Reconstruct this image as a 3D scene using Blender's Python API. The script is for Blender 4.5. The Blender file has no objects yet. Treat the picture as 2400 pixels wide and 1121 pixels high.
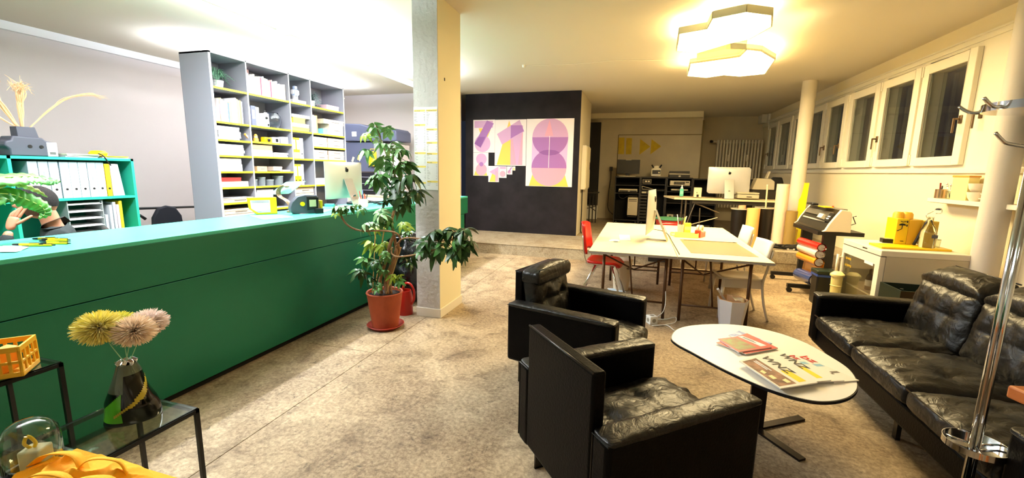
import bpy, bmesh, math, random
from mathutils import Vector, Matrix, noise, Euler
R = random.Random(7)
SC = bpy.context.scene
COL = SC.collection
PI = math.pi
# ---------------------------------------------------------------- camera, world, lights, exposure
cam = bpy.data.cameras.new('camera'); CAM = bpy.data.objects.new('camera', cam); COL.objects.link(CAM)
cam.sensor_fit = 'HORIZONTAL'; cam.sensor_width = 36.0; cam.lens = 36.0 * 1000 / 2400
cam.clip_start = .05; cam.clip_end = 100
CAM.matrix_world = Matrix(((0.958611, -0.061163, 0.278072, 0.000000), (0.284213, 0.147317, -0.947376, 0.000000), (0.016980, 0.987196, 0.158603, 1.600000), (0.000000, 0.000000, 0.000000, 1.000000)))
SC.camera = CAM
SC.view_settings.view_transform = 'Standard'; SC.view_settings.look = 'None'
SC.view_settings.gamma = 1; SC.view_settings.use_curve_mapping = False
SC.view_settings.exposure = 0.27
w = bpy.data.worlds.new('night'); SC.world = w; w.use_nodes = True
w.node_tree.nodes['Background'].inputs[0].default_value = (.012, .014, .022, 1)
w.node_tree.nodes['Background'].inputs[1].default_value = 1
def area(name, loc, size, power, col, rot=(0, 0, 0), spread=180):
    l = bpy.data.lights.new(name, 'AREA'); l.shape = 'RECTANGLE'; l.size, l.size_y = size; l.energy = power; l.color = col
    l.spread = math.radians(spread)
    o = bpy.data.objects.new(name, l); COL.objects.link(o); o.location = loc; o.rotation_euler = rot; return o
# cool fluorescent batten above the counter and warm light of the honeycomb ceiling lamp
area('tube_light', (-3.74, 3.9, 2.955), (.06, 6.4), 235, (.84, .91, 1))
area('tube_uplight', (-3.74, 3.9, 3.03), (.6, 6.6), 560, (.80, .87, 1), (PI, 0, 0))
area('rear_fill_light', (-6.0, 6.2, 2.95), (.06, 3.2), 22, (.84, .90, 1))  # added fill: no rear row is known, brightens rear ceiling and left wall
area('rear_fill_uplight', (-6.0, 6.2, 3.03), (.5, 3.4), 140, (.80, .87, 1), (PI, 0, 0))  # upward half of the added rear fill
area('warm_lamp_light_a', (.82, 5.75, 3.08), (.8, .9), 60, (1, .80, .45))
area('warm_lamp_light_b', (1.15, 7.35, 3.08), (.9, .8), 90, (1, .80, .45))
area('warm_lamp_uplight', (1.0, 6.5, 3.12), (1.3, 2.2), 22, (1, .78, .38), (PI, 0, 0))
# unseen warm area light behind the camera, without a fixture
area('behind_camera_light', (.6, -1.2, 3.1), (1, .5), 22, (1, .84, .62))

# ---------------------------------------------------------------- materials
def lin(c):
    return tuple(((x / 255) / 12.92 if x / 255 <= .04045 else ((x / 255 + .055) / 1.055) ** 2.4) for x in c)
MC = {}
def mat(name, rgb, rough=.5, metal=0., var=None, bump=None, emit=0, trans=0, coat=0, alpha=1, ior=1.45, spec=.5, emc=None, sheen=0):
    """rgb sRGB 0-255; var=(scale, rgb2, detail); bump=(scale, strength)"""
    if name in MC: return MC[name]
    m = bpy.data.materials.new(name); m.use_nodes = True; nt = m.node_tree; b = nt.nodes['Principled BSDF']
    I = b.inputs
    I['Base Color'].default_value = lin(rgb) + (1,); I['Roughness'].default_value = rough; I['Metallic'].default_value = metal
    I['Transmission Weight'].default_value = trans; I['Coat Weight'].default_value = coat; I['Alpha'].default_value = alpha
    I['IOR'].default_value = ior; I['Specular IOR Level'].default_value = spec; I['Sheen Weight'].default_value = sheen
    if emit:
        I['Emission Color'].default_value = lin(emc or rgb) + (1,); I['Emission Strength'].default_value = emit
    if var or bump:
        tc = nt.nodes.new('ShaderNodeTexCoord')
    if var:
        n = nt.nodes.new('ShaderNodeTexNoise'); n.inputs['Scale'].default_value = var[0]; n.inputs['Detail'].default_value = var[2] if len(var) > 2 else 4
        nt.links.new(tc.outputs['Object'], n.inputs['Vector'])
        r = nt.nodes.new('ShaderNodeValToRGB'); r.color_ramp.elements[0].position = .35; r.color_ramp.elements[1].position = .68
        r.color_ramp.elements[0].color = lin(rgb) + (1,); r.color_ramp.elements[1].color = lin(var[1]) + (1,)
        nt.links.new(n.outputs['Fac'], r.inputs[0]); nt.links.new(r.outputs[0], I['Base Color'])
    if bump:
        n2 = nt.nodes.new('ShaderNodeTexNoise'); n2.inputs['Scale'].default_value = bump[0]; n2.inputs['Detail'].default_value = 5
        nt.links.new(tc.outputs['Object'], n2.inputs['Vector'])
        bp = nt.nodes.new('ShaderNodeBump'); bp.inputs['Strength'].default_value = bump[1]; bp.inputs['Distance'].default_value = .02
        nt.links.new(n2.outputs['Fac'], bp.inputs['Height']); nt.links.new(bp.outputs[0], I['Normal'])
    MC[name] = m; return m
def leather():
    if 'leather' in MC: return MC['leather']
    m = bpy.data.materials.new('leather'); m.use_nodes = True; nt = m.node_tree; b = nt.nodes['Principled BSDF']; I = b.inputs
    I['Base Color'].default_value = (.006, .005, .0035, 1); I['Roughness'].default_value = .34; I['Specular IOR Level'].default_value = .42
    tc = nt.nodes.new('ShaderNodeTexCoord')
    a = nt.nodes.new('ShaderNodeTexNoise'); a.inputs['Scale'].default_value = 13; a.inputs['Detail'].default_value = 7; a.inputs['Distortion'].default_value = 1.6
    c = nt.nodes.new('ShaderNodeTexVoronoi'); c.feature = 'DISTANCE_TO_EDGE'; c.inputs['Scale'].default_value = 120
    nt.links.new(tc.outputs['Object'], a.inputs['Vector']); nt.links.new(tc.outputs['Object'], c.inputs['Vector'])
    b1 = nt.nodes.new('ShaderNodeBump'); b1.inputs['Strength'].default_value = .38; b1.inputs['Distance'].default_value = .02
    b2 = nt.nodes.new('ShaderNodeBump'); b2.inputs['Strength'].default_value = .12; b2.inputs['Distance'].default_value = .002
    nt.links.new(a.outputs['Fac'], b1.inputs['Height']); nt.links.new(c.outputs['Distance'], b2.inputs['Height'])
    nt.links.new(b1.outputs[0], b2.inputs['Normal']); nt.links.new(b2.outputs[0], I['Normal'])
    rr = nt.nodes.new('ShaderNodeMapRange'); rr.inputs[3].default_value = .26; rr.inputs[4].default_value = .52
    nt.links.new(a.outputs['Fac'], rr.inputs[0]); nt.links.new(rr.outputs[0], I['Roughness'])
    MC['leather'] = m; return m
def concrete(name, base, stain, pale, sc=1.0):
    if name in MC: return MC[name]
    m = bpy.data.materials.new(name); m.use_nodes = True; nt = m.node_tree; b = nt.nodes['Principled BSDF']; I = b.inputs
    tc = nt.nodes.new('ShaderNodeNewGeometry')
    def ns(scale, det, dist=0, rough=.6):
        n = nt.nodes.new('ShaderNodeTexNoise'); n.inputs['Scale'].default_value = scale; n.inputs['Detail'].default_value = det
        n.inputs['Distortion'].default_value = dist; n.inputs['Roughness'].default_value = rough
        nt.links.new(tc.outputs['Position'], n.inputs['Vector']); return n
    def ramp(n, p0, p1):
        r = nt.nodes.new('ShaderNodeMapRange'); r.inputs[1].default_value = p0; r.inputs[2].default_value = p1
        nt.links.new(n.outputs['Fac'], r.inputs[0]); return r
    def mix(f, a_, b_):
        x = nt.nodes.new('ShaderNodeMix'); x.data_type = 'RGBA'
        if hasattr(f, 'outputs'): nt.links.new(f.outputs[0], x.inputs[0])
        else: x.inputs[0].default_value = f
        for s, v in ((6, a_), (7, b_)):
            if isinstance(v, tuple): x.inputs[s].default_value = v + (1,)
            else: nt.links.new(v.outputs[2], x.inputs[s])
        return x
    big = ramp(ns(.9 * sc, 5, .8), .42, .62); mid = ramp(ns(4 * sc, 6, .6, .7), .50, .68); fine = ramp(ns(38 * sc, 6, 0, .75), .40, .66)
    spk = ramp(ns(11 * sc, 8, 1.2, .8), .57, .65)
    c = mix(big, lin(base), lin(pale))
    c2 = mix(fine, lin(tuple(v * .6 for v in base)), lin(pale))
    c3 = mix(.5, c, c2)
    mm = nt.nodes.new('ShaderNodeMath'); mm.operation = 'MULTIPLY'; mm.inputs[1].default_value = .6
    nt.links.new(mid.outputs[0], mm.inputs[0])
    c4 = mix(mm, c3, lin(stain))
    m3 = nt.nodes.new('ShaderNodeMath'); m3.operation = 'MULTIPLY'; m3.inputs[1].default_value = .65
    nt.links.new(spk.outputs[0], m3.inputs[0])
    c5 = mix(m3, c4, lin(tuple(v * .55 for v in stain)))
    nt.links.new(c5.outputs[2], I['Base Color']); I['Roughness'].default_value = .62; I['Specular IOR Level'].default_value = .35
    bp = nt.nodes.new('ShaderNodeBump'); bp.inputs['Strength'].default_value = .35; bp.inputs['Distance'].default_value = .01
    nt.links.new(fine.outputs[0], bp.inputs['Height']); nt.links.new(bp.outputs[0], I['Normal'])
    MC[name] = m; return m

def nth(i):
    W = 'first second third fourth fifth sixth seventh eighth ninth tenth eleventh twelfth thirteenth fourteenth fifteenth sixteenth seventeenth eighteenth nineteenth twentieth'.split()
    return W[i] if i < 20 else 'twenty-' + W[i - 20]
# ---------------------------------------------------------------- geometry collector
class G:
    def __init__(s): s.v = []; s.f = []
    def add(s, vs, fs):
        o = len(s.v); s.v += [tuple(v) for v in vs]; s.f += [tuple(i + o for i in f) for f in fs]; return s
    def box(s, a, b):
        x0, y0, z0 = [min(p, q) for p, q in zip(a, b)]; x1, y1, z1 = [max(p, q) for p, q in zip(a, b)]
        return s.add([(x0, y0, z0), (x1, y0, z0), (x1, y1, z0), (x0, y1, z0), (x0, y0, z1), (x1, y0, z1), (x1, y1, z1), (x0, y1, z1)],
                     [(0, 3, 2, 1), (4, 5, 6, 7), (0, 1, 5, 4), (1, 2, 6, 5), (2, 3, 7, 6), (3, 0, 4, 7)])
    def obox(s, c, sz, rot=(0, 0, 0)):
        m = Euler(rot).to_matrix(); n = len(s.v); s.box([-k / 2 for k in sz], [k / 2 for k in sz])
        for i in range(n, len(s.v)): s.v[i] = tuple(m @ Vector(s.v[i]) + Vector(c))
        return s
    def prism(s, poly, ax, a, b):
        """poly: 2D points in the two other axes (in xyz order); extruded along ax from a to b"""
        def P(p, h):
            return {'x': (h, p[0], p[1]), 'y': (p[0], h, p[1]), 'z': (p[0], p[1], h)}[ax]
        n = len(poly)
        ar = sum(poly[i][0] * poly[(i + 1) % n][1] - poly[(i + 1) % n][0] * poly[i][1] for i in range(n))
        if (ar < 0) != (ax == 'y') : poly = poly[::-1]
        lo, hi = min(a, b), max(a, b)
        return s.add([P(p, lo) for p in poly] + [P(p, hi) for p in poly],
                     [tuple(range(n))[::-1], tuple(range(n, 2 * n))] + [(i, (i + 1) % n, (i + 1) % n + n, i + n) for i in range(n)])
    def hexa(s, lo, hi):
        """any convex footprint lo (list of 3D, ccw from above) joined to hi"""
        n = len(lo)
        return s.add(list(lo) + list(hi), [tuple(range(n))[::-1], tuple(range(n, 2 * n))] + [(i, (i + 1) % n, (i + 1) % n + n, i + n) for i in range(n)])
    def tube(s, pts, r, n=8, caps=True, flat=1):
        pts = [Vector(p) for p in pts]; m = len(pts); o = len(s.v)
        up = None
        for i, p in enumerate(pts):
            t = (pts[min(i + 1, m - 1)] - pts[max(i - 1, 0)]).normalized()
            if up is None: up = Vector((0, 0, 1)) if abs(t.z) < .9 else Vector((1, 0, 0))
            a = t.cross(up).normalized(); b = a.cross(t).normalized(); up = b
            rr = r[i] if isinstance(r, (list, tuple)) else r
            s.v += [tuple(p + rr * (math.cos(2 * PI * k / n) * a + flat * math.sin(2 * PI * k / n) * b)) for k in range(n)]
        for i in range(m - 1):
            for k in range(n):
                s.f.append((o + i * n + k, o + (i + 1) * n + k, o + (i + 1) * n + (k + 1) % n, o + i * n + (k + 1) % n))
        if caps: s.f += [tuple(o + k for k in range(n)), tuple(o + (m - 1) * n + k for k in range(n))[::-1]]
        return s
    def lathe(s, prof, c=(0, 0, 0), n=24, ax='z', sx=1, sy=1):
        o = len(s.v); m = len(prof)
        for r_, z in prof:
            for k in range(n):
                a = 2 * PI * k / n; p = (r_ * math.cos(a) * sx, r_ * math.sin(a) * sy, z)
                if ax == 'x': p = (p[2], p[0], p[1])
                if ax == 'y': p = (p[1], p[2], p[0])
                s.v.append((p[0] + c[0], p[1] + c[1], p[2] + c[2]))
        for i in range(m - 1):
            for k in range(n): s.f.append((o + i * n + k, o + i * n + (k + 1) % n, o + (i + 1) * n + (k + 1) % n, o + (i + 1) * n + k))
        if prof[0][0] > 1e-6: s.f.append(tuple(o + k for k in range(n))[::-1])
        if prof[-1][0] > 1e-6: s.f.append(tuple(o + (m - 1) * n + k for k in range(n)))
        return s
    def grid(s, fn, nu, nv, cu=False):
        o = len(s.v)
        for i in range(nu):
            for j in range(nv): s.v.append(tuple(fn(i / (nu if cu else nu - 1), j / (nv - 1))))
        for i in range(nu if cu else nu - 1):
            for j in range(nv - 1):
                a = o + i * nv + j; b = o + ((i + 1) % nu) * nv + j
                s.f.append((a, b, b + 1, a + 1))
        return s
    def xf(s, loc=(0, 0, 0), rot=(0, 0, 0), sc=1):
        m = Euler(rot).to_matrix(); sc = sc if isinstance(sc, (tuple, list)) else (sc,) * 3
        s.v = [tuple(m @ Vector((v[0] * sc[0], v[1] * sc[1], v[2] * sc[2])) + Vector(loc)) for v in s.v]; return s
    def mesh(s, name, m, smooth=0):
        me = bpy.data.meshes.new(name); me.from_pydata(s.v, [], s.f); me.validate()
        bm = bmesh.new(); bm.from_mesh(me)
        bmesh.ops.remove_doubles(bm, verts=bm.verts, dist=1e-6)
        bmesh.ops.recalc_face_normals(bm, faces=bm.faces); bm.to_mesh(me); bm.free()
        if m: me.materials.append(m)
        if smooth:
            for p in me.polygons: p.use_smooth = True
            if smooth < 180: me.set_sharp_from_angle(angle=math.radians(smooth))
        return me
    def obj(s, name, m, par=None, smooth=0, bev=0, w=None, sub=0, seg=2, label=None, solid=0):
        """w: world position of the parent, subtracted (geometry given in world coordinates)"""
        if w is not None: s.v = [(a - w[0], b - w[1], c - w[2]) for a, b, c in s.v]
        o = bpy.data.objects.new(name, s.mesh(name, m, smooth or (40 if bev else 0))); COL.objects.link(o)
        if par: o.parent = par
        if solid: q = o.modifiers.new('t', 'SOLIDIFY'); q.thickness = solid; q.offset = 0
        if bev: q = o.modifiers.new('b', 'BEVEL'); q.width = bev; q.segments = seg; q.limit_method = 'ANGLE'; q.angle_limit = math.radians(35)
        if sub: q = o.modifiers.new('s', 'SUBSURF'); q.levels = sub; q.render_levels = sub
        if label: o['label'] = label
        return o
def tag(o, label, cat, group=None, kind=None):
    if label: o['label'] = label
    if cat: o['category'] = cat
    if group: o['group'] = group
    if kind: o['kind'] = kind
    return o
def thing(name, label, cat, loc=(0, 0, 0), rz=0, group=None, rot=None):
    o = bpy.data.objects.new(name, None); COL.objects.link(o); o.empty_display_size = .1
    o.location = loc; o.rotation_euler = rot or (0, 0, rz); return tag(o, label, cat, group)
def struct(name, g, m, label=None, **k):
    o = g.obj(name, m, **k); o['kind'] = 'structure'
    if label: o['label'] = label
    return o
def kids(o): return [c for c in bpy.data.objects if c.parent == o]
def dup(o, loc, rz=None, label=None, group=None):
    c = o.copy(); COL.objects.link(c); c.location = loc
    if rz is not None: c.rotation_euler = (0, 0, rz)
    if label: c['label'] = label
    if group: c['group'] = group
    for k in kids(o):
        d = k.copy(); COL.objects.link(d); d.parent = c
        for kk in kids(k):
            e = kk.copy(); COL.objects.link(e); e.parent = d
    return c
def text(name, body, size, m, par, loc, rot, align='LEFT', ext=.0006, sx=1, bold=0):
    cu = bpy.data.curves.new(name, 'FONT'); cu.body = body; cu.size = size; cu.extrude = ext; cu.align_x = align
    cu.offset = bold; cu.resolution_u = 3
    t = bpy.data.objects.new(name, cu); COL.objects.link(t)
    me = bpy.data.meshes.new_from_object(t); bpy.data.objects.remove(t)
    me.materials.clear(); me.materials.append(m)
    o = bpy.data.objects.new(name, me); COL.objects.link(o); o.parent = par; o.location = loc; o.rotation_euler = rot; o.scale = (sx, 1, 1)
    return o
def circ(cx, cy, r, n=32, a0=0, a1=2 * PI):
    full = abs(a1 - a0 - 2 * PI) < 1e-6
    return [(cx + r * math.cos(a0 + (a1 - a0) * k / (n if full else n - 1)), cy + r * math.sin(a0 + (a1 - a0) * k / (n if full else n - 1))) for k in range(n)]
def spl(pts, n=6):
    """Catmull-Rom through points"""
    P = [Vector(p) for p in pts]; P = [2 * P[0] - P[1]] + P + [2 * P[-1] - P[-2]]; out = []
    for i in range(1, len(P) - 2):
        for k in range(n):
            t = k / n; a, b, c, d = P[i - 1:i + 3]
            out.append(.5 * ((2 * b) + (-a + c) * t + (2 * a - 5 * b + 4 * c - d) * t * t + (-a + 3 * b - 3 * c + d) * t ** 3))
    return out + [P[-2]]
def cushion(sx, sy, sz, crown=.03, tufts=(), seed=0, wr=.008, n=26, edge=.35, drop=0):
    """a soft rounded cushion, base at z=0, centred on x, y"""
    g = G()
    bm = bmesh.new(); bmesh.ops.create_cube(bm, size=2)
    bmesh.ops.subdivide_edges(bm, edges=bm.edges[:], cuts=n, use_grid_fill=True)
    out = []
    for v in bm.verts:
        x, y, z = v.co
        # pull the cube towards a soft box
        def soft(p, q): return p * (1 - edge * .5 * (1 - math.sqrt(max(0, 1 - .96 * q * q))))
        m = max(abs(x), abs(y))
        th = sz * (1 - .38 * m ** 6)
        X = x * sx / 2 * (1 - .035 * (z * z) ** 2 - .0 * y * y); Y = y * sy / 2 * (1 - .035 * (z * z) ** 2)
        r_ = (abs(x) ** 8 + abs(y) ** 8) ** .125
        if r_ > 1: X /= 1 + .35 * (r_ - 1); Y /= 1 + .35 * (r_ - 1)
        Z = sz / 2 + z * th / 2
        if z > 0:
            f = z * (1 - x * x) * (1 - y * y)
            Z += crown * f
            for tx, ty, d in tufts:
                q = ((X - tx) ** 2 + (Y - ty) ** 2) / .0035
                Z -= z * d * math.exp(-q) 
                Z -= z * d * .45 * (math.exp(-abs(X - tx) / .012) * math.exp(-((Y - ty) / .16) ** 2) + math.exp(-abs(Y - ty) / .012) * math.exp(-((X - tx) / .16) ** 2))
            nn = noise.noise(Vector((X * 9 + seed * 7, Y * 22, seed))) + .5 * noise.noise(Vector((X * 34 + seed, Y * 30, 3)))
            Z += z * wr * nn * (.4 + 1.2 * m ** 2)
        else:
            nn = noise.noise(Vector((X * 20, Y * 20, Z * 20 + seed)))
            X += .004 * nn; Y += .004 * nn
        out.append((X, Y, Z))
    g.add(out, [tuple(v.index for v in f.verts) for f in bm.faces]); bm.free()
    return g
def ring(cx, cy, z, rx, ry, n=24):
    return [(cx + rx * math.cos(2 * PI * k / n), cy + ry * math.sin(2 * PI * k / n), z) for k in range(n)]

# ================================================================ SETTING
WHITE = mat('white_paint', (226, 220, 205), .75, bump=(60, .06)); LWALL = mat('left_wall_paint', (206, 198, 198), .8, bump=(60, .05))
CEIL = mat('ceiling_paint', (214, 206, 190), .85, bump=(90, .05)); FRAMEW = mat('window_white', (232, 226, 208), .4)
BLACKP = mat('chalkboard_paint', (20, 15, 17), .6, var=(3.5, (34, 28, 31), 6), spec=.25); STEEL = mat('dark_steel', (52, 44, 40), .4, .6)
CONC = concrete('concrete_floor', (150, 126, 96), (66, 44, 22), (208, 186, 152)); CONC2 = concrete('concrete_step', (168, 150, 122), (120, 96, 60), (192, 176, 146), 1.4)
DARK = mat('dark_gap', (14, 12, 10), .9)
H = 3.28; XR = 3.38; XL = -7.49; YB = 14.3
fl = struct('floor', G().box((XL, -3, -.12), (XR, 7.72, -.012)), DARK)
JX = -2.144
for a, b in (((XL, -3), (JX - .003, 3.05)), ((XL, 3.056), (JX - .003, 7.7)), ((JX + .003, -3), (XR, 7.7))):
    G().box((a[0], a[1], -.012), (b[0], b[1], 0)).obj('concrete_slab', CONC, fl)
st = struct('floor_step', G().box((XL, 7.7, -.1), (XR, YB, .196)), CONC2)
G().box((2.06, 7.692, .2), (XR, 10.2, .38)).obj('raised_block', CONC2, st)
G().box((XL, 7.69, .196), (XR, 7.86, .2)).box((XL, 7.863, .196), (XR, YB, .2)).obj('step_edge', CONC2, st)
struct('ceiling', G().box((XL, -3, H), (XR, YB, H + .1)), CEIL)
wl = struct('wall_left', G().box((XL - .1, -3, -.1), (XL, YB, H)), LWALL)
struct('light_strip', G().box((XL, -3, H - .10), (XL + .05, 8.9, H)), mat('light_strip_white', (236, 236, 238), .5))  # white band standing in for a strip of light along the wall top
struct('wall_front', G().box((XL, -3.1, -.1), (XR, -3, H)), WHITE)
struct('wall_back_left', G().box((XL, 8.95, .2), (-3.88, 9.05, H)), LWALL)
# free-standing black box room with a white right side
bx = struct('wall_box', G().box((-3.88, 9.32, .2), (-1.27, 11.2, H - .002)), mat('box_side_paint', (222, 212, 186), .8, bump=(50, .08)))
G().box((-3.88, 9.3, .2), (-1.27, 9.32, H - .002)).obj('chalkboard_front', BLACKP, bx)
# back walls: left half stands proud with a shallow recess, right half is deeper
bk = struct('wall_back', G().box((-3.8, 13.3, .2), (1.62, 13.5, H)), mat('back_wall_paint', (196, 184, 158), .85, var=(2, (206, 194, 166))))
G().box((1.50, YB, .2), (XR, YB + .1, H)).obj('deep_wall', MC['back_wall_paint'], bk); G().box((1.50, 13.501, .2), (1.618, YB, H)).obj('return_wall', WHITE, bk)
rl, rt = -.68, 2.68
G().box((rl, 13.285, .2), (rl + .018, 13.3, rt)).box((rl, 13.285, rt), (1.62, 13.3, rt + .018)).obj('recess_edge', mat('recess_line', (120, 104, 70), .8), bk)
G().box((1.60, 13.28, .9), (1.64, 13.3, H - .2)).obj('corner_shade', mat('recess_line', (120, 104, 70), .8), bk)  # dark strip drawn for the shade where the wall steps back
struct('trim_2', G().box((-3.8, 12.95, 3.13), (1.56, 13.3, H)), mat('beam_paint', (230, 220, 190), .7))
YEL = mat('wall_sign_yellow', (206, 178, 40), .8, var=(9, (190, 160, 40)))
sg = thing('wall_sign', 'faded yellow pause and fast forward symbols painted on the beige back wall', 'sign', (-0.052,13.270,2.139))
W0 = sg.location.copy()
for a, b in (((632, 580), (725, 845)), ((755, 585), (845, 850))): pass
for q in ([(-0.665,13.270,2.615), (-0.498,13.270,2.615), (-0.488,13.270,2.137), (-0.656,13.270,2.136)], [(-0.447,13.270,2.602), (-0.286,13.270,2.596), (-0.279,13.270,2.134), (-0.435,13.270,2.133)]):
    G().prism([(p[0], p[2]) for p in q], 'y', 13.295, 13.3).obj('pause_bar', YEL, sg, w=W0)
for q in ([(-0.054,13.270,2.574), (0.240,13.270,2.352), (-0.051,13.270,2.122)], [(0.263,13.270,2.564), (0.540,13.270,2.363), (0.254,13.270,2.132)]):
    G().prism([(p[0], p[2]) for p in q], 'y', 13.295, 13.3).obj('forward_triangle', YEL, sg, w=W0)
# right wall: below and above the window band
wr = struct('wall_right', G().box((XR, -3, -.1), (XR + .3, YB, 1.66)).box((XR, -3, 3.10), (XR + .3, YB, H)).box((XR, 13.75, 1.66), (XR + .3, YB, 3.10)).box((XR, -3, 1.66), (XR + .3, .9, 3.10)), mat('right_wall_paint', (232, 220, 188), .8, bump=(45, .08)))
struct('trim_3', G().box((XR - .02, .9, 3.03), (XR, 13.75, 3.09)).box((XR - .045, .9, 3.085), (XR, 13.75, 3.10)), FRAMEW)
struct('trim_4', G().box((XR - .03, .9, 1.655), (XR, 13.75, 1.70)), FRAMEW)
struct('trim_5', G().box((XR - .05, 13.75, 2.95), (XR, YB, H)).box((XR - .18, 13.9, 3.05), (XR, YB, H)), WHITE)
GLASS = mat('window_glass', (235, 240, 238), .02, trans=1, ior=1.45)
BRONZE = mat('handle_bronze', (120, 98, 72), .35, .8)
ys = [2.9, 4.0, 5.36, None, 5.93, 6.83, 7.80, 8.83, 9.77, 10.70, 11.66, 12.73, 13.62]
wi = 0
for a, b in ((2.9, 4.1), (4.16, 5.36), (5.93, 6.83), (6.88, 7.78), (7.85, 8.78), (8.88, 9.72), (9.79, 10.66), (10.74, 11.62), (11.69, 12.66), (12.76, 13.60)):
    wi += 1
    s_ = G(); z0, z1, d = 1.745, 2.975, .12
    o = XR - .055
    s_.box((o, a, z0), (XR - .004, a + d, z1)).box((o, b - d, z0), (XR - .004, b, z1)).box((o, a + d, z0), (XR - .004, b - d, z0 + .10)).box((o, a + d, z1 - .12), (XR - .004, b - d, z1))
    win = s_.obj('window_%d' % wi, FRAMEW, bev=.006); win['kind'] = 'structure'
    G().box((XR - .03, a + d, z0 + .10), (XR - .022, b - d, z1 - .12)).obj('pane', GLASS, win)
    G().box((XR + .10, a + d, z0 + .05), (XR + .105, b - d, z1 - .05)).obj('outer_pane', GLASS, win)
    G().tube([(XR - .062, b - .012, z0 + .02), (XR - .062, b - .012, z0 + .14)], .010, 8).tube([(XR - .062, b - .012, z1 - .14), (XR - .062, b - .012, z1 - .02)], .010, 8).obj('hinge', FRAMEW, win, smooth=40)
# fixed frames between the sashes, closing the wall's opening
fx = G()
fx.box((XR - .003, .9, 1.70), (XR + .16, 13.75, 1.83)).box((XR - .003, .9, 2.87), (XR + .16, 13.75, 3.03))
pr = None
for a, b in ((.9, 2.98), (4.02, 4.24), (5.28, 6.03), (6.75, 6.96), (7.70, 7.93), (8.70, 8.96), (9.64, 9.87), (10.58, 10.82), (11.54, 11.77), (12.58, 12.84), (13.52, 13.75)): fx.box((XR - .003, a, 1.83), (XR + .16, b, 2.87))
struct('window_frame', fx, FRAMEW)
def handle(y, z, dy=0, parent=None):
    g = G(); g.box((XR - .069, y - .022, z - .05), (XR - .055, y + .022, z + .04)).obj('window_handle_plate', BRONZE, HG, bev=.004)
    g = G(); g.tube([(XR - .068, y, z), (XR - .125, y, z)], .011, 8).tube([(XR - .118, y, z), (XR - .118, y + dy, z - .15)], .011, 8).obj('lever', BRONZE, HG, smooth=40)
for i, (y, z) in enumerate(((6.00, 2.24), (7.71, 2.15), (9.0, 2.13), (9.62, 2.13), (13.40, 2.16), (5.80, 2.27))):
    HG = thing('window_handle', ['bronze lever handle on the frame of the largest window in view', 'bronze lever handle on the second window from the near column', 'bronze lever handle at the meeting frames, nearer of that pair', 'bronze lever handle at the meeting frames, farther of that pair', 'bronze lever handle on a window beyond the far column', 'bronze lever on the fixed frame beside the near white column'][i], 'handle')
    if i == 5: XR_ = XR; XR = XR + .052; handle(y, z); XR = XR_
    else: handle(y, z)
# columns
PCOL = mat('column_paint', (224, 214, 192), .6, bump=(30, .05))
far = struct('column', G().lathe([(.115, .381), (.115, H - .001)], (2.83, 9.2, 0), 40), PCOL, smooth=40)
near = struct('column', G().lathe([(.105, 0), (.105, H - .001)], (3.19, 5.08, 0), 48), mat('column_paint_near', (206, 200, 190), .6, bump=(30, .05)), smooth=40)
# square pillar between the counter and the open floor
PLAS = mat('rough_plaster', (200, 196, 192), .85, var=(1.6, (184, 178, 172), 6), bump=(26, .5))
pl = struct('pillar', G().box((-2.262, 4.06, 0), (-1.99, 4.62, H - .001)), mat('pillar_paint', (230, 220, 186), .75))
G().box((-2.263, 4.05, .10), (-1.99, 4.06, H - .001)).obj('plaster_face', PLAS, pl)
G().box((-2.272, 4.042, 0), (-1.978, 4.63, .10)).obj('skirting', mat('pillar_skirting', (224, 216, 200), .6), pl, bev=.004)
G().box((-2.001, 4.2, 2.50), (-1.985, 4.215, 2.53)).obj('hook', STEEL, pl)
# dark folding partition at the back left, behind the box
cu = struct('partition', G().box((-1.9, 12.9, .62), (-1.16, 12.95, 3.02)), mat('partition_black', (22, 18, 15), .7))
G().box((-1.9, 12.96, .2), (-1.16, 13.0, .60)).obj('lower_panel', WHITE, cu)
# radiator on the deeper back wall
RAD = mat('radiator_enamel', (206, 198, 176), .4)
rd = thing('radiator', 'tall cream ribbed radiator on the back wall under the far windows', 'radiator', (2.6, 13.9, .2))
x0, x1 = (2.087,13.900,2.583)[0], (3.308,13.900,2.555)[0]; zt = (2.087,13.900,2.583)[2]; n = 15
for i in range(n):
    x = x0 + (x1 - x0) * (i + .5) / n
    G().box((x - .026, 13.84, .62), (x + .026, 13.95, zt)).obj('radiator_rib', RAD, rd, bev=.02, seg=3, w=(2.6, 13.9, .2))
G().box((x0, 13.88, zt - .10), (x1, 13.91, zt - .06)).tube([(x0 - .12, 13.9, zt - .05), (x0, 13.9, zt - .05)], .025, 8).obj('pipe', RAD, rd, w=(2.6, 13.9, .2))
G().tube([(x0 - .16, 13.85, zt - .05), (x0 - .12, 13.9, zt - .05)], .04, 10).obj('valve', STEEL, rd, w=(2.6, 13.9, .2))
for xx in (.28, .68): G().box((x0 + (x1 - x0) * xx - .03, 13.82, zt - .62), (x0 + (x1 - x0) * xx + .03, 13.84, zt - .42)).obj('heat_cost_meter', RAD, rd, bev=.006, w=(2.6, 13.9, .2))

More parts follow.
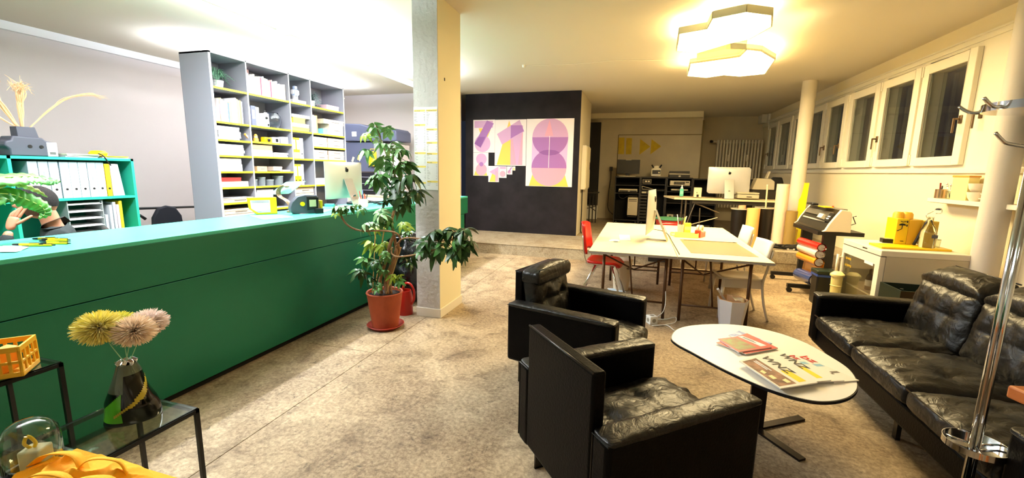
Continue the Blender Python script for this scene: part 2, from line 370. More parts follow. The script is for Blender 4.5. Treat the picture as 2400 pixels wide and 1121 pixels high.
# ================================================================ CEILING LAMPS
LG = mat('lamp_glow', (255, 238, 196), .6, emit=20, emc=(255, 224, 160)); LR = mat('lamp_rim', (196, 200, 176), .6); LY = mat('lamp_panel', (232, 206, 120), .6)
def hexlamp(name, label, pts, rims, z0=3.1, z1=3.26):
    cx = sum(p[0] for p in pts) / len(pts); cy = sum(p[1] for p in pts) / len(pts)
    t = thing(name, label, 'ceiling lamp', (cx, cy, z1)); w0 = (cx, cy, z1)
    c = [(cx + (p[0] - cx) * .985, cy + (p[1] - cy) * .985) for p in pts]
    G().prism([(p[0], p[1]) for p in c], 'z', z0, z0 + .012).obj('diffuser', LG, t, w=w0)
    G().prism([(cx + (p[0] - cx) * .5, cy + (p[1] - cy) * .5) for p in pts], 'z', z1 - .02, H - .001).obj('mounting', LR, t, w=w0)
    n = len(pts)
    for i in range(n):
        a, b = Vector((*pts[i][:2], 0)), Vector((*pts[(i + 1) % n][:2], 0)); d = (b - a); nn = Vector((d.y, -d.x, 0)).normalized() * .012
        G().hexa([(a.x, a.y, z0), (b.x, b.y, z0), (b.x + nn.x, b.y + nn.y, z0), (a.x + nn.x, a.y + nn.y, z0)][::-1], [(a.x, a.y, z0 + .07), (b.x, b.y, z0 + .07), (b.x + nn.x, b.y + nn.y, z0 + .07), (a.x + nn.x, a.y + nn.y, z0 + .07)][::-1]).obj('rim_panel', LR, t, w=w0)
hexlamp('ceiling_lamp', 'nearer glowing honeycomb shaped ceiling lamp of joined hexagons', [(0.320,5.259,3.100), (0.586,5.152,3.100), (0.593,4.836,3.100), (0.859,4.716,3.100), (1.109,4.867,3.100), (1.194,5.216,3.100), (1.078,5.633,3.100), (0.908,5.750,3.100), (0.589,6.115,3.100), (0.347,5.943,3.100)], None)
hexlamp('ceiling_lamp', 'farther glowing honeycomb shaped ceiling lamp of joined hexagons', [(0.580,6.667,3.100), (1.148,6.424,3.100), (1.162,6.084,3.100), (1.338,6.197,3.100), (1.608,6.654,3.100), (1.709,7.535,3.100), (1.392,7.644,3.100), (1.139,7.502,3.100), (0.910,7.635,3.100), (0.618,7.455,3.100)], None)
t = thing('lamp_connector', 'pale wooden box panel joining the two honeycomb ceiling lamps', 'lamp part', (0.914,6.268,3.120))
G().prism([p[:2] for p in ((0.643,6.348,3.140), (0.934,6.147,3.140), (1.185,6.244,3.140), (1.191,6.585,3.140), (0.652,6.692,3.140))], 'z', 3.14, H - .002).obj('housing', LY, t, w=t.location)
G().prism([p[:2] for p in ((0.919,5.787,3.130), (1.109,5.882,3.130), (1.163,6.133,3.130), (0.969,6.061,3.130))], 'z', 3.118, 3.138).obj('cover', LR, t, w=t.location)
cd = [(-1.849,6.983,3.270), (-1.293,7.038,3.270), (-0.900,7.027,3.270), (-0.481,6.964,3.270), (-0.047,7.045,3.270), (0.379,7.095,3.270)]
t = thing('ceiling_wire', 'thin white cord running across the ceiling to a hook', 'cord', cd[0])
G().tube(spl(cd), .004, 6).obj('cord', FRAMEW, t, w=cd[0], smooth=180); G().lathe([(.0, 3.235), (.02, 3.24), (.028, 3.26), (.028, 3.279)], ((-1.898,6.972,3.270)[0], (-1.898,6.972,3.270)[1], 0), 16).obj('ceiling_cap', FRAMEW, t, w=cd[0], smooth=40)
TG = mat('tube_glow', (236, 244, 255), .5, emit=6, emc=(226, 238, 255))
for i, (X_, y) in enumerate(((-3.74, .8), (-3.74, 2.4), (-3.74, 4.0), (-3.74, 5.6), (-6.0, 4.6), (-6.0, 6.4))):  # last two battens are an added row to light the rear
    t = thing('tube_light', ['first', 'second', 'third', 'fourth'][i] + ' cool white fluorescent batten from the entrance in the row above the counter' if i < 4 else ['nearer', 'farther'][i - 4] + ' added cool white batten behind the bookcase top', 'ceiling light', (X_, y, 3.0))
    G().box((-.045, 0, 0), (.045, 1.42, .028)).obj('housing', FRAMEW, t, bev=.006)
    G().tube([(0, .2, .028), (0, .2, .279)], .004, 6).obj('wire', FRAMEW, t); G().tube([(0, 1.2, .028), (0, 1.2, .279)], .004, 6).obj('wire', FRAMEW, t)
    G().tube([(0, .03, -.03), (0, 1.39, -.03)], .014, 12).obj('tube', TG, t, smooth=40)

# ================================================================ POSTERS ON THE BLACK BOX
PPL = mat('print_lilac', (206, 160, 196), .6); PPD = mat('print_purple', (164, 108, 172), .6); PPP = mat('print_pink', (228, 160, 178), .6)
PPY = mat('print_yellow', (244, 200, 84), .6); PPM = mat('print_mauve', (214, 178, 220), .6); PAPER = mat('poster_paper', (240, 228, 226), .6)
PPX = mat('print_deep', (138, 84, 150), .6); PLN = mat('print_line', (120, 70, 120), .6)

PY = 9.297
def sheet(label, x0, x1, z0, z1, shapes):
    t = thing('poster', label, 'poster', (x0, PY, z0), group=None)
    G().box((0, 0, 0), (x1 - x0, .0025, z1 - z0)).obj('sheet', PAPER, t)
    for i, (nm, poly, m) in enumerate(shapes):
        d = -.0004 * (i + 1)
        G().prism([(min(max(p[0], x0 + .001), x1 - .001) - x0, min(max(p[1], z0 + .001), z1 - .001) - z0) for p in poly], 'y', d, 0).obj(nm, m, t)
c8, r8 = (-1.91, 2.325), .395; c9, r9 = (-1.92, 1.665), .39
sheet('largest geometric print, two stacked circles like a figure eight, on the black wall', -2.436, -1.40, 1.265, 2.715, [
    ('yellow_triangle', [(-1.93, 2.69), (-2.36, 1.27), (-1.48, 1.27)], PPY), ('pale_block', [(-2.305, 2.35), (-1.515, 2.35), (-1.53, 1.66), (-2.31, 1.66)], PPM),
    ('upper_disc', circ(*c8, r8), PPL), ('lower_disc', circ(*c9, r9), PPP), ('upper_half', circ(*c8, r8, 24, PI, 2 * PI), PPD), ('lower_half', circ(*c9, r9, 24, 0, PI), PPD),
    ('overlap', [(-2.15, 2.0), (-2.05, 2.045), (-1.92, 2.06), (-1.78, 2.045), (-1.68, 2.0), (-1.78, 1.955), (-1.92, 1.935), (-2.05, 1.955)], PPX),
    ('white_bar', [(-1.925, 2.35), (-1.913, 2.35), (-1.918, 1.67), (-1.93, 1.67)], PAPER), ('inner_triangle', [(-1.93, 2.69), (-2.03, 2.35), (-1.84, 2.35)], PPP)])
sheet('portrait print with a tilted purple bar over a yellow triangle, second largest sheet', -3.168, -2.445, 1.706, 2.71, [
    ('yellow_triangle', [(-2.84, 2.69), (-3.12, 1.72), (-2.52, 1.72)], PPY), ('pink_column', [(-2.80, 2.58), (-2.52, 2.58), (-2.52, 1.72), (-2.80, 1.72)], PPP),
    ('lilac_column', [(-2.80, 2.58), (-2.52, 2.58), (-2.62, 1.72), (-2.66, 1.72)], PPL), ('tilted_bar', [(-3.12, 2.40), (-2.60, 2.70), (-2.49, 2.45), (-3.0, 2.17)], PPL),
    ('overlap', [(-2.80, 2.585), (-2.55, 2.585), (-2.50, 2.46), (-2.80, 2.30)], PPD)])
sheet('print with a purple disc crossed by a tilted bar, top left sheet of the group', -3.688, -3.171, 1.994, 2.715, [
    ('yellow_triangle', [(-3.56, 2.53), (-3.26, 2.53), (-3.42, 2.15)], PPY), ('top_bar', [(-3.66, 2.69), (-3.22, 2.69), (-3.22, 2.54), (-3.66, 2.54)], PPL),
    ('disc', circ(-3.465, 2.19, .19), PPL), ('tilted_bar', [(-3.36, 2.70), (-3.20, 2.63), (-3.51, 2.10), (-3.66, 2.19)], PPD),
    ('overlap', [(-3.55, 2.34), (-3.40, 2.34), (-3.51, 2.10), (-3.66, 2.19)], PPX)])
sheet('small print of two stacked lilac discs below the top left sheet', -3.688, -3.32, 1.47, 1.990, [
    ('yellow_triangle', [(-3.50, 1.9), (-3.67, 1.475), (-3.34, 1.475)], PPY), ('upper_disc', circ(-3.49, 1.845, .128), PPL), ('lower_disc', circ(-3.49, 1.61, .135), PPP), ('overlap', circ(-3.49, 1.73, .05), PPD)])
sheet('small print with a lilac arrowhead over yellow, first of the shrinking row', -3.317, -3.065, 1.333, 1.694, [
    ('yellow_block', [(-3.2, 1.6), (-3.29, 1.34), (-3.13, 1.34), (-3.13, 1.6)], PPY), ('arrowhead', [(-3.30, 1.56), (-3.08, 1.68), (-3.08, 1.45)], PPL), ('pink_block', [(-3.15, 1.6), (-3.08, 1.55), (-3.08, 1.345), (-3.15, 1.345)], PPP)])
sheet('tiny print with a pink disc under a lilac band, second of the shrinking row', -3.06, -2.885, 1.432, 1.692, [
    ('band', [(-3.04, 1.68), (-2.9, 1.68), (-2.9, 1.63), (-3.04, 1.63)], PPL), ('disc', circ(-2.975, 1.52, .068), PPP)])
sheet('tiny print with a disc and a tilted bar, third of the shrinking row', -2.875, -2.75, 1.51, 1.692, [
    ('disc', circ(-2.82, 1.565, .042), PPP), ('bar', [(-2.78, 1.68), (-2.76, 1.66), (-2.83, 1.54), (-2.85, 1.56)], PPD)])
sheet('smallest print of the shrinking row on the black wall', -2.742, -2.68, 1.60, 1.692, [('triangle', [(-2.71, 1.68), (-2.735, 1.61), (-2.69, 1.61)], PPY)])
# white breaker cabinet on the side of the box
t = thing('breaker_cabinet', 'narrow cream metal cabinet on the white side of the black box', 'cabinet', (-1.266, 9.7, 1.2))
G().box((0, 0, 0), (.10, .75, .98)).obj('body', WHITE, t, bev=.01); G().box((.10, .03, .03), (.115, .72, .95)).obj('door', mat('cabinet_cream', (226, 214, 180), .5), t, bev=.004)
G().box((.116, .62, .45), (.13, .66, .62)).obj('latch', STEEL, t); G().tube([(.03, .1, 0), (.035, .12, -.5), (.03, .1, -.95), (.06, .05, -1.0)], .012, 8).obj('cable', DARK, t, smooth=180)

# ================================================================ COUNTER
TEAL = mat('teal_lit', (76, 196, 170), .36, bump=(160, .03)); TEALD = mat('teal_shaded', (8, 108, 80), .5, bump=(180, .04))  # one counter paint; lamplit top and shaded front are put into the colours
t = thing('reception_counter', 'long teal reception counter with a grooved front panel, running into the room', 'counter', (-2.95, 3, 0))
w0 = (-2.95, 3, 0)
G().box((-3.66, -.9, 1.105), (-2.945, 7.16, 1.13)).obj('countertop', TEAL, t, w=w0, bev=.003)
G().box((-2.975, -.9, .828), (-2.945, 7.16, 1.105)).obj('upper_panel', TEALD, t, w=w0, bev=.003)
G().box((-2.985, -.9, .05), (-2.957, 7.03, .820)).obj('lower_panel', TEALD, t, w=w0, bev=.003)
G().box((-3.64, -.9, .04), (-2.99, 7.0, 1.10)).obj('carcass', TEALD, t, w=w0); G().box((-3.6, -.88, 0), (-2.99, 7.0, .05)).obj('plinth', DARK, t, w=w0)
CZ = 1.131
YPEN = mat('yellow_plastic', (246, 200, 20), .35); BLK = mat('black_plastic', (22, 22, 24), .4); CHROME = mat('chrome', (225, 225, 228), .12, 1)
WPAP = mat('white_paper', (226, 226, 228), .7); GREYP = mat('grey_plastic', (74, 78, 90), .5); MINT = mat('mint_plastic', (130, 205, 180), .4)
# pens near the person
def pen(loc, ang, label, ln=.14):
    p = thing('ballpoint_pen', label, 'pen', loc, ang, 'yellow pens on the counter')
    G().tube([(0, 0, 0), (ln * .72, 0, 0)], .0065, 10).obj('barrel', YPEN, p, smooth=40); G().tube([(ln * .72, 0, 0), (ln * .95, 0, 0), (ln, 0, 0)], [.0066, .005, .001], 10).obj('tip', BLK, p, smooth=40)
    G().box((-.002, -.002, .006), (.045, .002, .009)).tube([(-.016, 0, 0), (0, 0, 0)], .003, 8).obj('clip', BLK, p)
for i, (a, b) in enumerate((((-3.245,1.654,1.140), (-3.484,1.556,1.140)), ((-3.173,1.616,1.137), (-3.432,1.527,1.137)), ((-3.176,1.548,1.137), (-3.333,1.478,1.137)), ((-3.452,1.701,1.137), (-3.547,1.641,1.137)), ((-3.239,1.652,1.149), (-3.421,1.595,1.149)), ((-3.196,1.505,1.148), (-3.305,1.444,1.148)))):
    a = Vector(a); b = Vector(b); d = b - a
    pen(tuple(a), math.atan2(d.y, d.x), 'yellow ballpoint pen with black tip, ' + nth(i) + ' from the top of the pile on the counter', min(.155, d.length))
def papers(pts, z, n, label, name='paper_sheet', m=None, jit=.01, group=None, th=.0006, cat='paper'):
    for i in range(n):
        j = [(p[0] + R.uniform(-jit, jit), p[1] + R.uniform(-jit, jit)) for p in pts]; c = (sum(p[0] for p in j) / len(j), sum(p[1] for p in j) / len(j))
        o = G().prism([(p[0] - c[0], p[1] - c[1]) for p in j], 'z', 0, th).obj(name, m or WPAP); o.location = (c[0], c[1], z + i * (th + .0012)); tag(o, label, cat, group)
papers([(-3.410,1.442,1.131)[:2], (-3.233,1.483,1.131)[:2], (-3.120,1.383,1.131)[:2], (-3.185,1.344,1.131)[:2]], CZ, 3, 'white leaflet in the little pile beside the yellow pens', 'leaflet', jit=.012, group='leaflets beside the pens', cat='leaflet')
papers([(-3.551,3.192,1.131)[:2], (-3.294,3.316,1.131)[:2], (-3.089,3.236,1.131)[:2], (-3.182,2.992,1.131)[:2]], CZ, 2, 'white sheet lying flat in front of the yellow sign block', jit=.006, group='sheets by the yellow sign')
papers([(-3.420,3.845,1.131)[:2], (-3.320,4.060,1.131)[:2], (-3.164,3.747,1.131)[:2], (-3.236,3.471,1.131)[:2]], CZ, 2, 'pale sheet lying behind the grey tape holder on the counter', jit=.01, group='sheets by the tape holder')
# yellow block with a printed label
def onc(x, y): return (x, y, CZ)
p0 = (-3.564,3.279,1.131); p1 = (-3.462,3.426,1.131); d = Vector(p1) - Vector(p0); L = d.length; an = math.atan2(d.y, d.x)
t = thing('sign_block', 'yellow block with a white printed label on the counter', 'sign block', p0, an)
hh = .165
G().prism([(-.06, .06), (.0, 0), (L, 0), (L, hh), (-.07, hh)], 'y', 0, .07).obj('body', YPEN, t, bev=.004)
G().prism([(-.045, .062), (.012, .018), (L - .06, .018), (L - .06, hh - .025), (-.05, hh - .025)], 'y', -.0015, 0).obj('label', WPAP, t)
g = G()
for i in range(2): g.box((-.04, -.0025, hh - .035 - .012 * i), (L - .07, -.0015, hh - .031 - .012 * i))
g.box((-.0, -.0025, .026), (.04, -.0015, .029)); g.obj('printed_lines', mat('print_grey', (120, 120, 130), .7), t)
# mint board on a bent bronze arm
BRZ = mat('bronze_satin', (158, 132, 104), .32, .55)
b0 = (-3.462,3.599,1.131)
t = thing('display_stand', 'mint green tilted board held by a curved bronze arm on the counter', 'display stand', b0)
yy = b0[1]
sp = [(-3.468,3.599,1.156), (-3.461,3.599,1.194), (-3.507,3.599,1.249), (-3.582,3.599,1.284), (-3.609,3.599,1.327), (-3.582,3.599,1.378), (-3.517,3.599,1.408), (-3.487,3.599,1.393)]
G().tube([(p[0] - b0[0], p[1] - b0[1] , p[2] - b0[2]) for p in spl(sp, 5)], .03, 12, flat=.35).obj('curved_arm', BRZ, t, smooth=180)
q = [(-3.766,3.599,1.302), (-3.608,3.599,1.434), (-3.357,3.599,1.446), (-3.493,3.599,1.321)]
G().hexa([(p[0] - b0[0], p[1] + k - b0[1], p[2] - b0[2]) for p, k in zip(q, (.02, .10, .10, .02))], [(p[0] - b0[0], p[1] + k + .02 - b0[1], p[2] - b0[2] + .006) for p, k in zip(q, (.02, .10, .10, .02))]).obj('board', MINT, t)
G().tube([(-.05, .02, .012), (.06, -.04, .012), (.10, -.05, .012)], .006, 8).tube([(-.01, .03, .06), (.03, .0, .03), (.06, -.04, .012)], .005, 8).obj('cable', WPAP, t, smooth=180)
G().lathe([(.0, 0), (.055, 0), (.055, .012), (.02, .018), (0, .018)], (0, .02, 0), 24).obj('foot', BRZ, t, smooth=40)
# grey tape dispenser with yellow button
d0 = (-3.302,3.438,1.131); d1 = (-3.133,3.691,1.131); d = Vector(d1) - Vector(d0); L = d.length; an = math.atan2(d.y, d.x)
t = thing('card_reader', 'rounded dark grey and yellow device with a round yellow button', 'device', d0, an)
G().prism([(0, .02), (.03, 0), (L * .95, 0), (L * .95, .04), (L * .82, .06), (L * .86, .17), (L * .80, .185), (L * .45, .19), (L * .22, .175), (.01, .12), (-.01, .06)], 'y', 0, .09).obj('body', GREYP, t, bev=.008)
G().prism([(L * .48, .03), (L * .84, .05), (L * .86, .165), (L * .48, .175)], 'y', -.008, 0).obj('front_plate', BLK, t, bev=.004)
G().box((L * .56, -.011, .07), (L * .77, -.008, .14)).obj('label', mat('label_beige', (200, 190, 150), .6), t)
G().lathe([(0, 0), (.022, 0), (.022, .012), (0, .014)], (L * .35, .0, .10), 24, ax='y').xf((0, -.012, 0)).obj('button', YPEN, t, smooth=40)
G().box((L * .72, -.04, 0), (L * .97, .05, .05)).obj('tray', BLK, t, bev=.004); G().box((L * .90, .01, .03), (L * 1.0, .08, .13)).obj('yellow_block', YPEN, t, bev=.006)
# ---- desktop computer shape (used three times)
ALU = mat('aluminium', (190, 188, 184), .3, .75); ALUB = mat('aluminium_back', (196, 194, 190), .42, .35); SCR = mat('dark_screen', (12, 12, 14), .12)
LOGO = mat('logo_black', (18, 18, 20), .3)
def logo_poly(s):
    P = [(0, -.5), (.12, -.54), (.3, -.5), (.5, -.22), (.56, .02), (.42, .12), (.36, .28), (.42, .42), (.52, .5), (.36, .6), (.2, .6), (0, .54), (-.18, .6), (-.38, .56), (-.55, .4), (-.6, .1), (-.5, -.22), (-.34, -.46), (-.2, -.54)]
    return [(x * s, z * s) for x, z in P], [(-.02 * s, .64 * s), (.02 * s, .84 * s), (.2 * s, .98 * s), (.18 * s, .78 * s), (.08 * s, .66 * s)]
def desktop_computer(loc, rz, label, W_=.65, Hh=.56, tilt=0):
    """origin: foot on the table; screen faces -y, back faces +y"""
    t = thing('desktop_computer', label, 'computer', loc, rz)
    z0 = .10; y0 = 0
    g = G()
    def fn(u, v):
        x = (u - .5) * W_; z = z0 + (Hh - .0) * v * .76 / .76 * .78
        b = .045 * max(0, (1 - (2 * u - 1) ** 2)) ** .6 * max(0, (1 - (2 * v - 1) ** 2)) ** .6
        return (x, y0 + .004 + b, z)
    g.grid(fn, 21, 17); g.box((-W_ / 2, y0 - .004, z0), (W_ / 2, y0 + .004, z0 + Hh * .78)); g.obj('screen_housing', ALUB, t, smooth=50)
    G().box((-W_ / 2 + .004, y0 - .0055, z0 + .07), (W_ / 2 - .004, y0 - .004, z0 + Hh * .78 - .004)).obj('display', SCR, t)
    k_ = Hh / .56; p = [(0, .035, z0 + Hh * .42), (0, .06, z0 + Hh * .41), (0, .18 * k_, .012), (0, .17 * k_, .006), (0, -.03, .006)]
    g = G()
    for (a, b) in zip(p[:-1], p[1:]):
        d = (Vector(b) - Vector(a)); nn = Vector((0, d.z, -d.y)).normalized() * .004
        q = [Vector(a) - nn, Vector(b) - nn, Vector(b) + nn, Vector(a) + nn]
        g.prism([(v.y, v.z) for v in q], 'x', -W_ * .11, W_ * .11)
    g.obj('stand', ALU, t)
    P, Lf = logo_poly(.036 * k_)
    b = G(); zc = z0 + Hh * .60
    b.prism([(x, z + zc) for x, z in P], 'y', .0, .0525).prism([(x, z + zc) for x, z in Lf], 'y', .0, .0525); b.obj('logo', LOGO, t)
    G().lathe([(0, 0), (.024, 0), (.024, .003), (0, .003)], (0, 0, 0), 20, ax='y').xf((0, .005 + .06 + (.12 * k_) * .62, z0 + Hh * .41 - (z0 + Hh * .40) * .62), (math.radians(-25), 0, 0)).obj('cable_hole', LOGO, t)
    return t
desktop_computer((-3.45, 4.45, CZ), math.radians(-92), 'large silver all in one computer seen from behind on the reception counter')
# white pen cup
f0 = (-3.212,4.479,1.131)
t = thing('pen_cup', 'square cream pen cup full of pens on the teal counter', 'pen cup', f0, .5)
CUPM = mat('cup_cream', (226, 224, 190), .5)
for a, b in (((-.05, -.05, 0), (.05, -.046, .1)), ((-.05, .046, 0), (.05, .05, .1)), ((-.05, -.046, 0), (-.046, .046, .1)), ((.046, -.046, 0), (.05, .046, .1)), ((-.05, -.05, 0), (.05, .05, .004))): G().box(a, b).obj('cup_wall', CUPM, t)
for i, (x, y, tx, ty, h, c) in enumerate(((-.02, 0, -.05, .0, .19, (214, 60, 60)), (.0, .01, -.012, .01, .2, (110, 130, 190)), (.02, -.01, .02, 0, .16, (220, 70, 40)), (.03, .02, .045, .02, .15, (30, 30, 34)), (.0, -.02, .01, -.03, .15, (24, 24, 28)), (-.03, .02, -.03, .02, .14, (214, 160, 60)), (.035, -.02, .05, -.02, .14, (200, 60, 60)))):
    o = G().tube([(x * .6, y * .6, .006), (tx, ty, h)], .0055, 8).obj('pen', mat('pen%d' % i, c, .4), smooth=40); o.location = f0
    tag(o, ['red pen leaning left in the cream cup', 'tall blue pen standing in the cream cup', 'orange red pen in the middle of the cream cup', 'black pen leaning right in the cream cup', 'black pen at the front of the cream cup', 'ochre pen at the left corner of the cream cup', 'short red pen at the right corner of the cream cup'][i], 'pen', 'pens in the cream cup')
# cables right of the cup
g = G()
for k in range(5):
    c0 = (-3.260,4.815,1.135); pts = [(c0[0] + R.uniform(-.12, .12), c0[1] + R.uniform(-.2, .25), CZ + .006 + k * .008 + .012 * (j % 2)) for j in range(6)]; g.tube(spl(pts, 5), .005, 6)
c0 = (-3.260,4.815,1.135); o = g.obj('cable_heap', BLK, w=c0, smooth=180); o.location = c0; tag(o, 'heap of black cables beside the cream pen cup', 'cables')
t = thing('label_dispenser', 'low black gadget lying between computer and cream pen cup', 'gadget', (-3.545,4.716,1.131), .4)
G().box((-.07, -.03, 0), (.07, .03, .035)).obj('body', BLK, t, bev=.01); G().box((-.03, -.02, .035), (.03, .02, .042)).obj('keys', GREYP, t)
t = thing('roll_core', 'small teal paper box lying among sheets on the counter', 'box', (-3.611,4.365,1.131), .3)
G().box((-.05, -.03, 0), (.05, .03, .03)).obj('body', TEAL, t, bev=.003)
# price list on the pillar
PLX0, PLX1, PZ0, PZ1 = -2.262, -1.995, (-2.287,4.045,1.385)[2], (-2.268,4.045,2.221)[2]
t = thing('price_list', 'tall white price list with yellow headings taped to the plaster pillar', 'poster', (PLX0, 4.047, PZ0))
hz = PZ1 - PZ0; wd = PLX1 - PLX0
G().box((0, 0, 0), (wd, .002, hz)).obj('sheet', mat('price_paper', (244, 242, 240), .6), t)
HY = mat('heading_yellow', (250, 226, 120), .6); INK = mat('ink_grey', (96, 92, 90), .7)
def zy(c): return (-2.267,4.045,2.270)[2] + (PZ0 - (-2.267,4.045,2.270)[2]) * c / 1040 - PZ0
def xx(c): return wd * (c - 92) / (440 - 92)
left = [(98, 'Laser Druck', [(125, 4), (170, 3), (210, 2)]), (265, 'Foto Druck', [(292, 5), (385, 6), (495, 5)]), (598, 'Papier', [(625, 6)]), (760, 'Ringheft', [(785, 2), (825, 2), (870, 3)]), (955, 'Visitenkarten', [(985, 2)])]
right = [(98, 'Grossformat Druck', [(125, 3), (185, 3), (243, 3)]), (318, 'Schneidplotter', [(343, 3), (402, 3)]), (474, 'Laminieren', [(500, 5)]), (604, 'Begleitung', [(630, 1), (655, 2)]), (708, 'CD / DVD', [(735, 4), (808, 3), (868, 3)]), (938, 'Internet', [(965, 2)])]
for col, x0, x1 in ((left, 100, 262), (right, 280, 436)):
    for c, s_, blk in col:
        x1_ = x1
        G().box((xx(x0), -.0008, zy(c + 11)), (xx(x1_), 0, zy(c - 11))).obj('heading_bar', HY, t)
        text('heading', s_, .0135, INK, t, (xx(x0) + .001, -.0012, zy(c + 7)), (PI / 2, 0, 0), ext=.0003)
        g = G()
        for a, k in blk:
            for j in range(k):
                z = zy(a + j * 17.5); g.box((xx(x0 + 2), -.0006, z - .0012), (xx(x0 + R.randint(12, 50)), 0, z + .0012)); g.box((xx(x1 - R.randint(10, 26)), -.0006, z - .0012), (xx(x1 - 3), 0, z + .0012))
        o = g.obj('price_lines', INK, t); o['kind'] = 'stuff'

# ================================================================ BOOKCASE
BGREY = mat('bookcase_grey', (150, 152, 166), .6); BIN = mat('bookcase_inside', (142, 142, 152), .6); YEDGE = mat('shelf_yellow', (246, 222, 40), .5); BEDGE = mat('bookcase_edge', (190, 190, 198), .6)
BX = -5.0; BB = -5.45; YC = [4.11, 4.60, 5.31, 5.74, 6.52]; TZ = 2.95
bc = thing('bookcase', 'tall grey shelving unit with yellow shelf edges behind the counter', 'bookcase', (BX, 5.3, 0)); w0 = (BX, 5.3, 0)
G().box((BB, YC[0] - .02, 0), (BX, YC[0], TZ)).obj('side_panel', BGREY, bc, w=w0); G().box((BB, YC[-1], 0), (BX, YC[-1] + .02, TZ)).obj('side_panel', BGREY, bc, w=w0)
G().box((BB - .01, YC[0] - .02, 0), (BB, YC[-1] + .02, TZ)).obj('back_panel', BIN, bc, w=w0); G().box((BB, YC[0] - .02, TZ - .02), (BX, YC[-1] + .02, TZ)).obj('top_panel', BGREY, bc, w=w0)
for y in YC[1:-1]: G().box((BB, y - .008, 0), (BX, y + .008, TZ - .02)).obj('divider', BIN, bc, w=w0)
for y in YC: G().box((BX, y - (.02 if y == YC[0] else .008), .4), (BX + .003, y + .010, TZ)).obj('edge_strip', BEDGE, bc, w=w0)
G().box((BX, YC[0] - .02, TZ - .02), (BX + .003, YC[-1] + .02, TZ)).obj('edge_strip', BEDGE, bc, w=w0)
LV = {0: [2.54, 2.13, 1.915, 1.72, 1.52, 1.32, 1.12, .9, .6, .3], 1: [2.54, 2.13, 1.92, 1.725, 1.52, 1.32, 1.0, .7, .4], 2: [2.54, 2.13, 1.715, 1.31, .9, .5], 3: [2.535, 2.128, 1.918, 1.712, 1.31, .9, .5]}
for c, L in LV.items():
    for z in L:
        s_ = G().box((BB, YC[c] + .008, z - .012), (BX - .001, YC[c + 1] - .008, z + .008)).obj('shelf', BIN, bc, w=w0)
        G().box((BX - .001, YC[c] + .010, z - .014), (BX + .004, YC[c + 1] - .008, z + .010)).obj('yellow_edge', YEDGE, s_, w=w0)
def fwd(): return BX - .02
def book(y, z, th, h, dp, col, label, grp, name='book', lean=0, sc=None):
    o = thing(name, label, 'book' if name == 'book' else 'binder', (BX - .03, y, z), 0, grp, rot=(lean, 0, 0))
    m = mat('spine_%d_%d_%d' % col, col, .6)
    G().box((-dp, .0008, 0), (0, th - .0008, h)).obj('cover', m, o)
    G().box((-dp + .004, .003, -.0 + .003), (-.006, th - .003, h + .0006)).obj('pages', WPAP, o)
    if sc: G().box((0, th * .2, h * .35), (.0008, th * .8, h * .8)).obj('spine_title', mat('title_%d_%d_%d' % sc, sc, .6), o)
    return o
W_ = (240, 240, 242); cols = [(222, 216, 210), (234, 228, 220), (220, 190, 194), (208, 208, 222), (232, 216, 190), (228, 60, 90), (226, 228, 236), (246, 236, 200), (214, 222, 240)]
y = 4.63; k = 0
names = ['white', 'pale', 'cream', 'off-white']
# full row of pale books on the top shelf of the second bay
while y < 5.26:
    th = R.uniform(.014, .032); red = k in (10, 17)
    c = (232, 70, 96) if red else (cols[R.randint(0, 4)] if k < 12 else cols[R.randint(0, 8)])
    if c == (228, 60, 90): c = (206, 206, 220)
    book(y, 2.549, th, R.uniform(.22, .27) - (.02 if k > 12 else 0), .2, c, ('red' if red else 'pale') + ' spined book, ' + nth(k) + ' from the left in the long row on the top shelf', 'top shelf books', sc=(150, 150, 170) if k % 3 == 1 and not red else None)
    y += th + .001; k += 1
y = 4.15; k = 0
for th, h, c in ((.03, .16, (130, 160, 220)), (.022, .26, (240, 224, 216)), (.012, .25, (236, 120, 110)), (.02, .27, (248, 226, 160)), (.018, .26, (252, 236, 170)), (.016, .24, (226, 232, 240)), (.018, .23, (150, 190, 190)), (.02, .24, (240, 240, 246)), (.018, .23, (90, 110, 150)), (.024, .24, (250, 200, 120)), (.03, .24, (250, 214, 150)), (.02, .29, (240, 240, 246)), (.026, .30, (246, 246, 250)), (.02, .29, (240, 214, 120)), (.02, .28, (250, 226, 130)), (.02, .28, (250, 206, 100)), (.016, .27, (230, 230, 236))):
    book(y, 2.139, th, h * 1.06, .22, c, 'upright magazine, ' + nth(k) + ' from the left in the packed row under the fern', 'magazines left bay', sc=(120, 120, 140) if k % 4 == 2 else None); y += th + .002; k += 1
BOXW = mat('box_white', (214, 210, 212), .6); BOXB = mat('box_beige', (206, 186, 166), .6); BOXK = mat('kraft_card', (214, 172, 126), .7); LABK = mat('label_print', (110, 104, 104), .7)
def carton(y0, y1, z0, z1, m, label, grp=None, name='storage_box', dp=.28, off=.02, lid=1, mark=0, cat='box'):
    o = thing(name, label, cat, (BX - off, y0, z0), 0, grp)
    if lid:
        lh = min(.025, (z1 - z0) * .35)
        G().box((-dp, .003, 0), (-.003, y1 - y0 - .003, z1 - z0 - lh)).obj('box_body', m, o); G().box((-dp - .002, 0, z1 - z0 - lh + .001), (0, y1 - y0, z1 - z0 - .001)).obj('lid', m, o)
    else: G().box((-dp, 0, 0), (0, y1 - y0, z1 - z0 - .0015)).obj('stack_body', m, o)
    if mark:
        zc = (z1 - z0) * .45; w_ = y1 - y0
        G().box((.0, w_ * .35, zc - .004), (.001, w_ * .75, zc + .004)).obj('printed_mark', LABK, o)
    return o
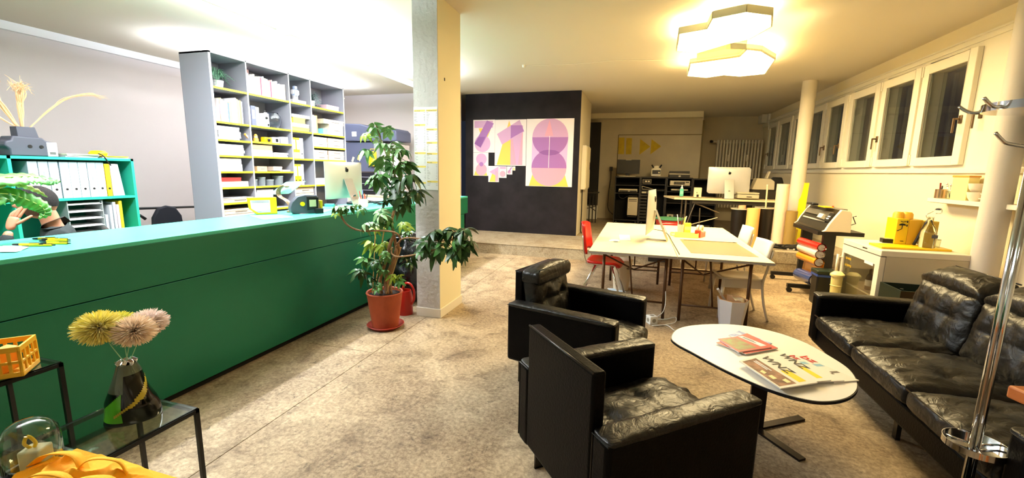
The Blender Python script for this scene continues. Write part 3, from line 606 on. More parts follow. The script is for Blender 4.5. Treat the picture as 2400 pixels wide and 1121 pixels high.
def ream(y0, y1, z0, z1, n, m, label, grp, dp=.29, off=.02, mark=0, jit=.012, name='paper_ream'):
    h = (z1 - z0) / n
    for i in range(n):
        j = R.uniform(-jit, jit)
        carton(y0 + max(j, -.004), y1 + j, z0 + i * h, z0 + (i + 1) * h - .001, m, label + ', ' + nth(i) + ' from below', grp, name, dp, off + abs(j) * .5, 0, mark, 'paper')
# bay 1
ream(4.15, 4.46, 1.924, 2.09, 6, BOXW, 'ream of white paper in the stack under the magazines', 'reams upper left bay')
ream(4.14, 4.50, 1.729, 1.87, 4, BOXW, 'ream of white paper in the second stack of the left bay', 'reams second stack'); 
carton(4.14, 4.45, 1.529, 1.62, BOXW, 'white carton under a dented one in the left bay', None, lid=0); carton(4.14, 4.44, 1.622, 1.695, BOXW, 'dented white carton on top of another in the left bay', lid=0)
carton(4.14, 4.52, 1.329, 1.40, BOXB, 'flat beige carton beneath the red device in the left bay', lid=0)
carton(4.13, 4.42, 1.402, 1.45, mat('red_gloss', (206, 60, 56), .3), 'flat glossy red case lying on a beige carton', None, 'red_case', lid=1)
carton(4.14, 4.58, 1.129, 1.19, BOXB, 'flat labelled carton on a low shelf of the left bay, papers on top', mark=1, lid=1)
papers([(BX - .3, 4.15), (BX - .02, 4.15), (BX - .02, 4.52), (BX - .3, 4.52)], 1.191, 3, 'grey loose sheets on the labelled carton, left bay', 'loose_sheet', GREYP and mat('sheet_grey', (190, 190, 200), .7), group='loose sheets left bay')
carton(4.14, 4.58, .98, 1.045, BOXB, 'labelled flat carton second from bottom in the left bay', mark=1, lid=1); carton(4.14, 4.58, .909, .975, BOXB, 'labelled flat carton at the bottom of the left bay', mark=1, lid=1)
# bay 2, second shelf
book(4.63, 2.139, .018, .24, .2, (238, 238, 244), 'thin white book at the left end of the camera shelf', None); book(4.66, 2.139, .07, .26, .2, (96, 100, 126), 'thick dark blue book beside the camera shelf divider', None, sc=(236, 236, 240)); book(4.735, 2.139, .05, .25, .2, (236, 236, 242), 'broad white book right of the dark blue one', None)
def gadget(name, label, cat, y, z, parts, off=.05, rz=0):
    t = thing(name, label, cat, (BX - off, y, z), rz)
    for nm, a, b, m, bv in parts: G().box(a, b).obj(nm, m, t, bev=bv)
    return t
gadget('film_camera', 'white and black boxy instant camera standing on the second shelf', 'camera', 4.88, 2.139, (('body', (-.12, 0, 0), (0, .09, .19), BOXW, .008), ('front_plate', (0, .0, .07), (.01, .05, .20), BOXW, .004), ('lens', (.01, .012, .11), (.03, .042, .14), BLK, .006), ('viewfinder', (0, .01, .20), (.008, .03, .225), BLK, .002), ('slot', (0, .055, .02), (.004, .08, .05), BLK, .001)))
t = thing('glass_vase', 'empty round clear glass bowl vase on the second shelf', 'vase', (BX - .16, 5.13, 2.139)); CGL = mat('clear_glass', (235, 240, 245), .03, trans=1)
G().lathe([(.05, 0), (.1, .03), (.12, .1), (.11, .18), (.08, .22), (.076, .22), (.105, .18), (.115, .1), (.09, .035), (.0, .012)], n=28).obj('bowl', CGL, t, smooth=60); G().lathe([(.078, .219), (.084, .222), (.078, .226)], n=28).obj('rim', CGL, t, smooth=60)
# bay 2 third shelf: yellow camera, radio, booklets
gadget('yellow_camera', 'yellow toy camera on the third shelf beside the radio', 'camera', 4.87, 1.929, (('body', (-.08, 0, 0), (0, .12, .075), YPEN, .01), ('lens', (0, .04, .015), (.02, .08, .055), BLK, .008), ('top_button', (-.05, .02, .075), (-.03, .04, .085), BLK, .002)))
gadget('small_radio', 'small white radio with a dark dial on the third shelf', 'radio', 5.02, 1.929, (('body', (-.08, 0, 0), (0, .11, .085), BOXW, .006), ('dial', (0, .035, .02), (.008, .075, .065), BLK, .008), ('side_panel', (-.07, .111, .0), (-.005, .118, .08), BLK, .002)))
for i in range(4): book(5.165 + i * .026, 1.929, .022, .10, .15, (220, 220, 230), 'short white booklet, ' + nth(i) + ' of four on the third shelf', 'short booklets')
t = thing('orange_figurine', 'orange and white bottle shaped figurine beside the yellow camera', 'figurine', (BX - .06, 4.73, 1.929)); G().lathe([(.0, 0), (.03, 0), (.034, .03), (.02, .06), (.024, .08), (.012, .10), (0, .105)], n=16).obj('body', mat('orange_paint', (250, 170, 60), .5), t, smooth=60); G().lathe([(.021, .055), (.026, .06), (.021, .066)], n=16).obj('collar', WPAP, t)
t = thing('folding_ruler', 'orange wooden ruler leaning on the third shelf', 'ruler', (BX - .05, 4.63, 1.929), rot=(.8, 0, 0)); G().box((-.01, 0, 0), (.01, .02, .12)).obj('blade', mat('orange_paint', (250, 170, 60), .5), t); G().box((.01, .0, .02), (.011, .02, .10)).obj('scale_strip', WPAP, t)
# bay 2 fourth shelf
for i in range(3): carton(4.63, 4.96, 1.734 + i * .028, 1.761 + i * .028, BOXW, 'flat white carton, ' + nth(i) + ' from below in the kraft stack', 'white flat cartons')
for i in range(3): carton(4.63, 4.96, 1.819 + i * .024, 1.842 + i * .024, BOXK, 'flat kraft carton, ' + nth(i) + ' above the white ones', 'kraft flat cartons', mark=0)
ream(4.99, 5.24, 1.734, 1.80, 3, BOXW, 'crumpled white paper stack right of the kraft cartons', 'white paper stack bay two', jit=.02)
# fifth shelf
carton(4.68, 4.84, 1.529, 1.60, BOXK, 'small open kraft box with a drawing on its front', mark=1, lid=0); carton(4.63, 4.80, 1.529, 1.665, BOXK, 'tall kraft box at the back of the fifth shelf', off=.2, dp=.1); carton(4.95, 5.11, 1.529, 1.60, BOXB, 'beige box on the fifth shelf right of the drawing box'); carton(5.115, 5.26, 1.529, 1.555, BOXB, 'flat beige box at the right end of the fifth shelf')
gadget('tray', 'thin black tray in front of the beige box', 'tray', 4.89, 1.529, (('base', (-.08, 0, 0), (0, .16, .008), BLK, .002), ('rim', (-.002, 0, .008), (0, .16, .012), GREYP, 0)), off=.0)
# sixth shelf: plastic tubs
TUB = mat('smoky_plastic', (130, 136, 142), .3, trans=.25)
for y, w_, h, lb in ((4.64, .09, .09, 'small square clear tub with white contents at the left'), (4.74, .12, .12, 'round smoky tub beside the square clear tub'), (4.87, .13, .085, 'low dark tub in the middle of the sixth shelf'), (5.02, .15, .135, 'largest dark plastic tub at the right of the sixth shelf')):
    t = thing('plastic_tub', lb, 'tub', (BX - .1, y + w_ / 2, 1.329)); G().lathe([(w_ * .42, 0), (w_ * .47, h - .012)], n=20).obj('tub_body', TUB, t, smooth=40); G().lathe([(0, h - .012), (w_ * .5, h - .012), (w_ * .5, h), (0, h)], n=20).obj('lid', mat('tub_lid', (150, 160, 160), .4), t)
ream(4.64, 4.92, 1.009, 1.28, 8, BOXW, 'white paper pad in the stack behind the mint board', 'pads behind the display stand', mark=0)
# bay 3
carton(5.36, 5.72, 2.34, 2.385, BOXW, 'long white box lying on top of the pile in the third bay', lid=0); carton(5.38, 5.62, 2.255, 2.338, mat('pale_yellow_card', (240, 222, 90), .6), 'yellow carton in the pile of the third bay'); carton(5.35, 5.70, 2.20, 2.253, BOXW, 'white carton below the yellow one, third bay'); carton(5.34, 5.70, 2.139, 2.198, mat('pale_yellow_card', (240, 222, 90), .6), 'yellow base carton of the pile, third bay')
def binder(y, z, th, h, col, label, grp=None, x=BX - .02, lab=(236, 236, 240), dp=.27):
    t = thing('ring_binder', label, 'binder', (x, y, z), 0, grp); m = mat('binder_%d_%d_%d' % col, col, .5)
    G().box((-dp, .001, 0), (0, th - .001, h)).obj('cover', m, t, bev=.003)
    G().box((0, th * .15, h * .45), (.001, th * .85, h * .9)).obj('spine_label', mat('label_%d' % lab[0], lab, .6), t)
    G().lathe([(.006, -.001), (.011, -.001), (.011, .0015), (.006, .0015)], (0, 0, 0), 16, ax='x').lathe([(0, 0), (.0065, 0), (.0065, .001), (0, .001)], (0, 0, 0), 12, ax='x').xf((.001, th / 2, h * .24)).obj('finger_hole', BLK, t)
    return t
for y, c, lb in ((5.33, (246, 214, 30), 'yellow binder, left one on the middle shelf of the third bay'), (5.405, (246, 214, 30), 'yellow binder with white label, right of its yellow twin'), (5.48, (236, 236, 240), 'white binder beside the two yellow ones, middle shelf third bay')): binder(y, 1.724, .07, .31, c, lb)
for y, c, lb in ((5.33, (246, 214, 30), 'yellow binder at the left of the lower binder row'), (5.405, (246, 214, 30), 'second yellow binder of the lower binder row'), (5.48, (232, 232, 238), 'slim white binder ending the lower binder row')): binder(y, 1.319, .07 if c[2] == 30 else .05, .32, c, lb)
carton(5.34, 5.46, 1.724, 1.82, BOXK, 'small orange brown packet in front of the yellow binders', off=-.01 + .02, dp=.01, lid=0)
carton(5.34, 5.72, 1.20, 1.285, BOXB, 'beige labelled paper box, upper one left of the silver computer', mark=1); carton(5.34, 5.72, 1.11, 1.195, BOXB, 'beige labelled paper box, lower one left of the silver computer', mark=1); carton(5.34, 5.72, .91, 1.0, BOXB, 'beige labelled paper box on the lowest visible shelf', mark=1)
carton(5.40, 5.66, 2.549, 2.60, BOXW, 'pale box at the foot of the robot figure on the top shelf', lid=0, dp=.18)
gadget('toy_robot', 'pale toy robot standing on the top shelf of the third bay', 'figurine', 5.44, 2.602, (('torso', (-.06, .03, .06), (0, .11, .15), mat('robot_blue', (170, 186, 220), .5), .006), ('head', (-.05, .045, .155), (-.005, .095, .20), mat('robot_blue', (170, 186, 220), .5), .006), ('leg', (-.05, .035, 0), (-.01, .06, .06), BOXW, .003), ('leg', (-.05, .08, 0), (-.01, .105, .06), BOXW, .003), ('arm', (-.05, .005, .08), (-.01, .028, .14), BOXW, .003), ('arm', (-.05, .112, .08), (-.01, .135, .14), BOXW, .003)))
# bay 4
for i, (y, c) in enumerate(((5.77, (240, 226, 150)), (5.80, (236, 236, 240)), (5.84, (236, 220, 190)), (5.87, (246, 206, 110)))): book(y, 2.137, .026, .27 + .01 * (i % 2), .2, c, ['pale yellow', 'white', 'beige', 'orange yellow'][i] + ' file standing at the left of the fourth bay', None)
t = thing('shelf_speaker', 'small cyan cardboard cube beside the beige archive boxes', 'box', (BX - .04, 6.03, 2.137)); G().box((-.1, 0, 0), (0, .09, .09)).obj('cube', mat('cyan_card', (120, 206, 230), .6), t); G().box((-.1, 0, .09), (0, .09, .094)).obj('cube_lid', mat('cyan_card', (120, 206, 230), .6), t)
carton(6.13, 6.48, 2.137, 2.31, BOXB, 'largest beige archive box with printed marks, fourth bay', mark=1, off=.0); carton(6.0, 6.50, 2.312, 2.385, BOXB, 'wide flat archive box resting on top of the largest one', mark=1, off=-.005 + .0)
for z, k in ((1.927, 0), (1.722, 1)):
    nm = ('upper', 'lower')[k]
    carton(5.77, 6.09, z, z + .08, BOXW if k == 0 else BOXB, nm + ' shelf, left bottom flat paper box of the fourth bay', mark=1 - 0); carton(5.77, 6.08, z + .082, z + .155, BOXW if k == 0 else BOXB, nm + ' shelf, left top flat paper box of the fourth bay', mark=k)
    carton(6.11, 6.50, z, z + .08, BOXB, nm + ' shelf, right bottom flat paper box of the fourth bay', mark=1); carton(6.11, 6.50, z + .082, z + .155, BOXB, nm + ' shelf, right top flat paper box of the fourth bay', mark=1)
carton(5.78, 6.2, 1.319, 1.42, BOXW, 'white carton mostly hidden behind the silver computer'); carton(6.16, 6.46, 2.545, 2.63, mat('pink_card', (226, 190, 200), .6), 'pinkish box on the top shelf of the fourth bay', mark=0, off=.05)
# small potted trailing plants on the top shelf
LEAFP = mat('pale_leaf', (110, 160, 130), .5)
def bushy(name, label, loc, n, r, m, potm, droop=.4, lw=.02, ll=.07, seed=1, pr=.07, ph=.11):
    rr = random.Random(seed); t = thing(name, label, 'plant', loc)
    G().lathe([(pr * .75, 0), (pr, ph), (pr * .9, ph), (pr * .7, .02), (0, .02)], n=20).obj('pot', potm, t, smooth=40)
    me = None
    for i in range(n):
        a = rr.uniform(0, 2 * PI); l = r * rr.uniform(.5, 1); up = rr.uniform(.3, 1.1) * r
        pts = [(0, 0, ph - .01), (math.cos(a) * l * .4, math.sin(a) * l * .4, ph + up * .7), (math.cos(a) * l, math.sin(a) * l, ph + up * (1 - droop) - droop * l * rr.uniform(.3, 1.5))]
        g = G(); S = spl(pts, 5); g.tube(S, .0022, 5)
        for j in range(3, len(S)):
            for sd in (-1, 1):
                p = S[j]; dv = Vector((-math.sin(a) * sd, math.cos(a) * sd, -.25)) * .7 + Vector((math.cos(a), math.sin(a), 0)) * .5
                dv.normalize(); q = p + dv * ll; s2 = dv.cross(Vector((0, 0, 1))).normalized() * lw * .5
                mid = p + dv * ll * .5; g.add([p, mid + s2, q, mid - s2 + Vector((0, 0, .004))], [(0, 1, 2), (0, 2, 3)])
        g.obj('frond', m, t)
    return t
POTW = mat('pot_white', (222, 220, 216), .5)
bushy('potted_fern', 'feathery fern trailing over the top left shelf of the bookcase', (BX - .20, 4.35, 2.549), 22, .20, LEAFP, POTW, .5, .018, .05, 3)
bushy('potted_plant', 'leafy plant hanging down from the top right shelf of the bookcase', (BX - .17, 5.93, 2.545), 14, .20, mat('pale_leaf2', (120, 150, 150), .5), POTW, .9, .03, .08, 9)
carton(4.64, 4.92, 2.80, 2.92, mat('rose_card', (236, 196, 190), .7), 'rose coloured flat board pinned under the bookcase top', off=.3, dp=.01, lid=0, cat='board', name='pin_board')

# ================================================================ GREEN SHELF AND THE PERSON
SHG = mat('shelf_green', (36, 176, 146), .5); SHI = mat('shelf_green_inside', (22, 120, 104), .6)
gx, gb = -5.4, -5.78
t = thing('green_shelf', 'low turquoise open shelf unit holding binders behind the person', 'shelf', (gx, 2.6, 0)); w0 = (gx, 2.6, 0)
for y in (1.2, 2.445, 3.42): G().box((gb, y - .025, 0), (gx, y, 1.655)).obj('upright', SHG, t, w=w0)
G().box((gb, 1.175, 1.630), (gx, 3.445 - .025, 1.655)).obj('top_board', SHG, t, w=w0)
for z in (1.255, .86, .46, .06): G().box((gb, 1.2, z - .025), (gx, 3.395, z)).obj('shelf_board', SHG, t, w=w0)
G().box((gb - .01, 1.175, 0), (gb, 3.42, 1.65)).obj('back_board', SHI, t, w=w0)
LBW = (238, 238, 242); k = 0
for i, y in enumerate((2.56, 2.635, 2.71, 2.79, 2.862, 2.935, 3.01, 3.082)):
    b = binder(y, 1.256, .072, .355, (150, 172, 180), ['binder with white spine label, partly behind the leaf', 'white labelled binder directly above the head', 'white labelled binder, third in the turquoise shelf', 'white labelled binder, fourth in the turquoise shelf', 'white labelled binder, fifth in the turquoise shelf', 'white labelled binder, sixth in the turquoise shelf', 'white labelled binder, seventh in the turquoise shelf', 'lilac tinted binder left of the yellow one'][i], 'binders in the turquoise shelf', x=gx - .03)
    for c in kids(b):
        if c.name.startswith('spine_label'): bpy.data.objects.remove(c)
    G().box((0, .002, .0), (.0012, .070, .29)).obj('spine_label', WPAP, b)
    if i < 7: text('handwriting', ['Offerten', 'Kunden', 'Rechnungen', 'Belege', 'Notizen', 'Lieferung', 'Archiv'][i] if False else ' ', .02, INK, b, (.002, .03, .2), (PI / 2, 0, PI / 2))
    G().box((.0012, .028, .17), (.0018, .044, .26)).obj('handwritten_lines', mat('ink_pale', (150, 150, 160), .7), b)
binder(3.16, 1.256, .045, .34, (236, 196, 30), 'yellow slim binder near the right end of the turquoise shelf', x=gx - .03, lab=(246, 214, 30), dp=.27)
t = thing('magazine_file', 'pale grey open file box leaning at the right end of the turquoise shelf', 'file box', (gx - .04, 3.215, 1.256)); G().prism([(0, 0), (.11, 0), (.075, .34), (.0, .34)], 'x', -.27, 0).obj('body', mat('file_grey', (214, 216, 226), .5), t, bev=.003); G().box((-.2, .02, .34), (-.01, .06, .342)).obj('papers', WPAP, t)
t = thing('letter_tray', 'grey letter tray tower with white trays in the turquoise shelf', 'letter tray', (gx - .02, 2.80, .861))
LTG = mat('tray_grey', (150, 160, 160), .5)
for y in (0, .29): G().box((-.28, y, 0), (0, y + .006, .36)).obj('side_wall', LTG, t)
for i in range(5): G().box((-.28, .006, .02 + i * .075), (0, .29, .026 + i * .075)).obj('tray', mat('tray_white', (232, 232, 230), .5), t); G().box((-.25, .015, .027 + i * .075), (-.015, .28, .036 + i * .075)).obj('papers', WPAP, t)
for i, (y, c, h, lb) in enumerate(((3.11, (190, 200, 206), .2, 'grey low folder right of the letter trays'), (3.155, (206, 210, 216), .3, 'pale folder leaning right of the letter trays'), (3.19, (180, 190, 196), .33, 'dark grey folder in the lower right of the turquoise shelf'), (3.22, (214, 190, 200), .3, 'pinkish folder in the lower right of the turquoise shelf'), (3.25, (240, 206, 40), .34, 'yellow folder in the lower right of the turquoise shelf'))):
    o = G().box((-.25, 0, 0), (0, .026, h)).obj('folder', mat('folder%d' % i, c, .5), bev=.003); o.location = (gx - .03, y, .861); tag(o, lb, 'folder')
# things standing on the green shelf
VD = mat('vase_dark', (78, 80, 92), .5)
v0 = (-5.58, 2.66, 1.656)
t = thing('tank_vase', 'dark grey canister shaped vase on the turquoise shelf holding dried grasses', 'vase', v0)
G().prism([(-.17, 0), (.17, .0), (.17, .13), (.09, .15), (.07, .175), (-.14, .18), (-.15, .14), (-.19, .13), (-.20, .09), (-.17, .06)], 'x', -.09, .09).obj('body', VD, t, bev=.012)
G().prism([(-.085, .17), (.065, .17), (.045, .27), (-.085, .27)], 'x', -.05, .05).obj('neck', VD, t, bev=.004)
G().box((.088, .09, .004), (.092, .165, .135)).obj('label', WPAP, t); G().box((.092, .105, .02), (.0925, .15, .045)).obj('label_print', INK, t)
for y in (-.03, .05): G().lathe([(0, 0), (.016, 0), (.016, .006), (0, .006)], (.088, y, .09), 16, ax='x').obj('plug', BLK, t)
G().box((.045, -.02, .165), (.055, .04, .168)).obj('slot', WPAP, t)
DRY = mat('dried_grass', (226, 186, 140), .8)
rr = random.Random(5)
def sheaf(base, pts, n, spread, frayed, label, r0=.004):
    t = thing('dried_stalk', label, 'dried plant', base)
    g = G()
    for i in range(n):
        j = [(p[0] + rr.gauss(0, spread * (.3 + k * .35)), p[1] + rr.gauss(0, spread * (.3 + k * .35)), p[2] + rr.gauss(0, spread * .3 * k)) for k, p in enumerate(pts)]
        S = spl(j, 4); g.tube(S, [r0 * (1 - .6 * q / len(S)) for q in range(len(S))], 4)
        if frayed:
            for q in range(3):
                e = S[-1]; g.tube([e, e + Vector((rr.gauss(0, .02), rr.gauss(0, .03), rr.gauss(0, .03)))], .0015, 3)
    o = g.obj('fibres', DRY, t, w=base); 
    G().tube(spl(pts[:3], 4), .014 if frayed else .006, 8).obj('stem', DRY, t, w=base, smooth=180); return t
b0 = (-5.58, 2.64, 1.92)
sheaf(b0, [b0, (-5.58, 2.65, 2.10), (-5.58, 2.66, 2.22), (-5.58, 2.67, 2.30)], 42, .018, 1, 'thick broom like dried stalk rising straight from the dark vase')
b1 = (-5.58, 2.61, 1.92)
sheaf(b1, [b1, (-5.58, 2.54, 2.08), (-5.58, 2.49, 2.2), (-5.58, 2.46, 2.26)], 22, .014, 1, 'dried stalk leaning left with a frayed head')
b2 = (-5.56, 2.68, 1.92)
sheaf(b2, [b2, (-5.54, 2.85, 2.12), (-5.52, 2.98, 2.24), (-5.5, 3.16, 2.30), (-5.5, 3.26, 2.28)], 16, .012, 0, 'wispy dried grass arching far to the right', .002)
b3 = (-5.58, 2.6, 1.92)
sheaf(b3, [b3, (-5.58, 2.5, 2.0), (-5.58, 2.42, 2.10), (-5.58, 2.36, 2.13)], 6, .012, 0, 'short dried grass bending left out of the vase', .002)
for i in range(3): papers([(-5.7, 2.85), (-5.42, 2.85), (-5.42, 3.12), (-5.7, 3.12)], 1.656 + .012 * i, 1, ['lowest', 'middle', 'topmost'][i] + ' grey magazine lying on the turquoise shelf beside the vase', 'magazine', mat('mag_grey%d' % i, (170 + 20 * i, 170 + 18 * i, 180), .5), th=.011, cat='magazine')
papers([(-5.7, 3.16), (-5.42, 3.16), (-5.42, 3.40), (-5.7, 3.40)], 1.656, 1, 'white magazine at the right end of the shelf top', 'magazine', WPAP, th=.012, cat='magazine')
papers([(-5.7, 3.15), (-5.42, 3.17), (-5.42, 3.39), (-5.7, 3.40)], 1.670, 1, 'yellow edged magazine lying on the white one', 'magazine', YPEN, th=.008, cat='magazine')
t = thing('yellow_bag', 'yellow tool pouch with dark strap on top of the turquoise shelf', 'pouch', (-5.5, 3.16, 1.68), .2); G().lathe([(0, 0), (.06, .0), (.07, .025), (.05, .05), (0, .055)], n=18, sx=1, sy=1.2).obj('pouch', YPEN, t, smooth=60); G().tube(spl([(.06, -.05, .02), (.10, -.04, .0), (.10, .0, -.06), (.098, .03, -.10)]), .006, 6).obj('strap', BLK, t, smooth=180)
t = thing('desk_lamp_arm', 'thin dark stick with a grey knob at the edge of the turquoise shelf', 'stick', (-5.5, 2.40, 1.656)); G().tube([(0, 0, 0), (0, -.06, .22)], .006, 6).obj('rod', BLK, t); G().lathe([(0, .2), (.02, .22), (.02, .25), (0, .265)], (0, -.06, 0), 12).obj('knob', GREYP, t, smooth=60)
# desk rail, office chair, ball behind
t = thing('desk_rail', 'thin dark rail running low in front of the left wall', 'rail', (-7.1, 4.4, 0)); G().tube([(0, -.4, .97), (0, 1.6, .88)], .018, 8).obj('rail', BLK, t, smooth=180); G().tube([(0, -.3, 0), (0, -.3, .96)], .014, 8).obj('post', BLK, t); G().tube([(0, 1.5, 0), (0, 1.5, .88)], .014, 8).obj('post', BLK, t)
t = thing('office_chair', 'dark padded office chair back seen over the counter', 'office chair', (-6.6, 4.53, 0))
G().prism([(-.22, .60), (.22, .60), (.20, .85), (.12, .98), (0, 1.01), (-.12, .98), (-.20, .85)], 'x', -.03, .03).obj('backrest', mat('chair_fabric_dark', (34, 36, 46), .8), t, bev=.02); G().box((-.25, -.24, .44), (.22, .24, .52)).obj('seat', BLK, t, bev=.03); G().tube([(0, 0, .08), (0, 0, .45)], .03, 10).obj('gas_lift', STEEL, t); G().tube([(.0, 0, .5), (.04, 0, .62)], .02, 8).obj('back_bracket', STEEL, t)
for k in range(5): a = k * 2 * PI / 5; G().tube([(0, 0, .10), (.28 * math.cos(a), .28 * math.sin(a), .06)], .018, 8).obj('foot', BLK, t); G().lathe([(0, -.02), (.028, -.02), (.028, .02), (0, .02)], (0, 0, 0), 14, ax='x').xf((.29 * math.cos(a), .29 * math.sin(a), .03)).obj('caster', BLK, t)
t = thing('exercise_bag', 'lime green rounded bag with dark flap beside the office chair', 'bag', (-6.7, 4.08, .6)); G().lathe([(0, 0), (.08, .02), (.11, .14), (.08, .26), (0, .30)], n=20).obj('body', mat('lime', (200, 226, 50), .6), t, smooth=180); G().tube([(.05, .02, .28), (.1, .1, .30), (.11, .16, .24)], .02, 8).obj('flap', BLK, t, smooth=180); t.location.z = .6
t = thing('low_cabinet', 'low white cabinet carrying the lime bag behind the turquoise shelf', 'cabinet', (-6.75, 4.03, 0)); G().box((-.2, -.2, 0), (.25, .17, .597)).obj('body', WHITE, t, bev=.004); G().box((.25, -.18, .05), (.262, .15, .29)).obj('drawer', WHITE, t, bev=.003); G().box((.25, -.18, .31), (.262, .15, .57)).obj('drawer', WHITE, t, bev=.003)
# ---- person
SKIN = mat('skin', (196, 138, 106), .5); HAIR = mat('hair_dark', (34, 27, 26), .8, bump=(220, .6)); SWE = mat('dark_sweater', (38, 46, 46), .85, bump=(120, .2)); BEARD = mat('stubble', (120, 84, 66), .8)
ph = math.radians(-25.5)
P0 = (-4.30, 2.12, 0)
ps = thing('person', 'person with short dark hair seated behind the counter, resting cheek on hand', 'person', P0, ph)
HC = Vector((0, -.06, 1.30))
def headpt(d, k=1.0, hair=0):
    x, y, z = d
    rx, ry, rz = .074, .098, .118
    if z < 0: rx *= 1 - .28 * (-z) ** 1.5; ry *= 1 - .10 * (-z)
    p = Vector((x * rx, y * ry, z * rz))
    if y > 0: p.y *= 1.08
    f = -y
    if f > 0 and not hair:
        gs = lambda cx, cz, s: math.exp(-((x * rx - cx) ** 2 + (z * rz - cz) ** 2) / s)
        p.y -= .030 * math.exp(-(x * rx) ** 2 / .00012 - (z * rz + .022) ** 2 / .0004) + .012 * math.exp(-(x * rx) ** 2 / .00010 - (z * rz - .002) ** 2 / .0008)
        p.y += .011 * (gs(.030, .012, .00022) + gs(-.030, .012, .00022))
        p.y -= .006 * math.exp(-((z * rz - .032) ** 2) / .0002) * math.exp(-(x * rx) ** 2 / .002)
        p.y -= .009 * gs(0, -.058, .00016) + .010 * gs(0, -.098, .0005)
        p.y += .005 * gs(0, -.074, .00006)
    return p * k
def sph(nu, nv, fn):
    g = G()
    def f(u, v):
        th = v * PI; a = u * 2 * PI; return fn(Vector((math.sin(th) * math.cos(a), math.sin(th) * math.sin(a), math.cos(th))))
    g.grid(f, nu, nv, cu=True); return g
def skinned(name, joints, edges, m, par, sub=2, root=0):
    me = bpy.data.meshes.new(name); me.from_pydata([j[:3] for j in joints], edges, []); o = bpy.data.objects.new(name, me); COL.objects.link(o)
    o.modifiers.new('skin', 'SKIN'); 
    for i, j in enumerate(joints):
        sv = me.skin_vertices[0].data[i]; r = j[3]; sv.radius = r if isinstance(r, tuple) else (r, r); sv.use_root = (i == root)
    if sub: q = o.modifiers.new('s', 'SUBSURF'); q.levels = sub; q.render_levels = sub
    dg = bpy.context.evaluated_depsgraph_get(); m2 = bpy.data.meshes.new_from_object(o.evaluated_get(dg)); bpy.data.objects.remove(o)
    for p in m2.polygons: p.use_smooth = True
    m2.materials.clear(); 
    if m: m2.materials.append(m)
    o = bpy.data.objects.new(name, m2); COL.objects.link(o); o.parent = par; return o
# skin: head, neck, forearms and hands as one mesh
body = skinned('body', [(0, .02, .58, (.13, .11)), (0, .03, .80, (.13, .10)), (0, .03, .98, (.13, .10)), (0, .0, 1.10, (.055, .06)), (0, -.015, 1.20, (.056, .06)), (0, -.04, 1.27, (.05, .06)),
                (.17, .02, 1.03, .045), (.22, -.16, .84, .045), (.16, -.27, .98, .034), (.115, -.215, 1.115, .026), (-.17, .02, 1.03, .045), (-.21, -.10, .80, .045), (-.15, -.34, .79, .032), (-.12, -.42, .80, .026),
                (.10, -.10, .53, .085), (.13, -.46, .54, .065), (.13, -.48, .10, .045), (.13, -.60, .045, .035), (-.10, -.10, .53, .085), (-.13, -.46, .54, .065), (-.13, -.48, .10, .045), (-.13, -.60, .045, .035)],
               [(0, 1), (1, 2), (2, 3), (3, 4), (4, 5), (2, 6), (6, 7), (7, 8), (8, 9), (2, 10), (10, 11), (11, 12), (12, 13), (0, 14), (14, 15), (15, 16), (16, 17), (0, 18), (18, 19), (19, 20), (20, 21)], SKIN, ps)
hd = sph(64, 48, lambda d: headpt(d) + HC)
for s in (-1, 1):
    hd.grid(lambda u, v, s=s: Vector((s * (.070 + .014 * math.sin(v * PI)) , .012 + .020 * math.cos(u * 2 * PI) * math.sin(v * PI) * .9 + .008, -.004 + .034 * math.sin(u * 2 * PI) * math.sin(v * PI))) + HC, 14, 9, cu=True)
hm = hd.mesh('hd', None, 180)
def joinmesh(o, extra):
    bm = bmesh.new(); bm.from_mesh(o.data)
    for e in extra: bm.from_mesh(e)
    bm.to_mesh(o.data); bm.free()
    for p in o.data.polygons: p.use_smooth = True; p.material_index = 0
# left hand against the cheek: palm and five fingers
WR = Vector((.115, -.215, 1.115)); 
fing = []
def finger(base, pts, rs): 
    me = None; o = skinned('f', [tuple(base) + (rs[0] * 1.1,)] + [tuple(p) + (r,) for p, r in zip(pts, rs)], [(i, i + 1) for i in range(len(pts))], SKIN, None, 2); fing.append(o.data); bpy.data.objects.remove(o)
o = skinned('f', [tuple(WR) + (.024,), (.10, -.205, 1.155, (.034, .019)), (.088, -.19, 1.195, (.038, .018)), (.082, -.182, 1.21, (.034, .015))], [(0, 1), (1, 2), (2, 3)], SKIN, None, 2); fing.append(o.data); bpy.data.objects.remove(o)
finger((.092, -.165, 1.20), [(.088, -.142, 1.238), (.083, -.122, 1.268), (.079, -.110, 1.288)], (.0095, .009, .0075))
finger((.088, -.18, 1.205), [(.083, -.160, 1.244), (.077, -.139, 1.276), (.073, -.126, 1.294)], (.010, .009, .0075))
finger((.078, -.195, 1.205), [(.073, -.178, 1.240), (.066, -.156, 1.264), (.061, -.141, 1.272)], (.0098, .009, .0075))
finger((.068, -.208, 1.20), [(.063, -.195, 1.232), (.055, -.174, 1.250), (.050, -.160, 1.254)], (.009, .008, .007))
finger((.112, -.185, 1.155), [(.112, -.150, 1.178), (.104, -.118, 1.200), (.097, -.096, 1.216)], (.0115, .010, .008))
# right hand lying on the desk
RWp = Vector((-.12, -.42, .80))
o = skinned('f', [tuple(RWp) + (.024,), (-.10, -.47, .80, (.036, .016)), (-.095, -.505, .80, (.036, .013))], [(0, 1), (1, 2)], SKIN, None, 2); fing.append(o.data); bpy.data.objects.remove(o)
for k in range(4): finger((-.122 + k * .018, -.505, .80), [(-.124 + k * .019, -.54, .804), (-.123 + k * .019, -.565, .795), (-.122 + k * .018, -.58, .785)], (.009, .0085, .007))
finger((-.078, -.46, .80), [(-.058, -.485, .80), (-.048, -.51, .793)], (.011, .009))
joinmesh(body, [hm] + fing)
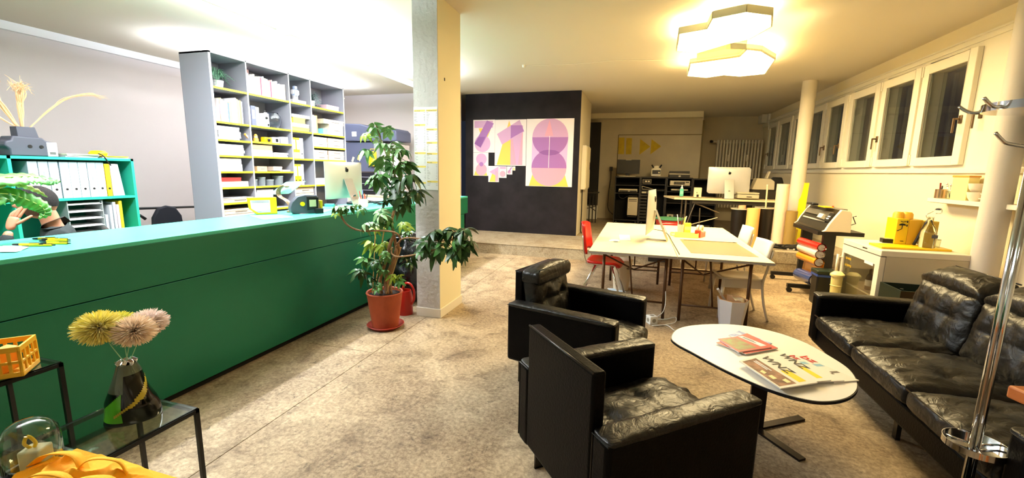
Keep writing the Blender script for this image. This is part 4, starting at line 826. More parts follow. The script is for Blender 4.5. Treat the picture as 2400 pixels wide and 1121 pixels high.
# hair cap: short, faded at the sides
hr = sph(72, 48, lambda d: headpt(d, 1, 1) * (1.035 + .012 * noise.noise(d * 14) + (.05 if d.z > .35 else .05 * max(0, (d.z + .1) / .45)) * 1) + HC)
ff = []
for f in hr.f:
    c = sum((Vector(hr.v[i]) for i in f), Vector()) / len(f) - HC
    lim = .075 if c.y < -.05 else (.05 - (.05 + c.y) * 1.2 if c.y < 0.02 else -.03)
    if c.z > max(lim, -.03): ff.append(f)
hr.f = ff; hr.obj('hair', HAIR, ps, smooth=180)
sd = sph(48, 40, lambda d: headpt(d) * 1.012 + HC); ff = []
for f in sd.f:
    c = sum((Vector(sd.v[i]) for i in f), Vector()) / len(f) - HC
    if (-.095 < c.z < -.035 and c.y < .03 and not (abs(c.x) < .028 and c.z > -.052)) : ff.append(f)
sd.f = ff; sd.obj('beard', BEARD, ps, smooth=180)
for s in (-1, 1):
    sph(16, 12, lambda d, s=s: d * .012 + HC + Vector((s * .030, -.078, .012))).obj('eye', mat('eye_white', (230, 226, 220), .3), ps, smooth=180)
    sph(12, 8, lambda d, s=s: d * .0055 + HC + Vector((s * .030, -.0875, .011))).obj('iris', mat('iris', (60, 40, 26), .3), ps, smooth=180)
    G().tube([HC + Vector((s * .012, -.097, .036)), HC + Vector((s * .03, -.096, .041)), HC + Vector((s * .048, -.082, .036))], .004, 6, flat=.6).obj('eyebrow', HAIR, ps, smooth=180)
G().tube([HC + Vector((-.022, -.094, -.060)), HC + Vector((0, -.104, -.058)), HC + Vector((.022, -.094, -.060))], .0048, 8).obj('lips', mat('lips', (178, 108, 96), .5), ps, smooth=180)
swt = skinned('sweater', [(0, .02, .52, (.165, .135)), (0, .03, .80, (.165, .13)), (0, .03, .98, (.17, .125)), (0, .02, 1.10, (.11, .10)), (0, -.005, 1.165, (.072, .074)),
                (.19, .02, 1.055, .080), (.225, -.16, .84, .062), (.165, -.27, .97, .046), (.120, -.222, 1.095, .036), (-.19, .02, 1.055, .080), (-.215, -.10, .80, .062), (-.155, -.33, .79, .046), (-.135, -.39, .795, .038)],
               [(0, 1), (1, 2), (2, 3), (3, 4), (2, 5), (5, 6), (6, 7), (7, 8), (2, 9), (9, 10), (10, 11), (11, 12)], SWE, ps)
skinned('trousers', [(0, .02, .55, (.16, .13)), (.10, -.10, .54, .10), (.13, -.46, .55, .08), (.13, -.48, .12, .06), (-.10, -.10, .54, .10), (-.13, -.46, .55, .08), (-.13, -.48, .12, .06)], [(0, 1), (1, 2), (2, 3), (0, 4), (4, 5), (5, 6)], mat('dark_jeans', (30, 34, 44), .8), ps)
for s in (-1, 1): skinned('shoe', [(s * .13, -.47, .05, .045), (s * .13, -.58, .045, .042), (s * .13, -.66, .035, .032)], [(0, 1), (1, 2)], BLK, ps)
# his chair
t = thing('swivel_chair', 'dark swivel chair the person sits on, its back edge showing behind the shoulder', 'office chair', P0, ph)
G().box((-.24, -.22, .36), (.24, .24, .42)).obj('seat', mat('chair_brown_black', (44, 38, 36), .7), t, bev=.02); G().prism([(-.22, .60), (.22, .60), (.24, .95), (.16, 1.08), (-.16, 1.08), (-.24, .95)], 'y', .27, .31).obj('backrest', mat('chair_brown_black', (44, 38, 36), .7), t, bev=.015)
G().tube([(0, 0, .08), (0, 0, .36)], .03, 10).obj('gas_lift', STEEL, t); G().tube([(0, .2, .38), (0, .29, .45), (0, .29, .65)], .018, 8).obj('back_bracket', STEEL, t)
for k in range(5): a = k * 2 * PI / 5 + .3; G().tube([(0, 0, .09), (.28 * math.cos(a), .28 * math.sin(a), .05)], .018, 8).obj('foot', BLK, t)
# desk in front of him, low behind the counter
t = thing('work_desk', 'low white work desk hidden behind the teal counter', 'desk', (-4.4, 1.3, 0)); G().box((-.5, -.6, .72), (.4, .40, .745)).obj('desktop', WHITE, t, bev=.003)
for x, y in ((-.46, -.56), (.36, -.56), (-.46, .36), (.36, .36)): G().tube([(x, y, 0), (x, y, .72)], .018, 8).obj('leg', STEEL, t)
# big leafed plant reaching in from the left, standing on the counter
BAN = mat('banana_leaf', (96, 178, 70), .42, var=(8, (58, 140, 60), 5)); RIB = mat('leaf_rib', (196, 214, 110), .5)
pb = (-3.35, 1.12, 1.131)
t = thing('leafy_pot_plant', 'big green plant reaching over the counter with long serrated leaves before the face', 'plant', pb)
G().lathe([(.07, 0), (.095, .16), (.10, .165), (.09, .165), (.08, .14), (0, .14)], n=28).obj('pot', POTW, t, smooth=40); G().lathe([(0, .141), (.084, .143), (0, .15)], n=20).obj('soil', mat('soil', (40, 30, 22), .95, bump=(80, .6)), t)
def bigleaf(path, wmax, par, m=BAN, tiltv=(0, 0, 1), curl=.25):
    S = spl([Vector(p) - Vector(par.location) for p in path], 8); n = len(S); g = G(); tv = Vector(tiltv)
    rows = []
    for i, p in enumerate(S):
        u = i / (n - 1); d = (S[min(i + 1, n - 1)] - S[max(0, i - 1)]).normalized(); sd = d.cross(tv).normalized(); nn = sd.cross(d)
        w_ = wmax * math.sin(PI * min(1, u * .96 + .04) ** .8) ** .75 * (1 + .10 * math.sin(i * 2.2)); row = []
        for k in range(-3, 4):
            q = k / 3; row.append(p + sd * q * w_ - nn * curl * w_ * abs(q) ** 1.6 + nn * .006 * math.sin(i * 1.9 + abs(k)))
        rows.append(row)
    o = len(g.v); g.v += [tuple(v) for r in rows for v in r]
    for i in range(n - 1):
        for k in range(6): g.f.append((o + i * 7 + k, o + i * 7 + k + 1, o + (i + 1) * 7 + k + 1, o + (i + 1) * 7 + k))
    lf = g.obj('leaf', m, par, smooth=180, solid=.0015)
    G().tube([s + Vector((0, 0, .001)) for s in S], [.004 * (1 - .7 * i / n) for i in range(n)], 6).obj('midrib', RIB, lf, smooth=180)
bigleaf([(-3.36, 1.15, 1.36), (-3.45, 1.35, 1.49), (-3.520,1.582,1.512), (-3.550,1.688,1.513), (-3.550,1.774,1.487), (-3.520,1.805,1.480)], .062, t, tiltv=(.55, -.3, .8))
bigleaf([(-3.36, 1.15, 1.34), (-3.42, 1.35, 1.42), (-3.500,1.539,1.417), (-3.500,1.612,1.386), (-3.480,1.670,1.339), (-3.460,1.678,1.295), (-3.450,1.639,1.266)], .052, t, tiltv=(.8, -.4, .55))
bigleaf([(-3.36, 1.15, 1.32), (-3.40, 1.3, 1.41), (-3.560,1.558,1.475), (-3.580,1.636,1.470), (-3.580,1.713,1.428), (-3.550,1.744,1.385)], .026, t, m=mat('pale_lime_leaf', (206, 220, 130), .5), tiltv=(.6, -.3, .7))
bigleaf([(-3.36, 1.15, 1.30), (-3.38, 1.22, 1.40), (-3.460,1.496,1.394), (-3.440,1.540,1.371)], .05, t, tiltv=(.7, -.3, .6))
G().tube(spl([(0, 0, .14), (0, .02, .20), (-.005, .03, .23)]), .008, 8).tube(spl([(.01, 0, .14), (0, .03, .19), (-.01, .04, .21)]), .007, 8).obj('stalk', RIB, t, smooth=180)
# covered machine and black shelf behind, at the back left
t = thing('machine_cabinet', 'tall dark grey covered machine against the back wall beyond the bookcase', 'machine', (-5.6, 8.2, 0)); w0 = (-5.6, 8.2, 0); MG = mat('machine_grey', (88, 94, 122), .5); MD = mat('machine_dark', (30, 30, 40), .35)
G().prism([(-6.3, 2.16), (-4.88, 2.16), (-4.88, 2.36), (-4.95, 2.42), (-5.15, 2.45), (-5.5, 2.45), (-5.75, 2.52), (-6.3, 2.54)], 'y', 8.0, 8.6).obj('hood', MG, t, bev=.02, w=w0)
G().box((-6.25, 8.04, 1.52), (-5.45, 8.55, 2.14)).obj('middle_panel', MG, t, bev=.01, w=w0); G().box((-6.25, 8.06, .2), (-5.45, 8.55, 1.50)).obj('dark_front', MD, t, w=w0); G().box((-5.44, 8.02, .2), (-5.34, 8.55, 2.14)).obj('side_post', mat('post_grey', (150, 156, 160), .4), t, w=w0)
for z in (1.40, 1.26, 1.12): G().box((-6.2, 8.035, z), (-5.5, 8.045, z + .012)).obj('rail', mat('rail_light', (150, 150, 170), .4), t, w=w0)
G().box((-5.33, 8.1, .2), (-4.9, 8.55, 2.1)).obj('white_door', LWALL, t, w=w0)
G().box((-5.95, 7.992, 2.26), (-5.84, 7.999, 2.36)).obj('label', WPAP, t, w=w0)
for i, (x, z, c) in enumerate(((-5.98, 1.78, (214, 206, 190)), (-5.83, 1.82, (236, 206, 130)))): G().obox((x, 8.034, z), (.05, .003, .11), (0, .4, 0)).obj('sticky_note', mat('note%d' % i, c, .6), t, w=w0)
t = thing('yellow_box_file', 'small yellow bag hanging on the machine behind the tall plant', 'bag', (-5.46, 7.968, 1.64)); G().box((-.085, 0, 0), (.085, .05, .31)).obj('body', YPEN, t, bev=.01); G().tube([(-.05, .025, .31), (-.05, .03, .36), (.05, .03, .36), (.05, .025, .31)], .006, 6).obj('strap', YPEN, t, smooth=180)
t = thing('low_sideboard', 'long white low cupboard along the back wall behind the counter', 'cupboard', (-5.4, 7.6, 0)); G().box((-1.2, 0, 0), (1.3, .3, 1.02)).obj('body', WHITE, t, bev=.004); G().box((-1.2, -.01, 1.02), (1.3, .31, 1.04)).obj('top', mat('warm_top', (226, 204, 160), .5), t, bev=.003)
for i in range(4): G().box((-1.19 + i * .625, -.016, .05), (-1.19 + i * .625 + .61, 0, 1.0)).obj('door', WHITE, t, bev=.003)

# ================================================================ ARMCHAIRS, SOFA, COFFEE TABLE
LE = leather(); SEAM = mat('leather_piping', (26, 22, 17), .3); LEP = mat('leather_panel', (3, 2, 2), .45, bump=(90, .12), spec=.12)
def rbox(a, b, bev=.02, seg=3): return G().box(a, b)
def armchair(loc, rz, label, back_cushion=True):
    """faces local +x; x from 0 (rear) to .84, y across .78"""
    t = thing('leather_armchair', label, 'armchair', loc, rz)
    D, Wd, ah, at = .85, .77, .62, .105
    for s in (0, 1):
        y0 = 0 if s == 0 else Wd - at
        ar = G().box((0, y0, .18), (D - .02, y0 + at, ah)).obj('armrest', LEP, t, bev=.022, seg=3)
        cap = cushion(D - .03, at + .012, .035, .006, seed=3 + s, wr=.003, n=14); cap.xf(((D - .02) / 2, y0 + at / 2, ah - .022)); cap.obj('arm_pad', LE, ar, smooth=180)
        G().tube([(0.004, y0 + .002, ah - .01), (.004, y0 + at - .002, ah - .01), (.004, y0 + at - .002, .2)], .004, 6).obj('piping', SEAM, ar)
    G().box((-.002, at + .002, .20), (.06, Wd - at - .002, .85)).obj('back_panel', LEP, t, bev=.012, seg=3)
    G().tube([(0, at + .006, .848), (0, Wd - at - .006, .848)], .005, 6).obj('piping', SEAM, t, smooth=180)
    G().box((.06, at + .002, .18), (D - .05, Wd - at - .002, .30)).obj('seat_base', LEP, t, bev=.015)
    sc_ = cushion(.80, Wd - 2 * at - .006, .155, .03, [(.05, -.12, .022), (.05, .12, .022), (-.2, 0, .02)], seed=2, wr=.012, n=34)
    sc_.xf((.07 + .42, Wd / 2, .295)); sc_.obj('seat_cushion', LE, t, smooth=180)
    if back_cushion:
        bc_ = cushion(.44, Wd - 2 * at - .004, .15, .02, [(.0, -.12, .03), (.0, .12, .03), (-.13, 0, .025)], seed=5, wr=.008, n=30)
        bc_.xf((.065, Wd / 2, .60), (0, math.radians(80), 0)); bc_.obj('back_cushion', LE, t, smooth=180)
        hd_ = cushion(.15, Wd - 2 * at + .01, .13, .02, seed=8, wr=.006, n=22); hd_.xf((.06, Wd / 2, .745), (0, 0, 0)); hd_.v = [(v[0] + .07, v[1], v[2] + .0) for v in hd_.v]; hd_.obj('head_roll', LE, t, smooth=180)
        G().tube([(.19, at + .03, .868), (.19, Wd - at - .03, .868)], .004, 6).obj('piping', SEAM, t, smooth=180)
    for s in (0, 1):
        y = at * .5 if s == 0 else Wd - at * .5
        G().prism([(.08, 0), (.13, 0), (.13, .185), (.08, .185)], 'y', y - .006, y + .006).prism([(D - .16, 0), (D - .11, 0), (D - .11, .185), (D - .16, .185)], 'y', y - .006, y + .006).box((.08, y - .006, 0), (D - .11, y + .006, .012)).obj('skid_leg', mat('skid_steel', (60, 58, 54), .25, .9), t)
    return t
a1 = math.atan2(-.234, .813)
armchair((-.89, 2.935, 0), a1, 'black leather armchair with tufted back cushion, farther from the camera')
a2 = math.atan2(.528, .625)
armchair((-.05, 1.45, 0), a2, 'black leather armchair nearest the camera, seen from behind, without back cushion', False)
# ---- sofa
t = thing('leather_sofa', 'long black tufted leather sofa along the right wall', 'sofa', (1.55, 3.0, 0)); w0 = (1.55, 3.0, 0)
SX, S0, S1 = 1.50, 1.99, 4.18
G().box((SX + .03, S0, .17), (2.30, S1, .31)).obj('base', LEP, t, w=w0, bev=.015)
G().box((2.36, S0 + .0, .2), (2.46, S1, .86)).obj('back_frame', LEP, t, w=w0, bev=.02, seg=3)
for nm, y0 in (('armrest', S1 - .115), ('armrest', S0)):
    o = G().box((SX + .0, y0, .2), (2.36, y0 + .115, .60)).obj(nm, LEP, t, w=w0, bev=.025, seg=3)
    c = cushion(.86, .13, .04, .006, seed=11, wr=.004, n=14); c.xf(((SX + 2.36) / 2, y0 + .0575, .575)); c.obj('arm_pad', LE, o, smooth=180, w=w0)
ys_ = [4.055, 3.50, 2.90, 1.98]
ys_ = [(3.475, 4.055), (2.86, 3.465), (1.985, 2.85)]
for i, (a, b) in enumerate(((3.43, 4.06), (2.77, 3.42), (2.11, 2.76))):
    L = b - a
    c = cushion(.84, L, .16, .025, [(x, y * L, .022) for x in (-.12, .14) for y in (-.22, .22)], seed=20 + i, wr=.010, n=34); c.xf((SX - .01 + .42, (a + b) / 2, .30)); q = c.obj('seat_cushion', LE, t, smooth=180, w=w0)
    G().tube([(SX - .012, a + .02, .44), (SX - .02, (a + b) / 2, .447), (SX - .012, b - .02, .44)], .0045, 6).obj('piping', SEAM, q, w=w0, smooth=180)
    c = cushion(.40, L - .01, .17, .02, [(.02, y * L, .022) for y in (-.22, .22)], seed=30 + i, wr=.010, n=32); c.xf((2.27, (a + b) / 2, .60), (0, math.radians(-78), 0)); c.obj('back_cushion', LE, t, smooth=180, w=w0)
    c = cushion(.22, L - .006, .17, .03, seed=40 + i, wr=.010, n=26); c.xf((2.31, (a + b) / 2, .755), (0, math.radians(-20), 0)); q = c.obj('head_roll', LE, t, smooth=180, w=w0)
    G().tube([(2.37, a + .02, .935), (2.37, b - .02, .935)], .005, 6).obj('piping', SEAM, q, w=w0, smooth=180)
for y in (2.3, 3.0, 3.9):
    for x in (1.62, 2.28): G().box((x - .012, y - .02, 0), (x + .012, y + .02, .18)).obj('leg', mat('skid_steel', (60, 58, 54), .25, .9), t, w=w0)
# ---- coffee table: egg shaped top on a flat steel cross
ctop = [(0.269,2.960,0.500), (0.333,3.150,0.500), (0.492,3.286,0.500), (0.736,3.371,0.500), (0.950,3.327,0.500), (1.114,3.171,0.500), (1.200,2.934,0.500), (1.228,2.753,0.500), (1.183,2.558,0.500), (1.093,2.414,0.500), (0.977,2.325,0.500), (0.861,2.303,0.500), (0.707,2.367,0.500), (0.534,2.532,0.500), (0.375,2.740,0.500), (0.296,2.846,0.500)]
def closed(pts, n=5):
    P = [Vector(p) for p in pts]; m = len(P); out = []
    for i in range(m):
        a, b, c, d = P[i - 1], P[i], P[(i + 1) % m], P[(i + 2) % m]
        for k in range(n):
            u = k / n; out.append(.5 * ((2 * b) + (-a + c) * u + (2 * a - 5 * b + 4 * c - d) * u * u + (-a + 3 * b - 3 * c + d) * u ** 3))
    return out
cp = closed(ctop); c0 = (.80, 2.84)
t = thing('coffee_table', 'low white egg shaped coffee table with a thin black edge', 'coffee table', (c0[0], c0[1], 0)); w0 = (c0[0], c0[1], 0)
WT = mat('table_white', (238, 232, 218), .35); WTB = mat('table_cream', (236, 222, 184), .4)
G().prism([(p.x, p.y) for p in cp], 'z', .484, .4995).obj('edge_band', BLK, t, w=w0)
G().prism([(c0[0] + (p.x - c0[0]) * .988, c0[1] + (p.y - c0[1]) * .988) for p in cp], 'z', .4996, .5012).obj('tabletop', WT, t, w=w0)
CBS = mat('table_steel', (44, 38, 34), .35, .8)
G().box((c0[0] - .045, c0[1] - .012, .02), (c0[0] + .045, c0[1] + .012, .484)).obj('column', CBS, t, w=w0)
f1 = (0.981,2.572,0.000); f2 = (0.890,2.894,0.000)
for a in (f1, (2 * c0[0] - f1[0], 2 * c0[1] - f1[1]), (c0[0] - .33, c0[1] - .22), (c0[0] + .33, c0[1] + .22)):
    d = Vector((a[0] - c0[0], a[1] - c0[1], 0)); L = min(d.length, .42); G().obox((c0[0] + d.x / d.length * L / 2, c0[1] + d.y / d.length * L / 2, .008), (L, .05, .014), (0, 0, math.atan2(d.y, d.x))).obj('foot', CBS, t, w=w0)
# ---- magazines and newspapers on it
def flat(name, label, cat, q, z, th, m, group=None, deco=(), rag=0):
    """q: four world corners (front-left, front-right, back-right, back-left), deco in 0-1 sheet coordinates"""
    q = [Vector((p[0], p[1], 0)) for p in q]; o = q[0]
    t = thing(name, label, cat, (o.x, o.y, z), 0, group)
    def P(u, v, h=0): return tuple((q[0] * (1 - u) * (1 - v) + q[1] * u * (1 - v) + q[2] * u * v + q[3] * (1 - u) * v) - o + Vector((0, 0, h)))
    k = max(2, int(th / .003))
    G().hexa([P(*c, 0) for c in ((0, 0), (1, 0), (1, 1), (0, 1))], [P(*c, th) for c in ((0, 0), (1, 0), (1, 1), (0, 1))]).obj('pages', mat('page_edge', (222, 216, 208), .7), t)
    G().hexa([P(*c, th) for c in ((-.004, -.004), (1.0, -.004), (1.0, 1.004), (-.004, 1.004))], [P(*c, th + .0012) for c in ((-.004, -.004), (1.0, -.004), (1.0, 1.004), (-.004, 1.004))]).obj('cover', m, t)
    for i, (nm, a, b, c, d, mm) in enumerate(deco):
        h = th + .0014 + .0002 * i
        G().hexa([P(a, b, h), P(c, b, h), P(c, d, h), P(a, d, h)], [P(a, b, h + .0002), P(c, b, h + .0002), P(c, d, h + .0002), P(a, d, h + .0002)]).obj(nm, mm, t)
    return t, P
NEWS = mat('newsprint', (232, 224, 204), .8); MRED = mat('mag_red', (206, 50, 40), .4); MBLU = mat('mag_blue', (80, 110, 180), .4, var=(14, (210, 216, 230), 3)); PIC = mat('mag_photo', (120, 64, 34), .45, var=(22, (110, 130, 60), 4)); PIC2 = mat('news_photo', (84, 64, 46), .7, var=(16, (176, 130, 96), 5))
INKB = mat('ink_black', (20, 18, 16), .6); MYE = mat('news_yellow', (246, 206, 40), .7); NRD = mat('news_red', (190, 34, 26), .7); LBL = mat('news_blue', (140, 180, 190), .7); GRB = mat('news_grey', (100, 92, 76), .7)
flat('magazine', 'blue covered magazine under the other two on the coffee table', 'magazine', [(0.652,3.105,0.503), (0.741,3.223,0.503), (0.902,3.046,0.503), (0.768,2.935,0.503)], .5015, .004, MBLU)
flat('magazine', 'red topped magazine in the middle of the pile of three', 'magazine', [(0.546,2.917,0.508), (0.780,3.166,0.508), (0.909,2.950,0.508), (0.691,2.783,0.508)], .507, .006, MRED)
flat('magazine', 'uppermost magazine of the pile with a kitchen photo and white title strip', 'magazine', [(0.563,2.969,0.523), (0.737,3.082,0.523), (0.868,2.931,0.523), (0.650,2.780,0.523)], .5145, .006, MRED, deco=(('cover_photo', .06, .08, .62, .92, PIC), ('title_strip', .78, .0, .97, .86, WPAP), ('headline', .84, .1, .87, .62, INKB), ('headline', .89, .1, .92, .5, INKB)))
def news(q, z, label, deco, grp=None): return flat('newspaper', label, 'newspaper', q, z, .006, NEWS, deco=deco)
t, P = news([(0.918,2.843,0.510), (1.017,2.876,0.510), (1.208,2.615,0.508), (1.067,2.547,0.508)], .5015, 'newspaper at the right end of the fanned row, red bz masthead', (('blue_box', .55, .36, .95, .46, LBL), ('grey_box', .60, .66, .95, .72, GRB), ('grey_box', .30, .72, .60, .76, GRB)))
def masthead(s, t, P, u, v, size, m, sx=1, un=0):
    a = Vector(P(u, v)); b = Vector(P(u, v + .1)); d = b - a
    text('masthead', s, size, m, t, (a.x, a.y, .0085), (0, 0, math.atan2(d.y, d.x)), sx=sx, bold=.0012, ext=.0003)
masthead('bz', t, P, .70, .04, .085, NRD, 1.2)
t, P = news([(0.853,2.821,0.510), (0.964,2.858,0.510), (1.122,2.569,0.510), (0.976,2.505,0.510)], .509, 'newspaper second from the right in the fanned row, small red print', (('blue_box', .6, .30, .9, .40, LBL), ('rule', .2, .74, .23, .9, INKB)))
masthead('bz', t, P, .68, .04, .055, NRD, 1.2)
t, P = news([(0.808,2.811,0.520), (0.907,2.845,0.520), (1.047,2.534,0.520), (0.921,2.467,0.520)], .5165, 'newspaper third from the right with black masthead and yellow bar', (('yellow_bar', .55, .52, .82, .92, MYE),))
masthead('WNZ', t, P, .58, .04, .07, INKB, 1.15)
t, P = news([(0.620,2.618,0.530), (0.808,2.788,0.530), (0.959,2.463,0.530), (0.750,2.328,0.530)], .524, 'front newspaper of the row with a big brown photo of hands playing', (('front_photo', .04, .05, .50, .95, PIC2), ('yellow_bar', .60, .55, .80, .93, MYE), ('headline', .38, .12, .41, .50, WPAP), ('headline', .32, .12, .35, .45, WPAP)))
masthead('WNZ', t, P, .66, .04, .075, INKB, 1.15)
for a, b, c, d in (((.13, .62), (.24, .62), (.24, .74), (.13, .74)), ((.1, .45), (.2, .43), (.21, .53), (.11, .55)), ((.30, .80), (.42, .78), (.42, .9), (.31, .9))):
    G().hexa([P(*q, .0088) for q in (a, b, c, d)], [P(*q, .009) for q in (a, b, c, d)]).obj('photo_card', mat('card_pale', (226, 214, 150), .6), t)
# ---- chrome coat stand in the right foreground
CH = mat('chrome_polish', (215, 215, 216), .09, 1)
cs = (1.452, 2.172, 0)
t = thing('coat_stand', 'chrome coat stand with umbrella ring and hooks in the right foreground', 'coat stand', cs)
for dx, dy in ((-.012, 0), (.012, .006), (.0, -.013)): G().tube([(dx, dy, .02), (dx, dy, 1.93)], .0105, 12).obj('pole', CH, t, smooth=180)
cz = .455; rr_ = .102
def bandring(z, r, h, m, nm, par, th=.0025, n=48):
    g = G(); g.lathe([(r, z), (r + th, z), (r + th, z + h), (r, z + h), (r, z)], n=n); return g.obj(nm, m, par, smooth=40)
bandring(cz, rr_, .028, CH, 'umbrella_ring', t)
for a in (.3, 2.5, 4.4): G().tube([(.02 * math.cos(a), .02 * math.sin(a), cz + .014), (rr_ * math.cos(a), rr_ * math.sin(a), cz + .014)], .005, 8).obj('ring_spoke', CH, t, smooth=180)
bandring(1.86, .165, .03, CH, 'hook_ring', t); G().lathe([(.0, 1.875), (.164, 1.875), (.164, 1.879), (0, 1.879)], n=40).obj('hook_plate', CH, t, smooth=40)
for k in range(6):
    a = k * PI / 3 + 3.43; ca, sa = math.cos(a), math.sin(a)
    G().tube(spl([(.155 * ca, .155 * sa, 1.872), (.19 * ca, .19 * sa, 1.868), (.215 * ca, .215 * sa, 1.880), (.238 * ca, .238 * sa, 1.90)], 4), .0065, 8).obj('hook', CH, t, smooth=180)
for k in range(3):
    a = k * 2 * PI / 3 + 3.3; ca, sa = math.cos(a), math.sin(a)
    G().tube(spl([(.01 * ca, .01 * sa, 1.72), (.10 * ca, .10 * sa, 1.735), (.125 * ca, .125 * sa, 1.75), (.15 * ca, .15 * sa, 1.775)], 4), .0065, 8).obj('lower_hook', CH, t, smooth=180)
bandring(.0, .16, .022, CH, 'base_ring', t, .006)
for k in range(3): a = k * 2 * PI / 3 + .4; G().tube([(0, 0, .02), (.16 * math.cos(a), .16 * math.sin(a), .012)], .008, 8).obj('base_spoke', CH, t, smooth=180)
# orange wood stool top at the right edge, beside it a carton of glass
t = thing('wooden_stool', 'orange brown wooden stool seat cut by the right edge of the picture', 'stool', (1.4, 1.7, 0)); WOODO = mat('orange_wood', (206, 124, 62), .45, var=(5, (176, 92, 38), 6))
q = [(1.206,1.730,0.930), (1.247,1.727,0.930)]
SXx = q[0][0]; SYy = q[0][1]
G().hexa([(SXx, SYy, .885), (SXx + .10, SYy - .32, .885), (SXx + .42, SYy - .2, .885), (SXx + .32, SYy + .06, .885)], [(SXx, SYy, .93), (SXx + .10, SYy - .32, .93), (SXx + .42, SYy - .2, .93), (SXx + .32, SYy + .06, .93)]).obj('seat', WOODO, t, bev=.008, w=(1.4, 1.7, 0))
for x, y in ((.12, -.05), (.16, -.26), (.36, -.17), (.28, .0)): G().tube([(SXx + x, SYy + y, 0), (SXx + x, SYy + y, .885)], .018, 10).obj('leg', WOODO, t, w=(1.4, 1.7, 0))
t = thing('glass_carton', 'orange crate with upright glass bottles behind the sofa back', 'crate', (2.72, 4.0, 0)); CRT = mat('crate_orange', (214, 130, 56), .6)
for a, b in (((-.16, -.2, 0), (-.145, .25, .77)), ((.145, -.2, 0), (.16, .25, .77)), ((-.16, -.2, 0), (.16, -.185, .77)), ((-.16, .235, 0), (.16, .25, .77))): G().box(a, b).obj('side', CRT, t)
G().box((-.16, -.2, 0), (.16, .25, .02)).obj('bottom', CRT, t); G().box((-.145, -.185, .5), (.145, .235, .51)).obj('inner_floor', CRT, t)
BG = mat('bottle_glass_clear', (228, 236, 222), .05, trans=1)
def bottle(loc, h, r, m, label, name='glass_bottle', tilt=(0, 0), cap=None, lab=None, neck=.35, group=None):
    t = thing(name, label, 'bottle', loc, 0, group, rot=(tilt[0], tilt[1], 0)); nr = r * neck
    G().lathe([(0, 0), (r * .9, 0), (r, .01), (r, h * .55), (r * .8, h * .66), (nr, h * .78), (nr, h * .98), (nr * 1.15, h)], n=20).obj('glass_body', m, t, smooth=60)
    G().lathe([(0, h * .985), (nr * 1.2, h * .985), (nr * 1.2, h * 1.02), (0, h * 1.02)], n=14).obj('cap', cap or CHROME, t, smooth=40)
    if lab: G().lathe([(r * 1.01, h * .2), (r * 1.01, h * .48)], n=20).obj('label', lab, t, smooth=60)
    return t
for i, (x, y) in enumerate(((-.07, -.02), (.0, .10), (.07, -.08), (.03, -.14))): bottle((2.72 + x, 4.0 + y, .512), .36, .036, BG, ['leaning clear bottle at the left in the orange crate', 'clear bottle at the back of the orange crate', 'clear bottle at the right in the orange crate', 'clear bottle at the front of the orange crate'][i], tilt=(-.1 if i == 0 else 0, -.16 if i == 0 else .03))

# ================================================================ WORK TABLES IN THE MIDDLE
TRS = mat('trestle_steel', (86, 60, 40), .45, .6); TOPC = mat('tabletop_cream', (240, 226, 182), .42, var=(2.2, (234, 218, 172), 4)); TEDGE = mat('table_edge', (150, 140, 128), .5)
def worktable(x0, x1, y0, y1, label, gap):
    z = .74; o = (x0, y0, 0); t = thing('work_table', label, 'table', o)
    G().box((x0, y0, z - .024), (x1, y1, z)).obj('tabletop', TOPC, t, w=o, bev=.002)
    g = G(); g.box((x0 - .002, y0 - .003, z - .028), (x1 + .002, y0, z - .002)).obj('edge_strip', TEDGE, t, w=o)
    xa, xb = x0 + .16, x1 - .09 if gap else x1 - .06; ya, yb = y0 + .16, y1 - 1.15
    if not gap: xa = x0 + .07; xb = x1 - .17
    for (x, y) in ((xa, ya), (xb, ya), (xa, yb), (xb, yb)): G().tube([(x, y, 0), (x, y, z - .025)], .017, 10).obj('leg', TRS, t, w=o, smooth=180)
    for y in (ya, yb):
        for zz in (.18 if y == ya else .25, z - .045): G().tube([(xa, y, zz), (xb, y, zz)], .011, 8).obj('crossbar', TRS, t, w=o, smooth=180)
    G().tube([(xa, ya, z - .06), ((xa + xb) / 2, (ya + yb) / 2, .36), (xb, yb, .2)], .010, 8).obj('diagonal_brace', TRS, t, w=o, smooth=180); G().tube([(xb, ya, z - .06), ((xa + xb) / 2, (ya + yb) / 2 + .03, .36), (xa, yb, .2)], .010, 8).obj('diagonal_brace', TRS, t, w=o, smooth=180)
    xm = (xa + xb) / 2; G().tube([(xm, ya, .18), (xm - .06, ya, z - .045)], .010, 8).obj('centre_strut', TRS, t, w=o, smooth=180); G().tube([(xm, yb, .25), (xm, yb, z - .045)], .010, 8).obj('centre_strut', TRS, t, w=o, smooth=180)
    return t
worktable(-.49, .428, 4.69, 7.53, 'cream work table left of the seam, on brown steel trestles', True)
worktable(.434, 1.335, 4.69, 7.53, 'cream work table right of the seam, grey mat lying on it', False)
TZ2 = .7405
t = thing('junction_box', 'small grey box fixed under the table edge near the seam', 'cable box', (.25, 5.05, .595)); G().box((-.1, 0, 0), (.09, .08, .08)).obj('body', GREYP, t, bev=.004); G().box((-.11, -.005, .08), (.10, .09, .115)).obj('bracket', TRS, t)
desktop_computer((0.166,5.754,0.741), math.radians(-100), 'silver all in one computer seen edge on at the left work table', W_=.60, Hh=.70)
def slab(name, label, cat, q, z, th, m, parts=(), grp=None):
    q = [Vector((p[0], p[1], 0)) for p in q]; c = sum(q, Vector()) / 4
    t = thing(name, label, cat, (c.x, c.y, z), 0, grp)
    G().hexa([tuple(p - c) for p in q], [tuple(p - c + Vector((0, 0, th))) for p in q]).obj('body', m, t)
    return t, q, c
KW = mat('keyboard_white', (236, 236, 232), .4)
